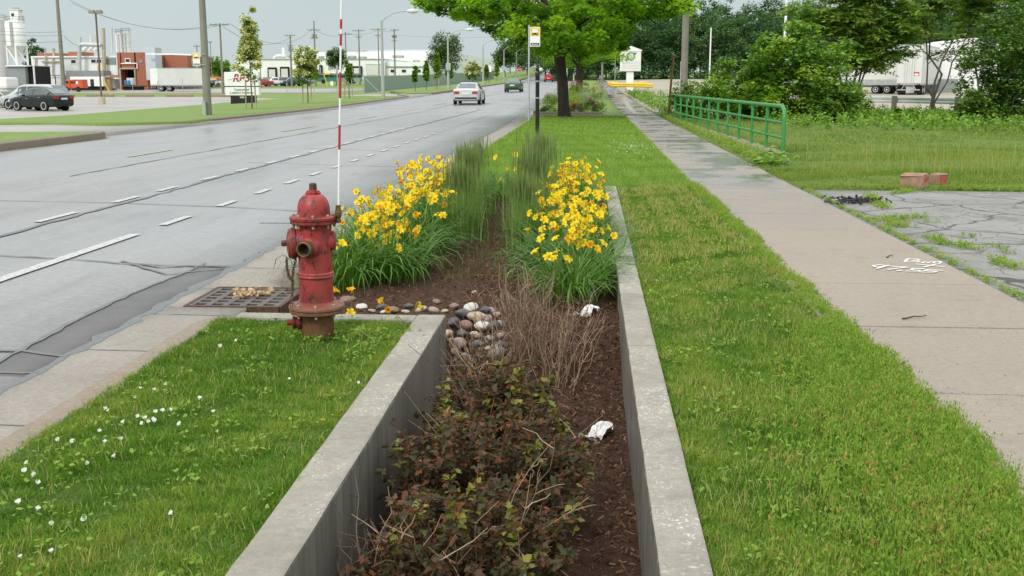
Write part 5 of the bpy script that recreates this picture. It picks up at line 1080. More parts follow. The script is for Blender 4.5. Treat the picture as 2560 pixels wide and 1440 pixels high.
# ---- wood behind the gravel lot: reads as one mass
g = np.random.default_rng(950); C = []
for k in range(190):
    row_ = k % 3; x = -12 + 150 * ((k // 3) + g.random()) / 63; y = 246 + 14 * row_ + g.normal(0, 3); z0 = Tf(x, y); h = (12.5, 15.5, 18.)[row_] * g.uniform(.86, 1.1) * (1 - .02 * max(0, (20 - x) / 30)); r = g.uniform(3., 5.); tv_ = g.random()
    for _ in range(28):
        d = unit(g.normal(size=3)); u = g.random() ** .8; zz = z0 + h * (.12 + .8 * u); wd = math.sqrt(max(.1, 1 - (1.5 * u - .6) ** 2 * .8)); C.append((x + d[0] * r * wd, y + d[1] * r * wd, zz, g.uniform(.9, 1.7), np.clip(tv_ * .75 + .3 * g.random(), 0, 1)))
    C.append((x, y, z0 + h, 1.3, tv_))
for k in range(260): C.append((g.uniform(-8, 140), 240 + g.normal(0, 1.), 2.5 + abs(g.normal(0, .8)), g.uniform(.8, 1.5), g.random() * .5))
f_ = crown(C, 84, .55, M['forest'], 951, .75, .3, name='distant_wood'); tag(f_, kind='stuff')
mb = MB()
for k in range(60): x = -10 + k * 2.4 + random.uniform(-.8, .8); y = 246 + random.uniform(0, 20); mb.tube([(x, y, 1.5), (x, y, 13)], .2, 5)
tag(mb.build('distant_trunks', M['bark']), kind='stuff')
# ---- bushes right of the railing
def bush(label, px_, Y, w, h, seed, mat, leaf=.13, n=60, per=75, z0=0, name='bush', dome=1.):
    p = col(px_, Y); g = np.random.default_rng(seed); t = thing(name, label, 'bush', tuple(p), 0, None); C = []
    for _ in range(n):
        d = unit(g.normal(size=3)); d[2] = abs(d[2]); rr = g.random() ** .4; C.append((d[0] * w / 2 * rr, d[1] * w / 2 * rr * .8, h * (.06 + .9 * d[2] ** dome * rr), g.uniform(.22, .42) * min(w, h) ** .5 * .8))
    crown(C, per, leaf, mat, seed, .75, .8, LOBE_V, LOBE_F, 'foliage', t); r_ = random.Random(seed)
    limbs('stems', [twig((r_.gauss(0, .15), r_.gauss(0, .15), -.1), c[:3], .03, .008, 3, .05, r_) for c in C[::6]], M['gbark'], t, 5); return t
bush('big rounded vine-covered bush behind the green railing', 1990, 45., 5.0, 3.9, 960, M['bush'], .16, 140, 105, dome=.7)
bush('darker skirt of bush at the right foot of the vine-covered bush', 2085, 43.2, 2.2, 1.55, 962, M['dbush'], .13, 50, 80)
bush('low bramble along the far half of the railing', 1800, 47., 3., 1.75, 964, M['bush'], .13, 60, 80)
bush('low bramble at the far end of the railing beside the brown post', 1722, 49., 1.9, 1.75, 966, M['bush'], .13, 40, 70)
bush('middle bramble between the railing brambles and the vine-covered bush', 1880, 46., 2.6, 2.1, 968, M['bush'], .13, 60, 80)
bush('small upright shrub behind the brambles near the pale pole', 1805, 62., 1.3, 3.4, 970, M['bush'], .15, 40, 60, dome=.6)
bush('dark dense bush at the right picture edge in front of the trailers', 2510, 45., 3.8, 4.7, 972, M['dbush'], .14, 120, 95, dome=.75)
bush('dark lower bush beneath the multi-stemmed tree on the right', 2430, 44., 1.6, 1.4, 974, M['dbush'], .13, 40, 80)
bush('low shrub under the guard rail between the two bushes', 2140, 50., 1.8, .9, 976, M['bush'], .13, 36, 60)
bush('low leafy shrub in front of the guard rail post', 2250, 46., 2.2, .55, 978, M['bush'], .13, 36, 60)
# ---- sumac / tree-of-heaven stems with long leaflets
def pinnate(pos, d, L, g, nl=9):
    """one compound leaf as paired leaflets"""
    P = []; 
    for k in range(nl):
        u = .2 + .8 * k / (nl - 1); c = pos + d * L * u + np.array([0, 0, -.35 * L * u * u]); side = np.cross(d, [0, 0, 1.]); side = side / max(np.linalg.norm(side), 1e-6)
        for s in (-1, 1): P.append((c, side * s * .9 + d * .35 + np.array([0, 0, -.3])))
    return P
def sumac(label, px_, Y, stems, seed, nleaf, L=.8, zmin=0):
    g = np.random.default_rng(seed); r_ = random.Random(seed); p = col(px_, Y); t = thing('sumac_tree', label, 'tree', tuple(p), 0, 'tall feathery-leaved trees by the guard rail'); paths = []; ends = []
    for (dx, h, r) in stems:
        P, r__ = twig((r_.uniform(-.25, .25), r_.uniform(-.2, .2), -.15), (dx, r_.uniform(-.8, .8), h), r, r * .3, 6, .02, r_); paths.append((P, r__))
        for _ in range(7):
            i = r_.randint(3, 6); q = P[i]; a = r_.uniform(0, 6.28); e_ = q + Vector((math.cos(a) * r_.uniform(.6, 1.7), math.sin(a) * r_.uniform(.5, 1.2), r_.uniform(.1, 1.1))); b, rb = twig(q, e_, r * .35, .012, 4, .05, r_); paths.append((b, rb)); ends += [b[2], b[3], b[4], b[4]]
        ends += [P[6]] * 2 + [P[5]]
    if zmin: ends = [e_ for e_ in ends if e_[2] > zmin or r_.random() < .12]
    limbs('trunk', paths, M['gbark'], t, 7); pp = []; dd = []
    for e_ in ends:
        for _ in range(nleaf):
            a = g.uniform(0, 6.283); d = unit(np.array([math.cos(a), math.sin(a), g.uniform(-.1, .7)])); s = np.array(e_) + g.normal(0, .16, 3)
            for c, v in pinnate(s, d, L * g.uniform(.7, 1.2), g): pp.append(c); dd.append(v)
    pp = np.array(pp); dd = np.array(dd); n = len(pp); lf = np.repeat(g.random(n // 18 + 1), 18)[:n]
    Z = unit(np.array([0, 0, 1.]) + g.normal(0, .35, (n, 3))); Yv = unit(dd - Z * (dd * Z).sum(1, keepdims=True)); V, F = scatter([(0, 0, 0), (.17, .4, 0), (0, 1, -.05), (-.17, .4, 0)], LEAF_F, pp, np.cross(Yv, Z), Yv, Z, g.uniform(.2, .32, n))
    link('crown', npmesh('crown', V, F, M['sumac'], np.repeat(np.clip(lf * .8 + g.random(n) * .2, 0, 1), 4)), t)
sumac('feathery-leaved tree rising behind the vine-covered bush', 2120, 52., [(-1.3, 4.4, .07), (.3, 4.9, .08), (1.5, 3.9, .06), (-.4, 5.4, .06), (.9, 5.2, .06)], 980, 9)
sumac('multi-stemmed feathery-leaved tree in front of the white trailers', 2330, 56., [(-.9, 5.2, .06), (-.1, 5.9, .07), (1., 5.6, .065), (1.7, 5.2, .05)], 982, 8, .8, 3.75)
sumac('feathery-leaved tree above the dark bush on the right', 2440, 52., [(-.6, 5.4, .06), (.6, 5.8, .06), (1.6, 5.2, .06)], 984, 9, .8, 3.7)
# ---- flower bed across the verge
def bedplant(label, px_, py_, Y, w, h, leafm_, bloomm, seed, name='garden_plant'):
    p = col(px_, Y); g = np.random.default_rng(seed); t = thing(name, label, 'plant', (p[0], Y, p[2]), 0, 'plants in the verge flower bed'); C = []
    for _ in range(22): d = unit(g.normal(size=3)); C.append((d[0] * w / 2 * .8, d[1] * w / 2 * .8, h * (.15 + .6 * abs(d[2])), w * .2))
    crown(C, 40, .09, leafm_, seed, .8, name='foliage', parent=t)
    if bloomm: C = [(c[0], c[1] - .1, c[2] + h * .2, c[3] * .8) for c in C[:14]]; crown(C, 16, .08, bloomm, seed + 1, .6, name='blossom', parent=t)
for k, a in enumerate((('pink-flowered plant at the right front of the verge bed', 1478, 0, 53, .95, .75, M['ytree'], M['pink']), ('pink-flowered plant nearest the brick path right of the maple', 1440, 0, 52.2, .9, .55, M['ytree'], M['pink']), ('pink-flowered plant on the street edge of the verge bed', 1372, 0, 66, 1., .8, M['ytree'], M['pink']), ('lime green plant behind the pink flowers', 1440, 0, 57, 1., 1.0, M['lime'], None), ('leafy green plant left of the maple trunk', 1385, 0, 56, 1.5, .95, M['bush'], None), ('leafy green plant at the left front corner of the verge bed', 1372, 0, 54, .9, .4, M['bush'], None), ('dark green plant at the right end of the verge bed', 1496, 0, 56, 1., .6, M['bush'], None), ('pale green plant behind the maple trunk', 1425, 0, 62, 1.6, 1.2, M['ytree'], None), ('pink-flowered plant at the back right of the bed', 1490, 0, 68, 1.2, 1.4, M['ytree'], M['pink']), ('pink-flowered plant at the back of the bed by the second maple', 1440, 0, 76, 1.6, 1.5, M['ytree'], M['pink']), ('leafy plant in the middle of the verge bed', 1400, 0, 70, 1.6, 1.2, M['bush'], None), ('tall leafy shrub right of the second maple', 1460, 0, 92, 1.1, 1.6, M['bush'], None), ('red-flowered plant left of the second maple', 1434, 0, 90, .8, 1.3, M['lime'], M['pink']))): bedplant(*a, 1000 + 3 * k)
p = col(1458, 60.); g = np.random.default_rng(1100); n = 260; Pp = np.stack([g.normal(0, .2, n), g.normal(0, .2, n), np.zeros(n)], 1); V, F, A = blades(Pp, g.uniform(.7, 1.3, n), np.full(n, .02), g.uniform(.1, .9, n), g.uniform(0, 6.28, n), 3, g=g)
tag(link('ornamental_grass', npmesh('ornamental_grass', V, F, M['bluegrass'], A), None, tuple(p)), 'pale ornamental grass clump in the middle of the verge bed', 'grass clump')
strip('brick_path', np.array([49.3, 49.9, 50.6]), -2.6, 1.62, 6, .03, M['brickpath'])
mb = MB(); mb.b2(-2.5, .6, 50.62, 50.85, -.1, .19); tag(mb.build('bed_edging', M['st_tan'], bevel=.02), 'low pale stone edging at the front of the verge flower bed', 'edging')
mb = MB(); mb.b2(-2.62, -2.4, 50.86, 58, -.1, .24); tag(mb.build('bed_edging', M['gutter'], bevel=.02), 'pale concrete edging along the street side of the verge flower bed', 'edging')
p = col(1485, 60.); o = link('edge_stone', SM['pale'][0]); o.location = tuple(p + np.array([0, 0, .15])); o.scale = (.4, .4, .5); tag(o, 'pale boulder at the right end of the verge flower bed', 'stone')
# ================================================================== VEHICLES
def car_mesh(st, arches=True):
    """stations (y, w, z0, zb, zr, wr) -> body verts, plus a sampler of the skin"""
    ring = lambda y, w, z0, zb, zr, wr: [(w * .86, z0), (w * .985, z0 + .10), (w, z0 + (zb - z0) * .55), (w * .985, zb - .05), (w * .95, zb), (wr + (w * .95 - wr) * .12, zb + (zr - zb) * .85), (wr * .93, zr - .012), (wr * .5, zr + .006 * (zr > zb + .2))]
    V = []; k = 16
    for s in st:
        r = ring(*s); V += [(x, s[0], z) for x, z in r] + [(-x, s[0], z) for x, z in reversed(r)]
    F = [(i * k + j, i * k + (j + 1) % k, (i + 1) * k + (j + 1) % k, (i + 1) * k + j) for i in range(len(st) - 1) for j in range(k)]
    F += [tuple(range(k)), tuple(range((len(st) - 1) * k, len(st) * k))]
    return V, F, ring
SED = [(-2.40, .70, .42, .78, .80, .55), (-2.36, .82, .30, .93, .96, .62), (-2.2, .88, .24, 1.0, 1.04, .68), (-1.72, .91, .22, 1.0, 1.06, .70), (-1.05, .92, .20, .98, 1.40, .58), (-.5, .92, .20, .97, 1.47, .565), (.3, .92, .20, .94, 1.44, .57), (.55, .92, .2, .94, 1.40, .58), (1.25, .92, .20, .92, 1.0, .70), (1.6, .91, .2, .88, .93, .66), (2.15, .86, .24, .74, .78, .58), (2.36, .74, .32, .6, .63, .5)]
CRO = [(-2.48, .72, .48, .95, .97, .6), (-2.42, .86, .36, 1.08, 1.12, .66), (-2.15, .92, .30, 1.12, 1.20, .66), (-1.3, .95, .27, 1.12, 1.54, .56), (-.6, .95, .26, 1.08, 1.66, .56), (.2, .95, .26, 1.04, 1.65, .58), (.55, .95, .26, 1.03, 1.58, .6), (1.3, .95, .27, 1.0, 1.07, .72), (1.75, .93, .28, .95, 1.0, .68), (2.3, .86, .32, .82, .86, .58), (2.5, .72, .4, .68, .71, .5)]
VAN = [(-2.5, .80, .42, 1.02, 1.10, .66), (-2.45, .92, .32, 1.1, 1.5, .66), (-2.2, .97, .3, 1.1, 1.70, .70), (-1., .98, .28, 1.1, 1.76, .72), (.2, .98, .28, 1.08, 1.75, .72), (.6, .98, .28, 1.06, 1.66, .7), (1.45, .97, .28, 1.02, 1.1, .75), (1.9, .94, .3, .94, 1., .68), (2.35, .86, .34, .8, .85, .56), (2.5, .72, .42, .68, .71, .5)]
PIC = [(-2.7, .88, .5, 1.0, 1.03, .78), (-2.66, .95, .44, 1.02, 1.05, .82), (-1.0, .96, .4, 1.02, 1.05, .82), (-.95, .96, .4, 1.05, 1.62, .62), (-.6, .96, .4, 1.05, 1.72, .62), (.25, .96, .4, 1.05, 1.72, .62), (1.0, .96, .4, 1.03, 1.12, .74), (1.6, .95, .4, 1.0, 1.07, .72), (2.4, .9, .44, .95, 1., .66), (2.6, .8, .5, .8, .84, .55)]
def car(label, kind, paintm, loc, rz, st, side_i, front_i, rear_i, wy=(-1.42, 1.42), wr=.33, group=None, detail=2, sc=1.):
    t = thing(kind, label, 'car' if 'car' in kind or 'sedan' in kind else ('van' if 'van' in kind else 'car'), loc, rz, group); t.scale = (sc, sc, sc)
    V, F, ring = car_mesh(st); mb = MB().add(V, F); mb.build('body', paintm, t, True)
    def lerp(a, b, u): return tuple(a[i] + (b[i] - a[i]) * u for i in range(len(a)))
    def sk(y):
        for a, b in zip(st[:-1], st[1:]):
            if a[0] <= y <= b[0]: return lerp(a, b, (y - a[0]) / (b[0] - a[0]))
        return st[-1] if y > 0 else st[0]
    def side_pt(y, v, s, off=.008):
        q = sk(y); r = ring(*q); a = np.array(r[4]); b = np.array(r[5]); p = a + (b - a) * v; return (s * (p[0] + off), y, p[1] + off * .4)
    # side windows: two panes each side
    y0, y1, ym = side_i
    for s in (-1, 1):
        for (ya, yb) in ((y0, ym - .03), (ym + .03, y1)):
            n = 7; mb = MB(); V = []
            for i in range(n):
                y = ya + (yb - ya) * i / (n - 1); q = sk(y); hi = .93 if q[4] - q[3] > .1 else .3
                V += [side_pt(y, .1, s), side_pt(y, hi, s)]
            mb.add(V, [(2 * i, 2 * i + 1, 2 * i + 3, 2 * i + 2) for i in range(n - 1)]); mb.build('side_window', M['carglass'], t)
    def cross(ya, yb, va, vb, name, mat, off=.012):
        V = []; n = 4
        for i in range(n):
            y = ya + (yb - ya) * i / (n - 1); q = sk(y); r = ring(*q); w = r[6][0] * .97; z = r[6][1] + off + .01
            V += [(-w, y, z), (0, y, z + .012), (w, y, z)]
        MB().add(V, [(3 * i + j, 3 * i + j + 1, 3 * i + j + 4, 3 * i + j + 3) for i in range(n - 1) for j in range(2)]).build(name, mat, t)
    cross(*front_i, 0, 0, 'windshield', M['carglass']); cross(*rear_i, 0, 0, 'rear_window', M['rearglass'])
    w = max(s[1] for s in st)
    for y in wy:
        for s in (-1, 1):
            mb = MB(); mb.lathe([(wr + .055, -.1), (wr + .055, .008)], 22, (s * (w - .01), y, wr + .02), (s, 0, 0)); mb.build('wheel_arch', M['dark'], t)
            mb = MB(); mb.lathe([(.19, -.2), (wr, -.19), (wr, -.02), (wr - .03, 0.016), (wr - .09, .018)], 24, (s * (w - .005), y, wr), (s, 0, 0)); tw_ = mb.build('wheel', M['tyre'], t, True)
            mb = MB(); mb.lathe([(wr - .085, -.02), (wr - .09, .02), (.02, .012)], 20, (s * (w - .005), y, wr), (s, 0, 0)); rm = mb.build('rim', M['rim'], tw_, True)
            if detail > 1:
                mb = MB()
                for q in range(5):
                    a = q * 2 * math.pi / 5 + .3; c = (s * (w + .014), y + .135 * math.cos(a), wr + .135 * math.sin(a)); m2 = MB(); m2.lathe([(.045, 0), (.04, .004)], 8, c, (s, 0, 0)); mb.add(m2.v, m2.f)
                mb.build('rim_opening', M['dark'], tw_)
    yr = st[0][0]; zb = st[1][3]; yq = st[1][0]
    if detail:
        for s in (-1, 1):
            mb = MB(); mb.box((s * (st[1][1] - .20), yq - .035, zb - .13), (.36, .12, .15)); mb.build('tail_light', M['redlamp'], t, bevel=.02)
            mb = MB(); mb.box((s * (st[-2][1] - .18), st[-2][0] + .06, st[-2][3] - .1), (.34, .2, .13)); mb.build('headlight', M['lamp'], t, bevel=.02)
            q = sk(front_i[0] - .12); mb = MB(); mb.box((s * (q[1] + .1), front_i[0] - .12, q[3] + .06), (.2, .12, .14)); mb.build('mirror', paintm, t, bevel=.03)
        mb = MB(); mb.b2(-.26, .26, yr - .02, yr + .04, zb - .27, zb - .14); mb.build('number_plate', M['plate'], t)
        mb = MB(); mb.b2(-w * .8, w * .8, yr - .015, yr + .1, st[0][2] - .04, st[0][2] + .05); mb.build('rear_valance', M['dark'], t)
        if detail > 1:
            for s in (-1, 1):
                for y in (side_i[0] + .75, side_i[2] + .5): q = sk(y); mb = MB(); mb.box((s * (q[1] * .99 + .012), y, q[3] - .14), (.02, .2, .035)); mb.build('door_handle', M['chrome'], t)
                for y in (side_i[0] + .25, side_i[2], side_i[1] - .15): q = sk(y); mb = MB(); mb.box((s * (q[1] + .001), y, (q[2] + q[3]) / 2 + .05), (.006, .014, (q[3] - q[2]) * .72)); mb.build('door_seam', M['dark'], t)
                P = [side_pt(side_i[0] + (side_i[1] - side_i[0]) * i / 9, .98, s, .012) for i in range(10)]; mb = MB(); mb.tube(P, .013, 5); mb.build('window_trim', M['chrome'], t)
    return t
silver = paint('silver_car_paint', (.50, .52, .53)); greenp = paint('green_car_paint', (.035, .13, .07)); redp = paint('red_car_paint', (.40, .03, .04)); whitep = paint('white_car_paint', (.68, .68, .68)); blackp = paint('black_car_paint', (.010, .014, .013)); beigep = paint('beige_car_paint', (.50, .44, .33)); palep = paint('pale_silver_van_paint', (.42, .47, .46)); dblue = paint('dark_blue_car_paint', (.03, .05, .06)); orangep = paint('orange_van_paint', (.72, .26, .02)); greyp = paint('grey_car_paint', (.14, .15, .16))
def on(X, Y, off=-.135): return (X, Y, Tf(X, Y) + off)
SW = (-1.62, 1.12, -.15); FW_ = (.62, 1.2); RW_ = (-1.68, -1.08)
cY = 76.; car('silver sedan driving away on the wet road, nearest car', 'silver_sedan', silver, on(col(1174, cY)[0], cY), 0, SED, SW, FW_, RW_, group='cars on the road')
cY = 121.; car('green sedan driving away ahead of the silver sedan', 'green_sedan', greenp, on(col(1285, cY)[0], cY), -.02, SED, SW, FW_, RW_, group='cars on the road', sc=.97)
cY = 226.; car('red pickup car driving up the hill between the black post and the maple', 'red_car', redp, on(col(1372, cY)[0], cY), 0, PIC, (-.85, .9, .1), (.32, .95), (-.94, -.62), (-1.6, 1.6), .37, 'cars on the road', 1, .9)
cY = 285.; car('white car farthest up the hill beside the maple trunk', 'white_car', whitep, on(col(1388, cY)[0], cY), 0, SED, SW, FW_, RW_, group='cars on the road', detail=1)
X, Y = hit(104, 275); car('black crossover car parked at the lot edge showing its side', 'black_crossover_car', blackp, (X, Y, Tf(X, Y) - .05), R(66), CRO, (-1.75, 1.15, -.2), (.62, 1.25), (-2.1, -1.35), (-1.42, 1.45), .37, 'cars parked in the lot', sc=1.05)
X2 = col(88, Y + 4)[0]; car('pale silver van with black roof rack parked behind the black crossover', 'silver_van', palep, (X2, Y + 4, Tf(X2, Y + 4) - .05), R(72), VAN, (-2.1, 1.25, -.2), (.66, 1.4), (-2.44, -2.22), (-1.45, 1.5), .35, 'cars parked in the lot', 1, 1.12)
X3, Y3 = hit(-8, 268); car('beige sedan cut off by the left picture edge in the lot', 'beige_sedan', beigep, (X3 - .3, Y3 + 1.2, Tf(X3, Y3) - .05), R(-110), SED, SW, FW_, RW_, group='cars parked in the lot')
for k, (px_, Y, rz, st, pm, lb, kd) in enumerate(((652, 236, 2.2, SED, redp, 'dark red car parked left of the white pickup by the docks', 'red_car'), (685, 240, 1.9, PIC, whitep, 'white pickup parked before the loading docks', 'white_pickup_car'), (708, 244, 2.0, CRO, dblue, 'dark crossover parked right of the white pickup', 'dark_crossover_car'), (733, 240, 2.1, VAN, dblue, 'dark blue van parked beside the utility pole', 'blue_van'), (753, 242, 1.9, PIC, greyp, 'grey pickup parked behind the utility pole', 'grey_pickup_car'), (505, 226, 1.2, CRO, dblue, 'dark car parked right of the big trailer', 'dark_car'), (527, 228, 1.9, SED, silver, 'small silver car parked by the orange vans', 'silver_car'), (488, 232, 1.4, PIC, greyp, 'grey pickup at the front of the big trailer', 'grey_pickup_car'))):
    p = col(px_, Y); s_ = {id(SED): (SW, FW_, RW_, (-1.42, 1.42)), id(PIC): ((-.85, .9, .1), (.32, .95), (-.94, -.62), (-1.6, 1.6)), id(CRO): ((-1.75, 1.15, -.2), (.62, 1.25), (-2.1, -1.35), (-1.42, 1.45)), id(VAN): ((-2.1, 1.25, -.2), (.66, 1.4), (-2.44, -2.22), (-1.45, 1.5))}[id(st)]
    car(lb, kd, pm, (p[0], Y, p[2] + .02), rz, st, s_[0], s_[1], s_[2], s_[3], .35, 'vehicles parked near the docks', 1, 1.1)
for k, (px_, Y, lb) in enumerate(((520, 236, 'orange van with ladder rack right of the trailer'), (545, 231, 'orange van nearest the white sign'))):
    p = col(px_, Y); t = car(lb, 'orange_van', orangep, (p[0], Y, p[2] + .02), R(-75), VAN, (-.3, 1.25, .4), (.66, 1.4), (-2.44, -2.22), (-1.45, 1.5), .36, 'orange service vans', 1, 1.1); mb = MB()
    for s in (-.5, .5): mb.tube([(s, -2.1, 1.95), (s, .4, 1.95)], .04, 5)
    for y in (-1.9, -.8, .2): mb.tube([(-.6, y, 1.95), (.6, y, 1.95)], .03, 5)
    mb.build('ladder_rack', M['orange'], t)
# roof rack of the silver van
# ---- trailers
def wheels(t, ys, w, r=.5, wd=.55, rimm='white'):
    for y in ys:
        for s in (-1, 1):
            mb = MB(); mb.lathe([(.25, -wd), (r, -wd), (r, -.03), (r - .05, 0), (.3, 0)], 20, (s * w, y, r), (s, 0, 0)); tt = mb.build('wheel', M['tyre'], t, True)
            mb = MB(); mb.lathe([(.3, -.02), (.29, .015), (.1, -.06), (.09, .03), (.05, .035)], 16, (s * w, y, r), (s, 0, 0)); mb.build('rim', M[rimm], tt, True)
def trailer(name, label, loc, rz, L, w, h, z0=1.15, open_doors=False, text=False, skirt=False, grp=None):
    t = thing(name, label, 'trailer', loc, rz, grp); mb = MB(); mb.b2(-w / 2, w / 2, 0, L, z0, z0 + h); mb.build('box', M['trailer'], t, bevel=.03)
    mb = MB(); mb.b2(-w / 2 - .01, w / 2 + .01, -.01, L + .01, z0 - .14, z0 - .002); mb.b2(-.5, .5, .4, L - .5, z0 - .4, z0 - .142); mb.build('chassis', M['steel'], t)
    mb = MB()
    for s in (-1, 1): mb.b2(s * w / 2, s * (w / 2 + .015), 0, L, z0 + h - .12, z0 + h)
    mb.b2(-w / 2, w / 2, -.012, 0, z0 + h - .12, z0 + h); mb.build('top_trim', M['steel'], t)
    mb = MB(); 
    for k in range(int(L / 1.2)):
        for s in (-1, 1): mb.b2(s * w / 2, s * (w / 2 + .006), .6 + 1.2 * k, .63 + 1.2 * k, z0 + .05, z0 + h - .15)
    mb.build('panel_seam', M['offwhite'], t)
    for s in (-1, 1):
        if open_doors:
            mb = MB(); mb.b2(s * w / 2, s * (w / 2 + .04), .05, 1.25, z0 + .05, z0 + h - .08); mb.build('rear_door', M['white'], t)
        mb = MB(); mb.b2(s * .02, s * (w / 2 - .05), -.035, -.0125, z0 + .06, z0 + h - .14); mb.build('rear_door', M['trailer'], t)
        for x in (.25, .5): mb = MB(); mb.tube([(s * x, -.06, z0 + .1), (s * x, -.06, z0 + h - .2)], .018, 5); mb.build('door_rod', M['steel'], t)
        mb = MB(); mb.b2(s * (w / 2 - .42), s * (w / 2 - .1), -.03, -.005, z0 - .12, z0 - .03); mb.build('tail_light', M['redlamp'], t)
    mb = MB(); mb.b2(-w / 2 + .1, w / 2 - .1, -.02, .08, .5, .62); 
    for s in (-1, 1): mb.tube([(s * .75, .03, .6), (s * .45, .03, z0 - .1)], .05, 5)
    mb.build('rear_guard', M['stopred'] if False else M['steel'], t)
    for s in (-1, 1): mb = MB(); mb.b2(s * .5, s * (w / 2 - .05), .9, .92, .18, z0 - .16); mb.build('mud_flap', M['tyre'], t)
    wheels(t, (1.6, 2.9), w / 2)
    if skirt: mb = MB(); mb.b2(-w / 2 - .005, w / 2 + .008, 0.0, L, z0, z0 + .5); mb.build('lower_band', M['post'], t)
    return t
tx, ty = hit(2268, 236)
tx = col(2270, 125)[0]
A_ = trailer('semi_trailer', 'nearer white semi trailer with closed rear doors and red sticker behind the trees', (tx, 125, Tf(tx, 125) + .04), R(-24), 14, 2.6, 4.25, 1.25, grp='white trailers in the gravel lot')
mb = MB(); mb.b2(.45, 1.05, -.048, -.0385, 2.1, 2.5); st_ = mb.build('red_sticker', M['stopred'], A_); mb = MB(); mb.b2(.55, .95, -.052, -.049, 2.14, 2.34); mb.build('sticker_field', M['white'], st_)
def text_obj(s, size, mat, name, parent, loc, rot=(math.pi / 2, 0, 0), shear=0., ext=.004, align='CENTER', bold=0.):
    cu = bpy.data.curves.new(name, 'FONT'); cu.body = s; cu.size = size; cu.extrude = ext; cu.align_x = align; cu.shear = shear; cu.offset = bold
    o = bpy.data.objects.new('tmp', cu); COL.objects.link(o); dg = bpy.context.evaluated_depsgraph_get(); me = bpy.data.meshes.new_from_object(o.evaluated_get(dg)); bpy.data.objects.remove(o)
    me.materials.clear(); me.materials.append(mat); q = link(name, me, parent, loc); q.rotation_euler = rot; return q
text_obj('EXPRESS', .3, M['graytext'], 'lettering', A_, (0, -.045, 3.95))
mb = MB(); mb.b2(-1.05, .5, -.045, -.036, 4.32, 4.36); mb.build('red_stripe', M['stopred'], A_)
tx2 = col(2163, 152)[0]
def tractor_trailer():
    X0 = col(2258, 131)[0]; t = trailer('semi_trailer', 'farther white semi trailer with green lower band hitched to a dark tractor', (X0, 131, Tf(X0, 131) + .04), R(62), 14.5, 2.6, 3.1, 1.15, skirt=True, grp='white trailers in the gravel lot')
    return t
tt = tractor_trailer(); ty_ = 15.2
mb = MB(); mb.b2(-1.2, 1.2, ty_, ty_ + 2., .9, 3.3); mb.b2(-1., 1., ty_ + 2., ty_ + 3.8, .7, 1.9); mb.build('tractor_cab', greyp, tt, True, .12)
mb = MB(); mb.b2(-1.205, 1.205, ty_ + .9, ty_ + 1.8, 2.1, 2.9); mb.b2(-1.05, 1.05, ty_ + 1.99, ty_ + 2.01, 2.1, 3.); mb.build('cab_window', M['glass'], tt); wheels(tt, (ty_ - 1.8, ty_ - .5, ty_ + 3.), 1.22)
bX = col(2478, 126)[0]
t = thing('white_shed', 'tall white curved-top shed behind the right dark bush', 'shed', (bX, 138, Tf(bX, 138)), 0); mb = MB(); sp2 = [tuple(aty(a, b, 138)[[0, 2]] - np.array([bX, Tf(bX, 138)])) for a, b in ((2258, 232), (2500, 232), (2500, 112), (2470, 100), (2440, 95), (2405, 97), (2388, 104), (2258, 113))]; mb.prism(sp2, 0, 12); mb.build('shell', M['white'], t)
for x in (-6.5, -3.2, -2, -.8): mb = MB(); mb.b2(x, x + .03, -.02, 0, 1.9, 5.1); mb.build('panel_seam', M['post'], t)
mb = MB(); mb.b2(-4.2, 0, -.6, -.5, -.2, 1.65); mb.build('grey_plinth', M['greywall'], t)
# ---- guard rail
t = thing('guard_rail', 'galvanised road guard rail with wooden posts in front of the trailers', 'guard rail', (0, 0, 0)); a = col(2135, 62); b = col(2420, 57)
d = b - a; wv = [(0, .48), (.05, .5), (.06, .57), (.015, .64), (.06, .70), (.05, .78), (0, .8)]; V = []
for q in (a - d * .3, a, a + d * .5, b, b + d * .4): V += [(q[0], q[1] - y, q[2] + z + .05) for y, z in wv]
MB().add(V, [(i * 7 + j, i * 7 + j + 1, i * 7 + j + 8, i * 7 + j + 7) for i in range(4) for j in range(6)]).build('rail_beam', M['rail'], t)
for u in (-.25, .36, .9): q = a + d * u; mb = MB(); mb.box((q[0], q[1] - .14, q[2] + .36), (.24, .2, 1.1)); mb.build('rail_post', M['wood'], t)
# ================================================================== BUILDINGS, POLES, SIGNS ACROSS THE ROAD
def PXZ(px, py, Y): p = aty(px, py, Y); return p[0], p[2]
def fb(mb, x0, x1, yt, yb, Y, dep, dy=0., ground=False):
    """a box whose front face at distance Y spans those columns/rows of the photograph; dep is its real depth"""
    a = PXZ(x0, yt, Y); b = PXZ(x1, yb, Y); c = PXZ(x0, yb, Y); z0 = min(b[1], c[1]); z1 = PXZ((x0 + x1) / 2, yt, Y)[1]
    if ground: z0 = Tf(b[0], Y) - .3
    return mb.b2(c[0], b[0], Y + dy, Y + dy + dep, z0, z1)
def part(t, name, mat, specs, Y, dep, dy=0., ground=False, bevel=0):
    mb = MB()
    for s in specs: fb(mb, *s, Y, dep, dy, ground)
    return mb.build(name, mat, t, bevel=bevel)
def fwin(t, name, mat, specs, Y, dy=-.06, frame=True):
    for s in specs:
        o = part(t, name, mat, [s], Y, .1, dy)
        if frame:
            mb = MB(); a = PXZ(s[0], s[2], Y); b = PXZ(s[1], s[3], Y); w = .12
            mb.b2(a[0] - w, b[0] + w, Y + dy - .03, Y + dy + .05, a[1], a[1] + w); mb.b2(a[0] - w, b[0] + w, Y + dy - .03, Y + dy + .05, b[1] - w, b[1]); mb.b2(a[0] - w, a[0], Y + dy - .03, Y + dy + .05, b[1], a[1]); mb.b2(b[0], b[0] + w, Y + dy - .03, Y + dy + .05, b[1], a[1]); mb.build('frame', M['white'], o)
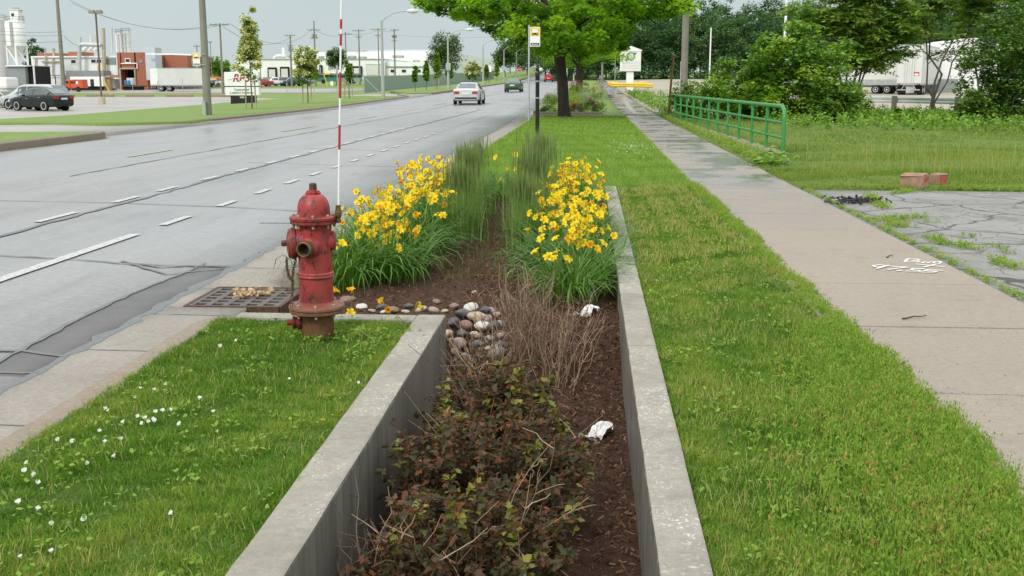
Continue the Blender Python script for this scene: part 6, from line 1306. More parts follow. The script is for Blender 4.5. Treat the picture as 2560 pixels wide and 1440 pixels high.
# --- factory, white hall and brick bay
FY = 195.
t = thing('white_factory', 'white painted factory hall with red roof edge and small windows', 'building', (0, 0, 0))
part(t, 'wall', M['whitew'], [(84, 296, 140, 226)], FY, 30, ground=True)
part(t, 'roof_edge', M['brick'], [(86, 150, 132.5, 140.), (165, 192, 129, 140.)], FY, 6, 1.)
part(t, 'cornice', M['offwhite'], [(82, 296, 142, 144.5)], FY, .25, -.27)
fwin(t, 'window', M['glass'], [(178, 190, 150, 158), (228, 240, 149, 157), (242, 254, 149, 157)], FY)
part(t, 'louvre', M['greywall'], [(265, 290, 148, 161)], FY, .2, -.12)
part(t, 'low_annexe', M['greywall'], [(188, 280, 177, 226)], FY, 3, -3.1, ground=True)
part(t, 'pipe_rack', M['greywall'], [(92, 188, 188, 190), (92, 188, 194, 195.5), (105, 106.5, 190, 226), (130, 131.5, 190, 226), (155, 156.5, 190, 226), (180, 181.5, 190, 226)], FY, .25, -2.4)
mb = MB()
for x0, y0, x1, y1 in ((91, 145, 91, 215), (116, 120, 116, 205), (134, 145, 134, 190), (106, 154, 150, 154)): mb.tube([(PXZ(x0, y0, FY)[0], FY - .3, PXZ(x0, y0, FY)[1]), (PXZ(x1, y1, FY)[0], FY - .3, PXZ(x1, y1, FY)[1])], .13, 6)
mb.build('wall_pipe', M['stackb'], t); part(t, 'stair_rail', M['ypaint'], [(256, 273, 164, 165.5), (256, 257.5, 164, 178), (271.5, 273, 164, 178), (256, 273, 170, 171)], FY, .2, -2.)
def duct(name, label, pts, r, mat, Y, n=12):
    P = [(PXZ(x, y, Y)[0], Y, PXZ(x, y, Y)[1]) for x, y in pts]; mb = MB(); mb.tube(P, r, n)
    o = mb.build(name, mat, None, True); tag(o, label, 'chimney', 'stacks and ducts on the factory'); return o
duct('roof_duct', 'fat grey duct bending over the factory roof', [(198.5, 178), (198.5, 118), (200, 112), (206, 111), (252, 113)], 8.5 * FY / FPX * .6, M['stack'], FY - 1.4)
duct('chimney', 'pale short stack standing on the bent duct', [(199.5, 112), (199.5, 92)], .32, M['stack'], FY - 1.4)
duct('chimney', 'slim grey stack behind the lot lamp pole', [(239.5, 130), (239.5, 69)], .27, M['stack'], FY + 4)
duct('chimney', 'tallest tan-footed stack right of the lot lamp pole', [(260.5, 178), (259.5, 120), (258, 70)], .33, M['stackb'], FY - .8)
duct('chimney', 'thin pale stack alone on the white hall roof', [(280, 130), (279, 69)], .2, M['stack'], FY + 5)
duct('chimney', 'stubby stack above the bent duct', [(228, 115), (228, 87)], .28, M['offwhite'], FY + 6)
duct('roof_vent', 'short tan roof vent left of the big pole', [(134, 142), (134, 121)], .28, M['stackb'], FY + 1)
mb = MB(); g = random.Random(4)
for k in range(9): x = 208 + k * 4.5; p = PXZ(x, 126 - (k % 3) * 4, FY + 3); mb.tube([(p[0], FY + 3, p[1]), (p[0] + .4, FY + 3, p[1] + .2)], .35, 10)
tag(mb.build('roof_pipework', M['offwhite'], None, True), 'tangle of pale pipes on the roof under the bent duct', 'pipework')
t = thing('brick_factory', 'red brick factory bay with a dark open dock door', 'building', (0, 0, 0)); BYY = 194.
mb = MB(); dz = .0
part(t, 'wall', M['brick'], [(299, 305, 131, 226), (341, 371, 131, 226), (305, 341, 131, 173)], BYY, 26, ground=False); part(t, 'wall_foot', M['brick'], [(299, 305, 222, 226), (341, 371, 222, 226)], BYY, 26, .02, ground=True)
part(t, 'dock_opening', M['dark'], [(304.5, 341.5, 172, 228)], BYY, .3, 3.)
part(t, 'dock_frame', M['stackb'], [(303, 306, 171, 226), (340, 342.5, 171, 226), (303, 342.5, 169.5, 173)], BYY, .3, -.32)
fwin(t, 'window', M['glass'], [(314, 325, 147.5, 155.5)], BYY); part(t, 'wall_vent', M['greywall'], [(349, 357.5, 149, 157)], BYY, .1, -.12)
mb = MB(); P = [(PXZ(x, y, BYY)[0], BYY - .25, PXZ(x, y, BYY)[1]) for x, y in ((304, 159), (342, 158.5), (344, 160), (344.5, 172))]; mb.tube(P, .1, 6); mb.build('white_pipe', M['white'], t)
part(t, 'rear_brick_wing', M['brick'], [(371.5, 431, 137, 200)], BYY, 12, 8.); part(t, 'corner_trim', M['offwhite'], [(296.3, 298.8, 131, 226)], BYY, .4, -.1)
t = thing('rooftop_duct_box', 'tall pale blue metal duct box with flared hood beside the brick bay', 'duct', (0, 0, 0)); part(t, 'box', M['tank'], [(372, 397, 119, 200)], BYY, 3, -1.)
a = [PXZ(x, y, BYY) for x, y in ((354, 119.5), (371.8, 119.5), (371.8, 137))]; mb = MB(); mb.prism([(p[0], p[1]) for p in a], BYY - .9, BYY + 1.8); mb.build('hood', M['stack'], t)
t = thing('storage_tank', 'horizontal pale cylinder tank above the white trailer', 'tank', (0, 0, 0)); a = PXZ(446, 158, 205); b = PXZ(488, 158, 205); r = 14 * 205 / FPX; mb = MB(); mb.lathe([(r * .5, -.3), (r * .9, -.1), (r, .2), (r, b[0] - a[0]), (r * .9, b[0] - a[0] + .3)], 28, (a[0], 205, a[1]), (1, 0, 0)); mb.build('shell', M['stack'], t, True)
[part(t, 'tank_leg', M['greywall'], [q], 205, .4) for q in ((450, 453, 170, 222), (482, 485, 177.2, 222), (515, 518, 177.2, 222))]; part(t, 'platform', M['greywall'], [(482, 520, 175, 177)], 205, .4)
t = thing('storage_tank', 'low pale blue tank with domed top above the trailer', 'tank', (0, 0, 0)); a = PXZ(423, 165, 204); r = 18 * 204 / FPX; z1 = PXZ(423, 158, 204)[1]; mb = MB(); mb.lathe([(r, -1.), (r, z1), (r * .9, z1 + .15), (r * .5, z1 + .45), (.1, z1 + .6)], 28, (a[0], 204, 0)); mb.build('shell', M['tank'], t, True)
mb = MB(); a = [(x, y) for x, y in ((366, 136), (430, 136), (478, 137.5))]; mb.tube([(PXZ(x, y, 192)[0], 192, PXZ(x, y, 192)[1]) for x, y in a], .14, 6); tag(mb.build('overhead_pipe', M['white']), 'long white pipe running from the brick bay toward the light pole', 'pipe')
# --- silos
def silo(label, cx, r_px, yt, yb, Y, mat, legs=None, cone=None, house=False):
    t = thing('silo', label, 'silo', (PXZ(cx, 200, Y)[0], Y, 0)); r = r_px * Y / FPX; z1 = PXZ(cx, yt, Y)[1]; z0 = PXZ(cx, yb, Y)[1]; g0 = Tf(PXZ(cx, 200, Y)[0], Y)
    mb = MB()
    if cone: zc = PXZ(cx, cone, Y)[1]; mb.lathe([(r, z0), (r, z1), (r * .95, z1 + .1), (.1, z1 + .35)], 28); mb.build('drum', mat, t, True); mb = MB(); mb.lathe([(r * .28, zc), (r * .985, z0 - .01)], 28); mb.build('hopper_cone', M['offwhite'], t, True)
    else: mb.lathe([(r, g0 - .3), (r, z1), (r * .95, z1 + .1), (.1, z1 + .3)], 28); mb.build('drum', mat, t, True)
    for q in np.linspace(z0 if cone else g0 + 1, z1 - .1, 5):
        mb = MB(); mb.torus((0, 0, q), r, .045, (0, 0, 1), 28, 5); mb.build('hoop', M['offwhite'], t, True)
    mb = MB()
    for q in (.45, .9): mb.torus((0, 0, z1 + q), r * .97, .035, (0, 0, 1), 24, 5)
    for k in range(10): a = k * .628; mb.tube([(r * .97 * math.cos(a), r * .97 * math.sin(a), z1), (r * .97 * math.cos(a), r * .97 * math.sin(a), z1 + .95)], .035, 4)
    mb.build('top_railing', M['greywall'], t)
    mb = MB(); mb.b2(r * .1 - .2, r * .1 + .2, -r - .18, -r - .1, z0, z1); mb.build('ladder', M['steel'], t)
    if legs:
        mb = MB(); zl = PXZ(cx, legs, Y)[1]; K = [(r * .98 * math.cos(a), r * .98 * math.sin(a)) for a in (-2.6, -1.2, .4, 1.9)]
        for x, y in K: mb.tube([(x, y, zl), (x, y, z0)], .17, 6)
        for (a, b) in zip(K, K[1:] + K[:1]): mb.tube([(a[0], a[1], z0 - .3), (b[0], b[1], zl + .3)], .1, 6)
        mb.build('leg_frame', M['white'], t)
    if house:
        mb = MB(); mb.b2(-r * .2, r * .75, -r * .5, r * .5, z1, z1 + 2.); mb.b2(-r * .25, r * .95, -r * .6, r * .6, z1 + 2., z1 + 2.12); mb.build('top_house', M['white'], t); mb = MB(); mb.b2(-r * .02, r * .28, -r * .5 - .06, -r * .5 + .1, z1 + .9, z1 + 1.4); mb.build('house_window', M['glass'], t); mb = MB(); mb.b2(0, r * .5, -.4, .4, z1 + 2.12, z1 + 2.4); mb.build('roof_hatch', M['greywall'], t)
    return t
silo('white silo on braced legs with a small house on top', 48.5, 23.5, 55, 115, 185., M['white'], 163, 142, True)
silo('fat off-white silo cut off by the left picture edge', 1, 25, 50, 226, 192., M['offwhite'])
silo('grey steel silo behind the brick bay roof', 322, 11.5, 82, 135, 215., M['stack']); silo('slender pale silo touching the grey steel silo', 304, 8., 85, 135, 214., M['offwhite'])
t = thing('silo_base_shed', 'grey sheet-metal shed under the white silo legs', 'shed', (0, 0, 0)); part(t, 'shell', M['greywall'], [(18, 67, 166, 230)], 182., 8., ground=True); part(t, 'roof_slab', M['white'], [(16, 70, 163.5, 166)], 182., 9, -.4); part(t, 'open_bay', M['dark'], [(67.5, 87, 165, 226)], 183., 6); part(t, 'bay_post', M['white'], [(86.5, 88.2, 163, 226)], 182., .4)
t = thing('white_tank', 'low white tank box at the left picture edge', 'tank', (0, 0, 0)); part(t, 'shell', M['white'], [(-14, 18, 193, 222)], 176., 4., bevel=.4)
# --- yard objects in front of the factory
X = col(395, 178)[0]; t = trailer('box_trailer', 'long white box trailer with swung-open rear doors at the factory', (col(381, 176)[0], 176, Tf(col(381, 176)[0], 176) + .05), R(-78), 8.6, 2.6, 2.75, 1.05, True)
t = thing('red_truck', 'orange-red utility truck parked before the factory', 'truck', (col(190, 172)[0], 172, Tf(col(190, 172)[0], 172) + .05)); mb = MB(); mb.b2(-1.6, -.4, -1.1, 1.1, .5, 1.9); mb.build('cab', M['orange'] if False else paint('truck_red', (.62, .10, .04)), t, bevel=.12); mb = MB(); mb.b2(-.35, 1.6, -1.05, 1.05, .6, 1.25); mb.b2(.9, 1.6, -1., 1., 1.25, 1.95); mb.b2(-.3, .4, -1., 1., 1.7, 1.95); mb.build('equipment_body', bpy.data.materials['truck_red'], t, bevel=.06)
mb = MB(); mb.b2(-1.45, -.6, -1.115, -1.09, 1.3, 1.75); mb.build('cab_window', M['glass'], t); wheels(t, (), 1.1)
for x in (-1., .9): mb = MB(); mb.lathe([(.18, -.3), (.42, -.3), (.42, 0), (.2, .02)], 16, (x, -1.1, .42), (0, -1, 0)); mb.build('wheel', M['tyre'], t, True)
t = thing('office_trailer', 'white site trailer with a dark door behind the red truck', 'trailer', (0, 0, 0)); part(t, 'shell', M['white'], [(176, 258, 192, 216)], 178., 3, bevel=.1); part(t, 'door', M['glass'], [(227, 235.5, 198, 216)], 178., .1, -.07); part(t, 'undercarriage', M['dark'], [(180, 256, 216, 226)], 178.3, 2.2)
t = thing('tan_shed', 'small tan plywood shed beside the site trailer', 'shed', (0, 0, 0)); part(t, 'shell', M['tan'], [(258, 274, 194, 226)], 179., 3); a = [PXZ(x, y, 179) for x, y in ((256, 194), (275, 187), (276, 194))]; mb = MB(); mb.prism([(p[0], p[1]) for p in a], 178.7, 182.3); mb.build('roof', M['tan'], t)
t = thing('portable_toilet', 'grey portable toilet with pale roof by the brick bay', 'toilet cabin', (0, 0, 0)); part(t, 'cabin', M['greybox'], [(274.5, 291, 198, 222)], 180., 1.2, bevel=.05); part(t, 'roof', M['white'], [(274, 291.5, 194.5, 198)], 180., 1.3, -.05, bevel=.08); part(t, 'door', M['post'], [(277, 288, 200, 221)], 180., .05, -.06)
for k, (a, b) in enumerate(((311, 318), (319, 326))): t = thing('blue_barrel', ('left', 'right')[k] + ' blue plastic barrel in the dock opening', 'barrel', (PXZ((a + b) / 2, 205, 190)[0], 190, 0), 0, 'blue barrels at the dock'); z = PXZ(a, 213, 190)[1]; mb = MB(); mb.lathe([(.23, z - .02), (.25, z + .1), (.24, z + .4), (.25, z + .7), (.22, z + .85)], 16); mb.build('drum', M['bluebarrel'], t, True)
t = thing('flatbed_trailer', 'low dark flatbed trailer under the dock opening', 'trailer', (0, 0, 0)); part(t, 'deck', M['rust'], [(304, 350, 214, 217)], 188., 3.); part(t, 'dolly', M['dark'], [(310, 330, 217, 228), (336, 348, 217, 228)], 188.3, 2.2)
t = thing('pallet_tank', 'pale square liquid container behind the blue barrels', 'container', (0, 0, 0)); part(t, 'tote', M['offwhite'], [(317, 334, 195, 212)], 191., 1.1, bevel=.08)
g = random.Random(9); mb = MB()
for k in range(40): x = g.uniform(95, 172); p = col(x, 182 + g.uniform(-3, 3)); mb.box((p[0], p[1], p[2] + g.uniform(.1, .6)), (g.uniform(.3, 1.6), g.uniform(.3, .8), g.uniform(.2, .5)), g.uniform(0, 3))
tag(mb.build('scrap_pile', plain('mixed_scrap', (.22, .2, .18), .8, .6, 2)), 'low heap of mixed scrap in front of the white factory hall', 'scrap'); mb = MB()
for k in range(7): x = 102 + 9.5 * k; p = col(x, 178); mb = MB(); mb.box((p[0], p[1], p[2] + g.uniform(.3, .8)), (g.uniform(.6, 1.4), .8, g.uniform(.3, .5)), g.uniform(0, 3)); tag(mb.build('white_bag', M['white'], bevel=.15), 'white plastic bag lying on the scrap heap before the factory', 'bag', 'white bags on the scrap heap')
# chain-link posts of the factory fence
for k, x in enumerate((333, 396, 458, 718, 786)):
    Yf = 148 if x < 500 else 158; p = col(x, Yf); t = thing('fence_post', f'thin galvanised fence post, {ORD[k]} from the left in front of the yard', 'post', tuple(p), 0, 'galvanised posts of the yard fence'); mb = MB(); mb.tube([(0, 0, -.2), (0, 0, 1.95)], .045, 6); mb.build('pole', M['steel'], t)
    if x == 458: mb = MB(); mb.tube([(0, 0, 1.95), (-.25, 0, 2.3)], .03, 5); mb.build('barb_arm', M['steel'], t)
# --- long white warehouses
WY = 335.
t = thing('white_warehouse', 'long low white warehouse with loading docks', 'building', (0, 0, 0)); part(t, 'wall', M['whitew'], [(590, 962, 148.5, 205)], WY, 60, ground=True); part(t, 'roof_edge', M['post'], [(589, 962, 147, 148.6)], WY, 61, -.3)
part(t, 'office_wing', M['whitew'], [(962.5, 1060, 155, 205)], WY, 40, 2., ground=True); part(t, 'dark_band', M['greywall'], [(963, 1060, 165.5, 168)], WY, .2, 1.7); fwin(t, 'window', M['glass'], [(974, 984, 174, 180), (1002, 1012, 174, 180), (1040, 1049, 174, 180)], WY, 1.7, False)
for x0, x1, y0, y1 in ((671, 693, 168.5, 193), (702, 724.5, 167, 193), (800, 807, 163, 190), (883, 906, 165.5, 190)):
    d_ = part(t, 'dock_frame', M['dark'], [(x0, x1, y0, y1)], WY, .6, -.62)
    part(d_, 'dock_door', M['offwhite'], [(x0 + 3, x1 - 3, y0 + 5, y1)], WY, .1, -.74)
part(t, 'loading_door', M['offwhite'], [(915, 951, 161, 188)], WY, .15, -.16); part(t, 'door_head', M['post'], [(914, 952, 160, 161.2)], WY, .2, -.2)
part(t, 'dock_skirt', M['greywall'], [(660, 750, 193, 205)], WY, 1., -1.05)
t = thing('white_warehouse', 'higher white warehouse roofline behind the dock building', 'building', (0, 0, 0)); part(t, 'wall', M['whitew'], [(756, 1104, 126, 200)], 400., 60, ground=True); part(t, 'roof_edge', M['tank'], [(755, 1104, 124.5, 126.2)], 400., 61, -.3)
a = aty(1080, 126, 400); b = aty(1262, 168, 520)
t = thing('white_warehouse', 'white warehouse wing receding up the road behind the round tree', 'building', (0, 0, 0)); q0 = col(1100, 380); q1 = col(1250, 560); mb = MB(); z0 = aty(1100, 126, 380)[2]; V = [(q0[0], q0[1], 0), (q1[0], q1[1], 0), (q1[0], q1[1], z0), (q0[0], q0[1], z0), (q0[0] - 60, q0[1] + 40, 0), (q1[0] - 60, q1[1] + 40, 0), (q1[0] - 60, q1[1] + 40, z0), (q0[0] - 60, q0[1] + 40, z0)]
mb.add(V, [(0, 1, 2, 3), (4, 5, 6, 7), (0, 3, 7, 4), (1, 2, 6, 5), (3, 2, 6, 7)]); mb.build('wall', M['whitew'], t)
mb = MB(); V = [(q0[0] + .3, q0[1] - .2, 2), (q1[0] + .3, q1[1] - .2, 3), (q1[0] + .3, q1[1] - .2, z0 - 7.3), (q0[0] + .3, q0[1] - .2, z0 - 7.3)]; 
for k in range(7): u = k / 7; p = q0 + (q1 - q0) * (u + .05); mb.box((p[0] + .2, p[1], z0 - 2.), (.8, .8, .5))
mb.build('wall_lamp', M['greywall'], t)
for k, (x0, x1, yt, lb) in enumerate(((795, 804, 140, 'small grey roof unit left of the dark clipped tree'), (870, 885, 139, 'wide grey roof unit right of the dark clipped tree'), (895, 911, 141, 'flat grey roof unit in the middle of the warehouse roof'), (981, 1005, 138, 'stepped roof unit over the office wing'), (1032, 1045, 150, 'low grey roof unit at the right end of the office wing'))): t = thing('roof_unit', lb, 'roof unit', (0, 0, 0), 0, 'ventilation units on the warehouse roofs'); part(t, 'casing', M['post'], [(x0, x1, yt, yt + 7)], WY + 4, 4, bevel=.1); part(t, 'duct', M['greywall'], [(x0 + 2, x0 + 5, yt + 2, yt + 5)], WY + 4, .2, -.22)
t = thing('roof_exhaust', 'white curved exhaust duct with upright stack on the dock building roof', 'duct', (0, 0, 0)); mb = MB(); mb.tube([(PXZ(x, y, WY + 3)[0], WY + 3, PXZ(x, y, WY + 3)[1]) for x, y in ((685, 149), (686, 144), (692, 140), (702, 139), (712, 141))], .45, 8); mb.build('elbow', M['white'], t, True); part(t, 'stack', M['white'], [(705, 711, 119, 136)], WY + 3, .8); part(t, 'fan_box', M['offwhite'], [(703, 722, 136, 147)], WY + 3, 1.6)
# --- bus behind the clipped tree
p = col(850, 250); t = thing('city_bus', 'parked city bus with green flank and yellow roof box', 'bus', (0, 0, 0)); part(t, 'body', paint('bus_green', (.06, .20, .15)), [(792, 900, 186, 204)], 252, 2.6, bevel=.15); part(t, 'roof', M['greybox'], [(793, 899, 183.5, 186)], 252, 2.5); part(t, 'roof_box', M['signy'], [(811, 826, 182, 186.5)], 251.6, 1.); part(t, 'lower_skirt', M['greywall'], [(845, 900, 195, 204.5)], 251.9, .1); 
for x in range(796, 896, 14): part(t, 'bus_window', M['glass'], [(x, x + 11, 187.5, 193)], 252, .06, -.08)
for x in (808, 884): a = PXZ(x, 204, 251.9); mb = MB(); mb.lathe([(.2, -.3), (.5, -.3), (.5, 0), (.2, .03)], 16, (a[0], 251.95, a[1]), (0, -1, 0)); mb.build('wheel', M['tyre'], t, True)
t = thing('notice_board', 'small white notice board standing on the lawn slope', 'sign', (0, 0, 0)); part(t, 'panel', M['white'], [(826, 833, 203, 214)], 150, .05); part(t, 'leg', M['steel'], [(827, 828, 214, 221), (831.5, 832.5, 214, 221)], 150.06, .04)
t = thing('guy_guard', 'thin yellow pipe guarding the guy wire by the bus', 'post', (0, 0, 0)); mb = MB(); mb.tube([(PXZ(x, y, 175)[0], 175, PXZ(x, y, 175)[1]) for x, y in ((810, 187), (818, 214))], .07, 6); mb.build('pipe', M['ypaint'], t)
t = thing('guy_guard', 'leaning yellow pipe on the lot grass near the lamp', 'post', (0, 0, 0)); mb = MB(); mb.tube([(PXZ(x, y, 148)[0], 148, PXZ(x, y, 148)[1]) for x, y in ((259, 200), (277, 238))], .08, 6); mb.build('pipe', M['ypaint'], t)
# --- green mesh fence along the road
t = thing('mesh_fence', 'green mesh-screened chain-link fence running beside the road', 'fence', (0, 0, 0)); line = [(911, 140), (1000, 165), (1100, 200), (1180, 240), (1234, 285)]; Q = [col(x, y) for x, y in line]; V = []
for q in Q: V += [(q[0], q[1], q[2] - .1), (q[0], q[1], q[2] + 2.05)]
me_ = MB().add(V, [(2 * i, 2 * i + 1, 2 * i + 3, 2 * i + 2) for i in range(len(Q) - 1)]).build('screen', M['screen'], t); md = me_.modifiers.new('thick', 'SOLIDIFY'); md.thickness = .03
for i in range(len(Q) - 1):
    for u in np.linspace(0, 1, 6)[:-1]: q = Q[i] + (Q[i + 1] - Q[i]) * u; mb = MB(); mb.tube([(q[0], q[1] - .05, q[2] - .2), (q[0], q[1] - .05, q[2] + 2.3)], .045, 5); mb.build('fence_post', M['steel'], t)
q = Q[0]; mb = MB(); mb.tube([(q[0] + .2, q[1] - .1, q[2] + 1.8), (q[0] + 2., q[1] - .1, q[2])], .04, 5); mb.tube([tuple(k + np.array([0, -.05, 2.1])) for k in Q], .03, 5); mb.build('brace', M['steel'], t)
# --- street lights
def light(label, px_, Y, h, arm, near=False):
    p = col(px_, Y); t = thing('street_light', label, 'street light', tuple(p), 0, 'street lights on the opposite kerb'); mb = MB(); mb.lathe([(.17, -.1), (.15, .3), (.08, h)] if not near else [(.20, -.1), (.185, .5), (.12, h)], 12); mb.build('pole', M['concpole'] if near else M['post'], t, True)
    mb = MB(); mb.tube([(0, 0, h - .15), (.25, 0, h + .15), (.8, 0, h + .5), (1.5, 0, h + .68), (arm, 0, h + .7)], .05, 6); mb.build('arm', M['post'], t, True); mb = MB(); mb.lathe([(.05, -.1), (.15, .1), (.2, .45), (.12, .75), (.02, .85)], 12, (arm - .1, 0, h + .7), (1, 0, 0)); mb.build('lamp_head', M['offwhite'], t, True); return t
NL = light('nearest street light, a thick olive pole carrying a bus stop sign', 520, 48.5, 7.6, 2.3, True)
for k, (x, Y, lb) in enumerate(((958, 86, 'street light with curved arm beside the mesh fence end'), (1121, 125, 'street light with a grey sign in front of the round tree'), (1208, 167, 'street light standing by the white blossoming bush tree'), (1260, 207, 'street light farther up the hill with its arm against trees'), (1291, 241, 'street light beside the stop sign'))):
    light(lb, x, Y, 6.0, 2.2)
p = col(520, 48.5); t = thing('bus_stop_sign', 'small yellow and white bus stop sign bolted to the olive light pole', 'bus stop sign', (p[0] - .02, 48.3, PXZ(500, 165, 48.3)[1])); bus_panel(t, .32, .58, 0, -.06, -.44); mb = MB(); mb.b2(-.44, .1, -.05, -.03, .52, .55); mb.build('bracket', M['steel'], t); mb = MB(); mb.b2(-.44, .1, -.05, -.03, .05, .08); mb.build('bracket', M['steel'], t)
p = col(512, 48.2); t = thing('utility_box', 'slim pale green cabinet at the foot of the olive light pole', 'cabinet', tuple(p)); mb = MB(); mb.b2(-.07, .07, -.07, .07, -.1, .62); mb.build('cabinet', M['palegreen'], t, bevel=.012); mb = MB(); mb.b2(-.08, .08, -.08, .08, .62, .65); mb.build('cap', M['post'], t, bevel=.008)
for x, Y, z in ((1121, 124.6, 2.6), (1260, 206.5, 2.5)): p = col(x, Y); t = thing('traffic_sign', 'grey back of a traffic sign on the ' + ('light pole before the round tree' if Y < 150 else 'light pole farther up the hill'), 'sign', tuple(p)); mb = MB(); mb.b2(-.28, .28, 0, .02, z - .4, z + .4); mb.build('plate', M['steel'], t, bevel=.01); mb = MB(); mb.b2(-.05, .05, .02, .1, z - .1, z + .1); mb.build('bracket', M['steel'], t)
# lot lamp
p = col(255, 104); t = thing('lot_lamp', 'two-headed brown parking lot lamp on a concrete footing', 'lamp post', tuple(p)); mb = MB(); mb.lathe([(.34, -.2), (.34, .62), (.32, .65)], 20); mb.build('footing', M['stackb'], t, True); hh = PXZ(244, 33, 104)[1] - p[2]; mb = MB(); mb.tube([(0, 0, .6), (0, 0, hh)], .09, 8); mb.build('pole', plain('brown_pole', (.13, .09, .06), .6), t, True)
for s in (-1, 1): mb = MB(); mb.box((s * .36, 0, hh + .14), (.62, .6, .3), 0, .75); mb.build('lamp_head', M['concpole'], t, bevel=.05)
# --- utility poles and wires
def upole(label, px_, Y, ytop, arms, r=.14, extra=None):
    p = col(px_, Y); h = PXZ(px_, ytop, Y)[1] - p[2]; t = thing('utility_pole', label, 'utility pole', tuple(p), 0, 'wooden utility poles'); mb = MB(); mb.tube([(0, 0, -.5), (0, 0, h * .5), (0, 0, h)], [r * 1.25, r, r * .75], 8); mb.build('pole', M['wood'], t, True)
    for dz, w in arms:
        mb = MB(); mb.b2(-w / 2, w / 2, -r - .12, -r, h - dz - .12, h - dz + .02); mb.build('crossarm', M['wood'], t); mb = MB(); mb.tube([(-w * .3, -r - .06, h - dz - .12), (0, -r - .02, h - dz - .9)], .025, 4); mb.tube([(w * .3, -r - .06, h - dz - .12), (0, -r - .02, h - dz - .9)], .025, 4); mb.build('brace', M['steel'], t)
        for s in (-.46, -.2, .2, .46): mb = MB(); mb.lathe([(.03, 0), (.06, .05), (.05, .16), (.02, .2)], 8, (s * w, -r - .06, h - dz + .02)); mb.build('insulator', M['greywall'], t, True)
    if extra:
        for s in (-1, 1): mb = MB(); mb.lathe([(.2, 0), (.24, .1), (.24, .8), (.15, .9)], 12, (s * .38, 0, h - extra)); mb.build('transformer', M['post'], t, True)
    return p + np.array([0, 0, h])
tops = {}
for k, (x, Y, yt, arms, r, ex, lb) in enumerate(((161, 150, -60, [(.6, 3.4), (1.9, 3.)], .27, None, 'thickest utility pole rising out of the picture before the factory'), (558, 160, 58, [(.2, 2.9)], .16, None, 'utility pole with one wide crossarm right of the olive light pole'), (730, 230, 87, [(.1, 2.2), (2.2, 1.2), (4.4, 1.4)], .19, 3.4, 'utility pole with stacked crossarms left of the blossoming round tree'), (790, 235, 52, [(1.9, 2.9), (3.6, 1.6)], .17, 3.6, 'tall utility pole with spike top behind the blossoming round tree'), (867, 262, 80, [(.5, 3.3)], .16, None, 'utility pole just right of the banded rod'), (900, 265, 73, [(.3, 3.), (1.8, 1.5)], .17, None, 'utility pole fourth from the curved street light'), (948, 280, 70, [(.3, 4.), (1.8, 1.6)], .15, None, 'utility pole directly left of the curved street light'), (988, 290, 72, [(.3, 2.2), (1.8, 1.4), (3., 1.4)], .2, 2.4, 'utility pole right of the curved street light'), (531, 230, 103, [(.2, 1.)], .1, None, 'thin pole right behind the olive light pole'), (653, 215, 112, [(.2, .8)], .1, None, 'thin pole by the first blossoming sapling'), (497, 260, 112, [(.3, 1.6)], .13, None, 'small pole behind the storage tank'))): tops[x] = upole(lb, x, Y, yt, arms, r, ex)
def wire(label, a, b, sag, r=.028):
    a, b = np.array(a), np.array(b); P = [a + (b - a) * u - np.array([0, 0, sag * 4 * u * (1 - u)]) for u in np.linspace(0, 1, 13)]; mb = MB(); mb.tube(P, r, 4); tag(mb.build('overhead_wire', M['wire']), label, 'wire', 'overhead power lines')
A0 = tops[161]; A1 = tops[558]; W_ = [np.array(PXZ(x, y, 150)) for x, y in ((172, 3), (172, 20), (160, 78), (160, 103))]
e3 = lambda px, py, Y: aty(px, py, Y)
wire('upper wire from the thick pole to the wide crossarm pole', e3(165, -5, 150), e3(545, 59, 160), 2.2)
wire('second wire from the thick pole to the wide crossarm pole', e3(180, 8, 150), e3(570, 59, 160), 2.)
wire('wire running left from the thick pole at the level of the silo middle', e3(-30, 75, 150), e3(158, 79, 150), .2); wire('wire running left from the thick pole just below the silo middle', e3(-30, 84, 150), e3(158, 88, 150), .2); wire('wire running left from the thick pole above the silo cone', e3(-30, 100, 150), e3(158, 104, 150), .2)
wire('service wire dropping from the thick pole to the white hall', e3(160, 90, 150), e3(200, 115, 194), .3); wire('wire from the wide crossarm pole toward the spike-top pole', e3(575, 59, 160), e3(781, 72, 235), 3.); wire('wire sagging from the wide crossarm pole to the stacked crossarm pole', e3(560, 68, 160), e3(727, 92, 230), 2.); wire('wire between the spike-top pole and the pole by the banded rod', e3(782, 70, 235), e3(866, 82, 262), 1.2); wire('wire between the poles right of the banded rod', e3(866, 82, 262), e3(945, 74, 280), .8); wire('wire passing the curved street light to its right neighbour pole', e3(945, 74, 280), e3(1000, 74, 290), .5); wire('long wire from the right neighbour pole toward the round tree', e3(990, 88, 290), e3(1280, 88, 420), .8)
# --- company sign on the verge island
sp_ = col(605, 80.); t = thing('company_sign', 'white two-panel company sign with red letters on a black base', 'sign', (sp_[0], 80., sp_[2])); sx = 80 / FPX * .983
z = lambda y: PXZ(605, y, 80)[1] - sp_[2]; xx = lambda x: PXZ(x, 220, 80)[0] - sp_[0]
mb = MB(); mb.b2(xx(575), xx(637), .02, .4, -.1, z(239)); mb.build('base', M['black'], t); mb = MB(); mb.b2(xx(562), xx(647), -.02, .44, z(215), z(180)); up_ = mb.build('upper_panel', M['white'], t, bevel=.01); mb = MB(); mb.b2(xx(564), xx(646), .05, .4, z(217.4), z(215) - .002); mb.build('dark_gap', M['black'], t); mb = MB(); mb.b2(xx(563), xx(647), -.02, .44, z(238), z(217.5)); lo_ = mb.build('lower_panel', M['white'], t, bevel=.01)
text_obj('RBS', .78, M['redtext'], 'red_lettering', up_, (xx(603), -.032, z(203.8)), shear=.3, bold=.02); mb = MB(); mb.tube([(xx(570), -.05, z(199)), (xx(585), -.05, z(195)), (xx(605), -.05, z(192.5)), (xx(635), -.05, z(191.5))], .022, 5); mb.build('white_swoosh', M['white'], up_)
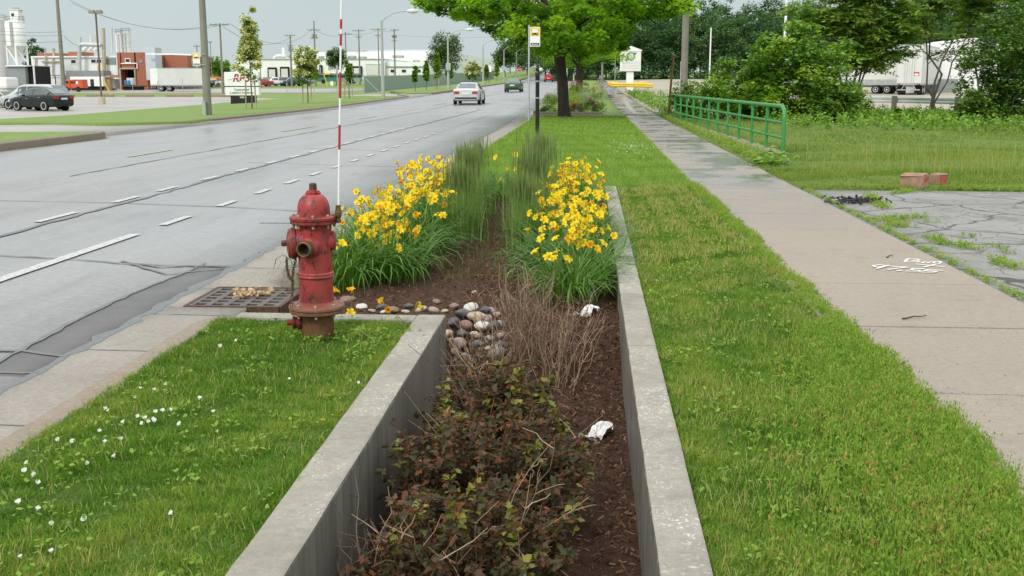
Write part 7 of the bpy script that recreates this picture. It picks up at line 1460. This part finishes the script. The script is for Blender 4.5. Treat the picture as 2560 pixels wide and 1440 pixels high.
text_obj('Customized', .24, M['graytext'], 'lettering', lo_, (xx(604), -.03, z(226.5)), bold=.004); text_obj('Logistics Solutions', .24, M['graytext'], 'lettering', lo_, (xx(604), -.03, z(234)), bold=.004)
mb = MB(); mb.b2(xx(598.5), xx(610), 0, .018, z(245.5), z(241)); mb.build('number_plate', M['palegreen'], t)
# marker post and stop sign
for x, Y, yt, w, lb, m_ in ((845, 78, 163, .07, 'thin pale marker post just left of the banded rod', 'post'),): p = col(x, Y); t = thing('marker_post', lb, 'post', tuple(p)); mb = MB(); mb.tube([(0, 0, -.1), (0, 0, PXZ(x, yt, Y)[1] - p[2])], w * .6, 6); mb.build('pole', M[m_], t); mb = MB(); mb.b2(-.07, .07, -.05, -.03, PXZ(x, yt + 18, Y)[1] - p[2], PXZ(x, yt, Y)[1] - p[2]); mb.build('plate', M['steel'], t)
p = col(1298, 238); t = thing('stop_sign', 'red stop sign on the far left corner of the road', 'stop sign', tuple(p)); z0 = PXZ(1297, 173, 238)[1] - p[2]; mb = MB(); mb.tube([(0, 0, -.1), (0, 0, z0)], .06, 6); mb.build('post', M['steel'], t); mb = MB(); mb.lathe([(.48, 0), (.48, .04)], 8, (0, -.08, z0), (0, -1, 0)); pl = mb.build('plate', M['stopred'], t); pl.rotation_euler = (0, 0, 0); text_obj('STOP', .34, M['white'], 'lettering', pl, (0, -.125, z0 - .12))
p = col(1291, 240.5); t = thing('street_name_sign', 'green street name blade on the far light pole by the stop sign', 'sign', tuple(p)); z0 = PXZ(1290, 159, 240.5)[1] - p[2]; mb = MB(); mb.b2(-.95, .05, -.05, -.03, z0 - .12, z0 + .12); mb.build('blade', M['green'], t); mb = MB(); mb.b2(-.05, .05, -.04, .08, z0 - .15, z0 - .125); mb.build('bracket', M['steel'], t)
p = col(1223, 196); t = thing('arched_sign', 'small white arched sign among saplings behind the mesh fence', 'sign', tuple(p)); mb = MB(); mb.prism([(-.4, 1.9), (.4, 1.9), (.4, 2.8), (.28, 3.), (0, 3.07), (-.28, 3.), (-.4, 2.8)], 0, .08); mb.build('panel', M['white'], t); mb = MB(); mb.tube([(0, .04, -.1), (0, .04, 1.9)], .08, 6); mb.build('leg', M['gbark'], t)
# ================================================================== RIGHT SIDE SIGNS AND POLES
SY = 113.; p = col(1575, SY); gz0 = p[2]; Z = lambda y: PXZ(1575, y, SY)[1] - gz0; XX = lambda x: PXZ(x, 180, SY)[0] - p[0]
t = thing('pylon_sign', 'white gabled sign on a broad white post with a green ring emblem', 'sign', tuple(p))
mb = MB(); mb.b2(XX(1566), XX(1584), -.05, .5, -.3, Z(178.5)); mb.build('post', M['white'], t); mb = MB(); mb.b2(XX(1550), XX(1601.5), -.2, .65, Z(178), Z(128.5)); bd_ = mb.build('cabinet', M['white'], t, bevel=.01); mb = MB(); mb.prism([(XX(1549), Z(128)), (XX(1603.5), Z(128)), (XX(1603.5), Z(125)), (XX(1576.5), Z(115)), (XX(1549), Z(125))], -.24, .69); mb.build('gable_roof', M['white'], t); mb = MB(); mb.b2(XX(1552.5), XX(1599.5), -.215, -.203, Z(176), Z(130)); fc = mb.build('sign_face', plain('sign_face_cream', (.74, .75, .69), .5, .04), bd_)
for k in range(5): mb = MB(); mb.b2(XX(1555), XX(1599), -.222, -.216, Z(155 + 4 * k) - .012, Z(155 + 4 * k) + .012); mb.build('slot_line', M['post'], fc)
cx_, cz_ = XX(1576.5), Z(140.3); mb = MB(); mb.torus((cx_, -.225, cz_), .36, .062, (0, 1, 0), 28, 6); mb.build('green_ring', M['greenlogo'], fc, True)
for s in (1, -1): mb = MB(); mb.prism([(cx_ + s * .22, cz_ + s * .18), (cx_ + s * .42, cz_ + s * .2), (cx_ + s * .55, cz_ + s * .36), (cx_ + s * .38, cz_ + s * .35), (cx_ + s * .28, cz_ + s * .3)], -.3, -.24); mb.build('leaf_mark', M['dgreenlogo'], fc)
text_obj('M.A.', .2, M['graytext'], 'lettering', fc, (cx_, -.225, cz_ + .0)); mb = MB(); mb.b2(cx_ - .2, cx_ + .2, -.225, -.217, cz_ - .1, cz_ - .07); mb.build('small_line', M['graytext'], fc)
for k, (pa, pb, Y, lb) in enumerate((((1527, 212), (1633, 214), 106, 'front yellow beam barrier across the white sign post'), ((1519, 209), (1545, 210.5), 109, 'short yellow beam barrier turning back toward the road'), ((1585, 209), (1617, 209), 121, 'rear yellow beam barrier behind the white sign post'))):
    t = thing('beam_barrier', lb, 'barrier', (0, 0, 0), 0, 'yellow beam barriers round the white sign'); a = PXZ(*pa, Y); b = PXZ(*pb, Y); mb = MB(); V = []
    for x, z_ in (a, b): V += [(x, Y, z_ - .2), (x, Y - .08, z_ - .1), (x, Y, z_), (x, Y - .08, z_ + .1), (x, Y, z_ + .2), (x, Y + .06, z_ + .2), (x, Y + .06, z_ - .2)]
    mb.add(V, [(j, (j + 1) % 7, 7 + (j + 1) % 7, 7 + j) for j in range(7)] + [tuple(range(7)), tuple(range(7, 14))]); mb.build('beam', M['ypaint'], t); 
    for u in (.12, .88): x = a[0] + (b[0] - a[0]) * u; mb = MB(); mb.b2(x - .08, x + .08, Y + .065, Y + .2, Tf(x, Y) - .2, a[1] + .1); mb.build('barrier_post', M['post'], t)
def pole(name, label, px_, Y, ytop, r0, r1, mat, lean=0., cat='pole', cap=None):
    p = col(px_, Y); h = PXZ(px_, ytop, Y)[1] - p[2]; t = thing(name, label, cat, tuple(p)); mb = MB(); mb.tube([(0, 0, -.3), (lean * .5, 0, h * .5), (lean, 0, h)], [r0, (r0 + r1) / 2, r1], 12); mb.build('shaft', mat, t, True)
    mb = MB(); mb.lathe([(r1 * 1.3, 0), (r1 * 1.3, r1), (r1 * .4, r1 * 1.6)], 10, (lean, 0, h - .01)); mb.build('cap', cap or mat, t, True); return t
t = pole('utility_pole', 'thick weathered utility pole behind the railing brambles', 1708, 62., -120, .21, .17, M['wood'], cat='utility pole'); mb = MB(); mb.tube([(-.2, -.1, 0), (-.2, -.1, 2.6)], .035, 6); mb.build('conduit', M['steel'], t)
pole('flag_pole', 'tall white pole rising above the vine-covered bush', 1955, 100., -2, .16, .10, M['white']); pole('marker_pole', 'shorter white pole with rusty foot in front of the wood', 1772, 108., 72, .075, .06, M['white']); t = pole('rust_post', 'leaning rust-brown steel post at the far end of the brambles', 1670, 50., 140, .055, .05, M['brownpost'], .18, 'post')
pole('lot_pole', 'thin pale pole behind the trailers', 2220, 150., 100, .06, .05, M['white'])
p = col(1537, 190); t = thing('street_name_sign', 'tall post with a green street name blade left of the white sign', 'sign', tuple(p)); z1 = PXZ(1537, 138, 190)[1] - p[2]; mb = MB(); mb.tube([(0, 0, -.2), (0, 0, z1)], .06, 6); mb.build('post', M['post'], t); mb = MB(); zb = PXZ(1530, 160, 190)[1] - p[2]; mb.b2(-.75, -.06, -.03, .0, zb - .14, zb + .14); mb.build('blade', M['green'], t)
pole('broken_pole', 'short weathered pole stump left of the street name post', 1505, 180., 160, .2, .16, M['wood'], cat='pole'); p = col(1594, 135); t = thing('meter_cabinet', 'small pale utility cabinet right of the white sign post', 'cabinet', tuple(p)); mb = MB(); mb.b2(-.13, .13, -.1, .1, -.1, 1.); mb.build('cabinet', M['palegreen'], t, bevel=.02); mb = MB(); mb.b2(-.15, .15, -.12, .12, 1., 1.05); mb.build('cap', M['post'], t)
t = thing('wood_fence', 'grey board fence piece between the wood and the vine-covered bush', 'fence', tuple(col(1858, 190))); mb = MB()
for k in range(18): mb.b2(-1.2 + k * .24, -.98 + k * .24, 0, .04, -.2, 1.6)
mb.build('boards', M['wood'], t); mb = MB(); mb.b2(-1.2, 3.1, .045, .1, 1.2, 1.3); mb.b2(-1.2, 3.1, .045, .1, .3, .4); mb.build('fence_rail', M['wood'], t)
# small red hydrant and pale post by the second maple
p = col(1433, 97); t = thing('fire_hydrant', 'tiny distant red hydrant left of the second maple', 'fire hydrant', tuple(p)); mb = MB(); mb.lathe([(.14, 0), (.14, .08), (.1, .1), (.1, .55), (.14, .57), (.14, .62), (.1, .65), (.07, .76), (.02, .82)], 14); mb.build('barrel', M['hyd'], t, True); mb = MB(); mb.lathe([(.05, -.17), (.05, .17)], 10, (0, 0, .45), (1, 0, 0)); mb.build('nozzle', M['hydcap'], t, True)
pole('verge_post', 'pale thin post beside the road left of the second maple', 1417, 120., 172, .05, .05, M['offwhite']); pole('verge_post', 'yellow-topped thin post just left of the second maple', 1434, 100., 186, .04, .04, M['offwhite'], 0, 'pole', M['ypaint'])
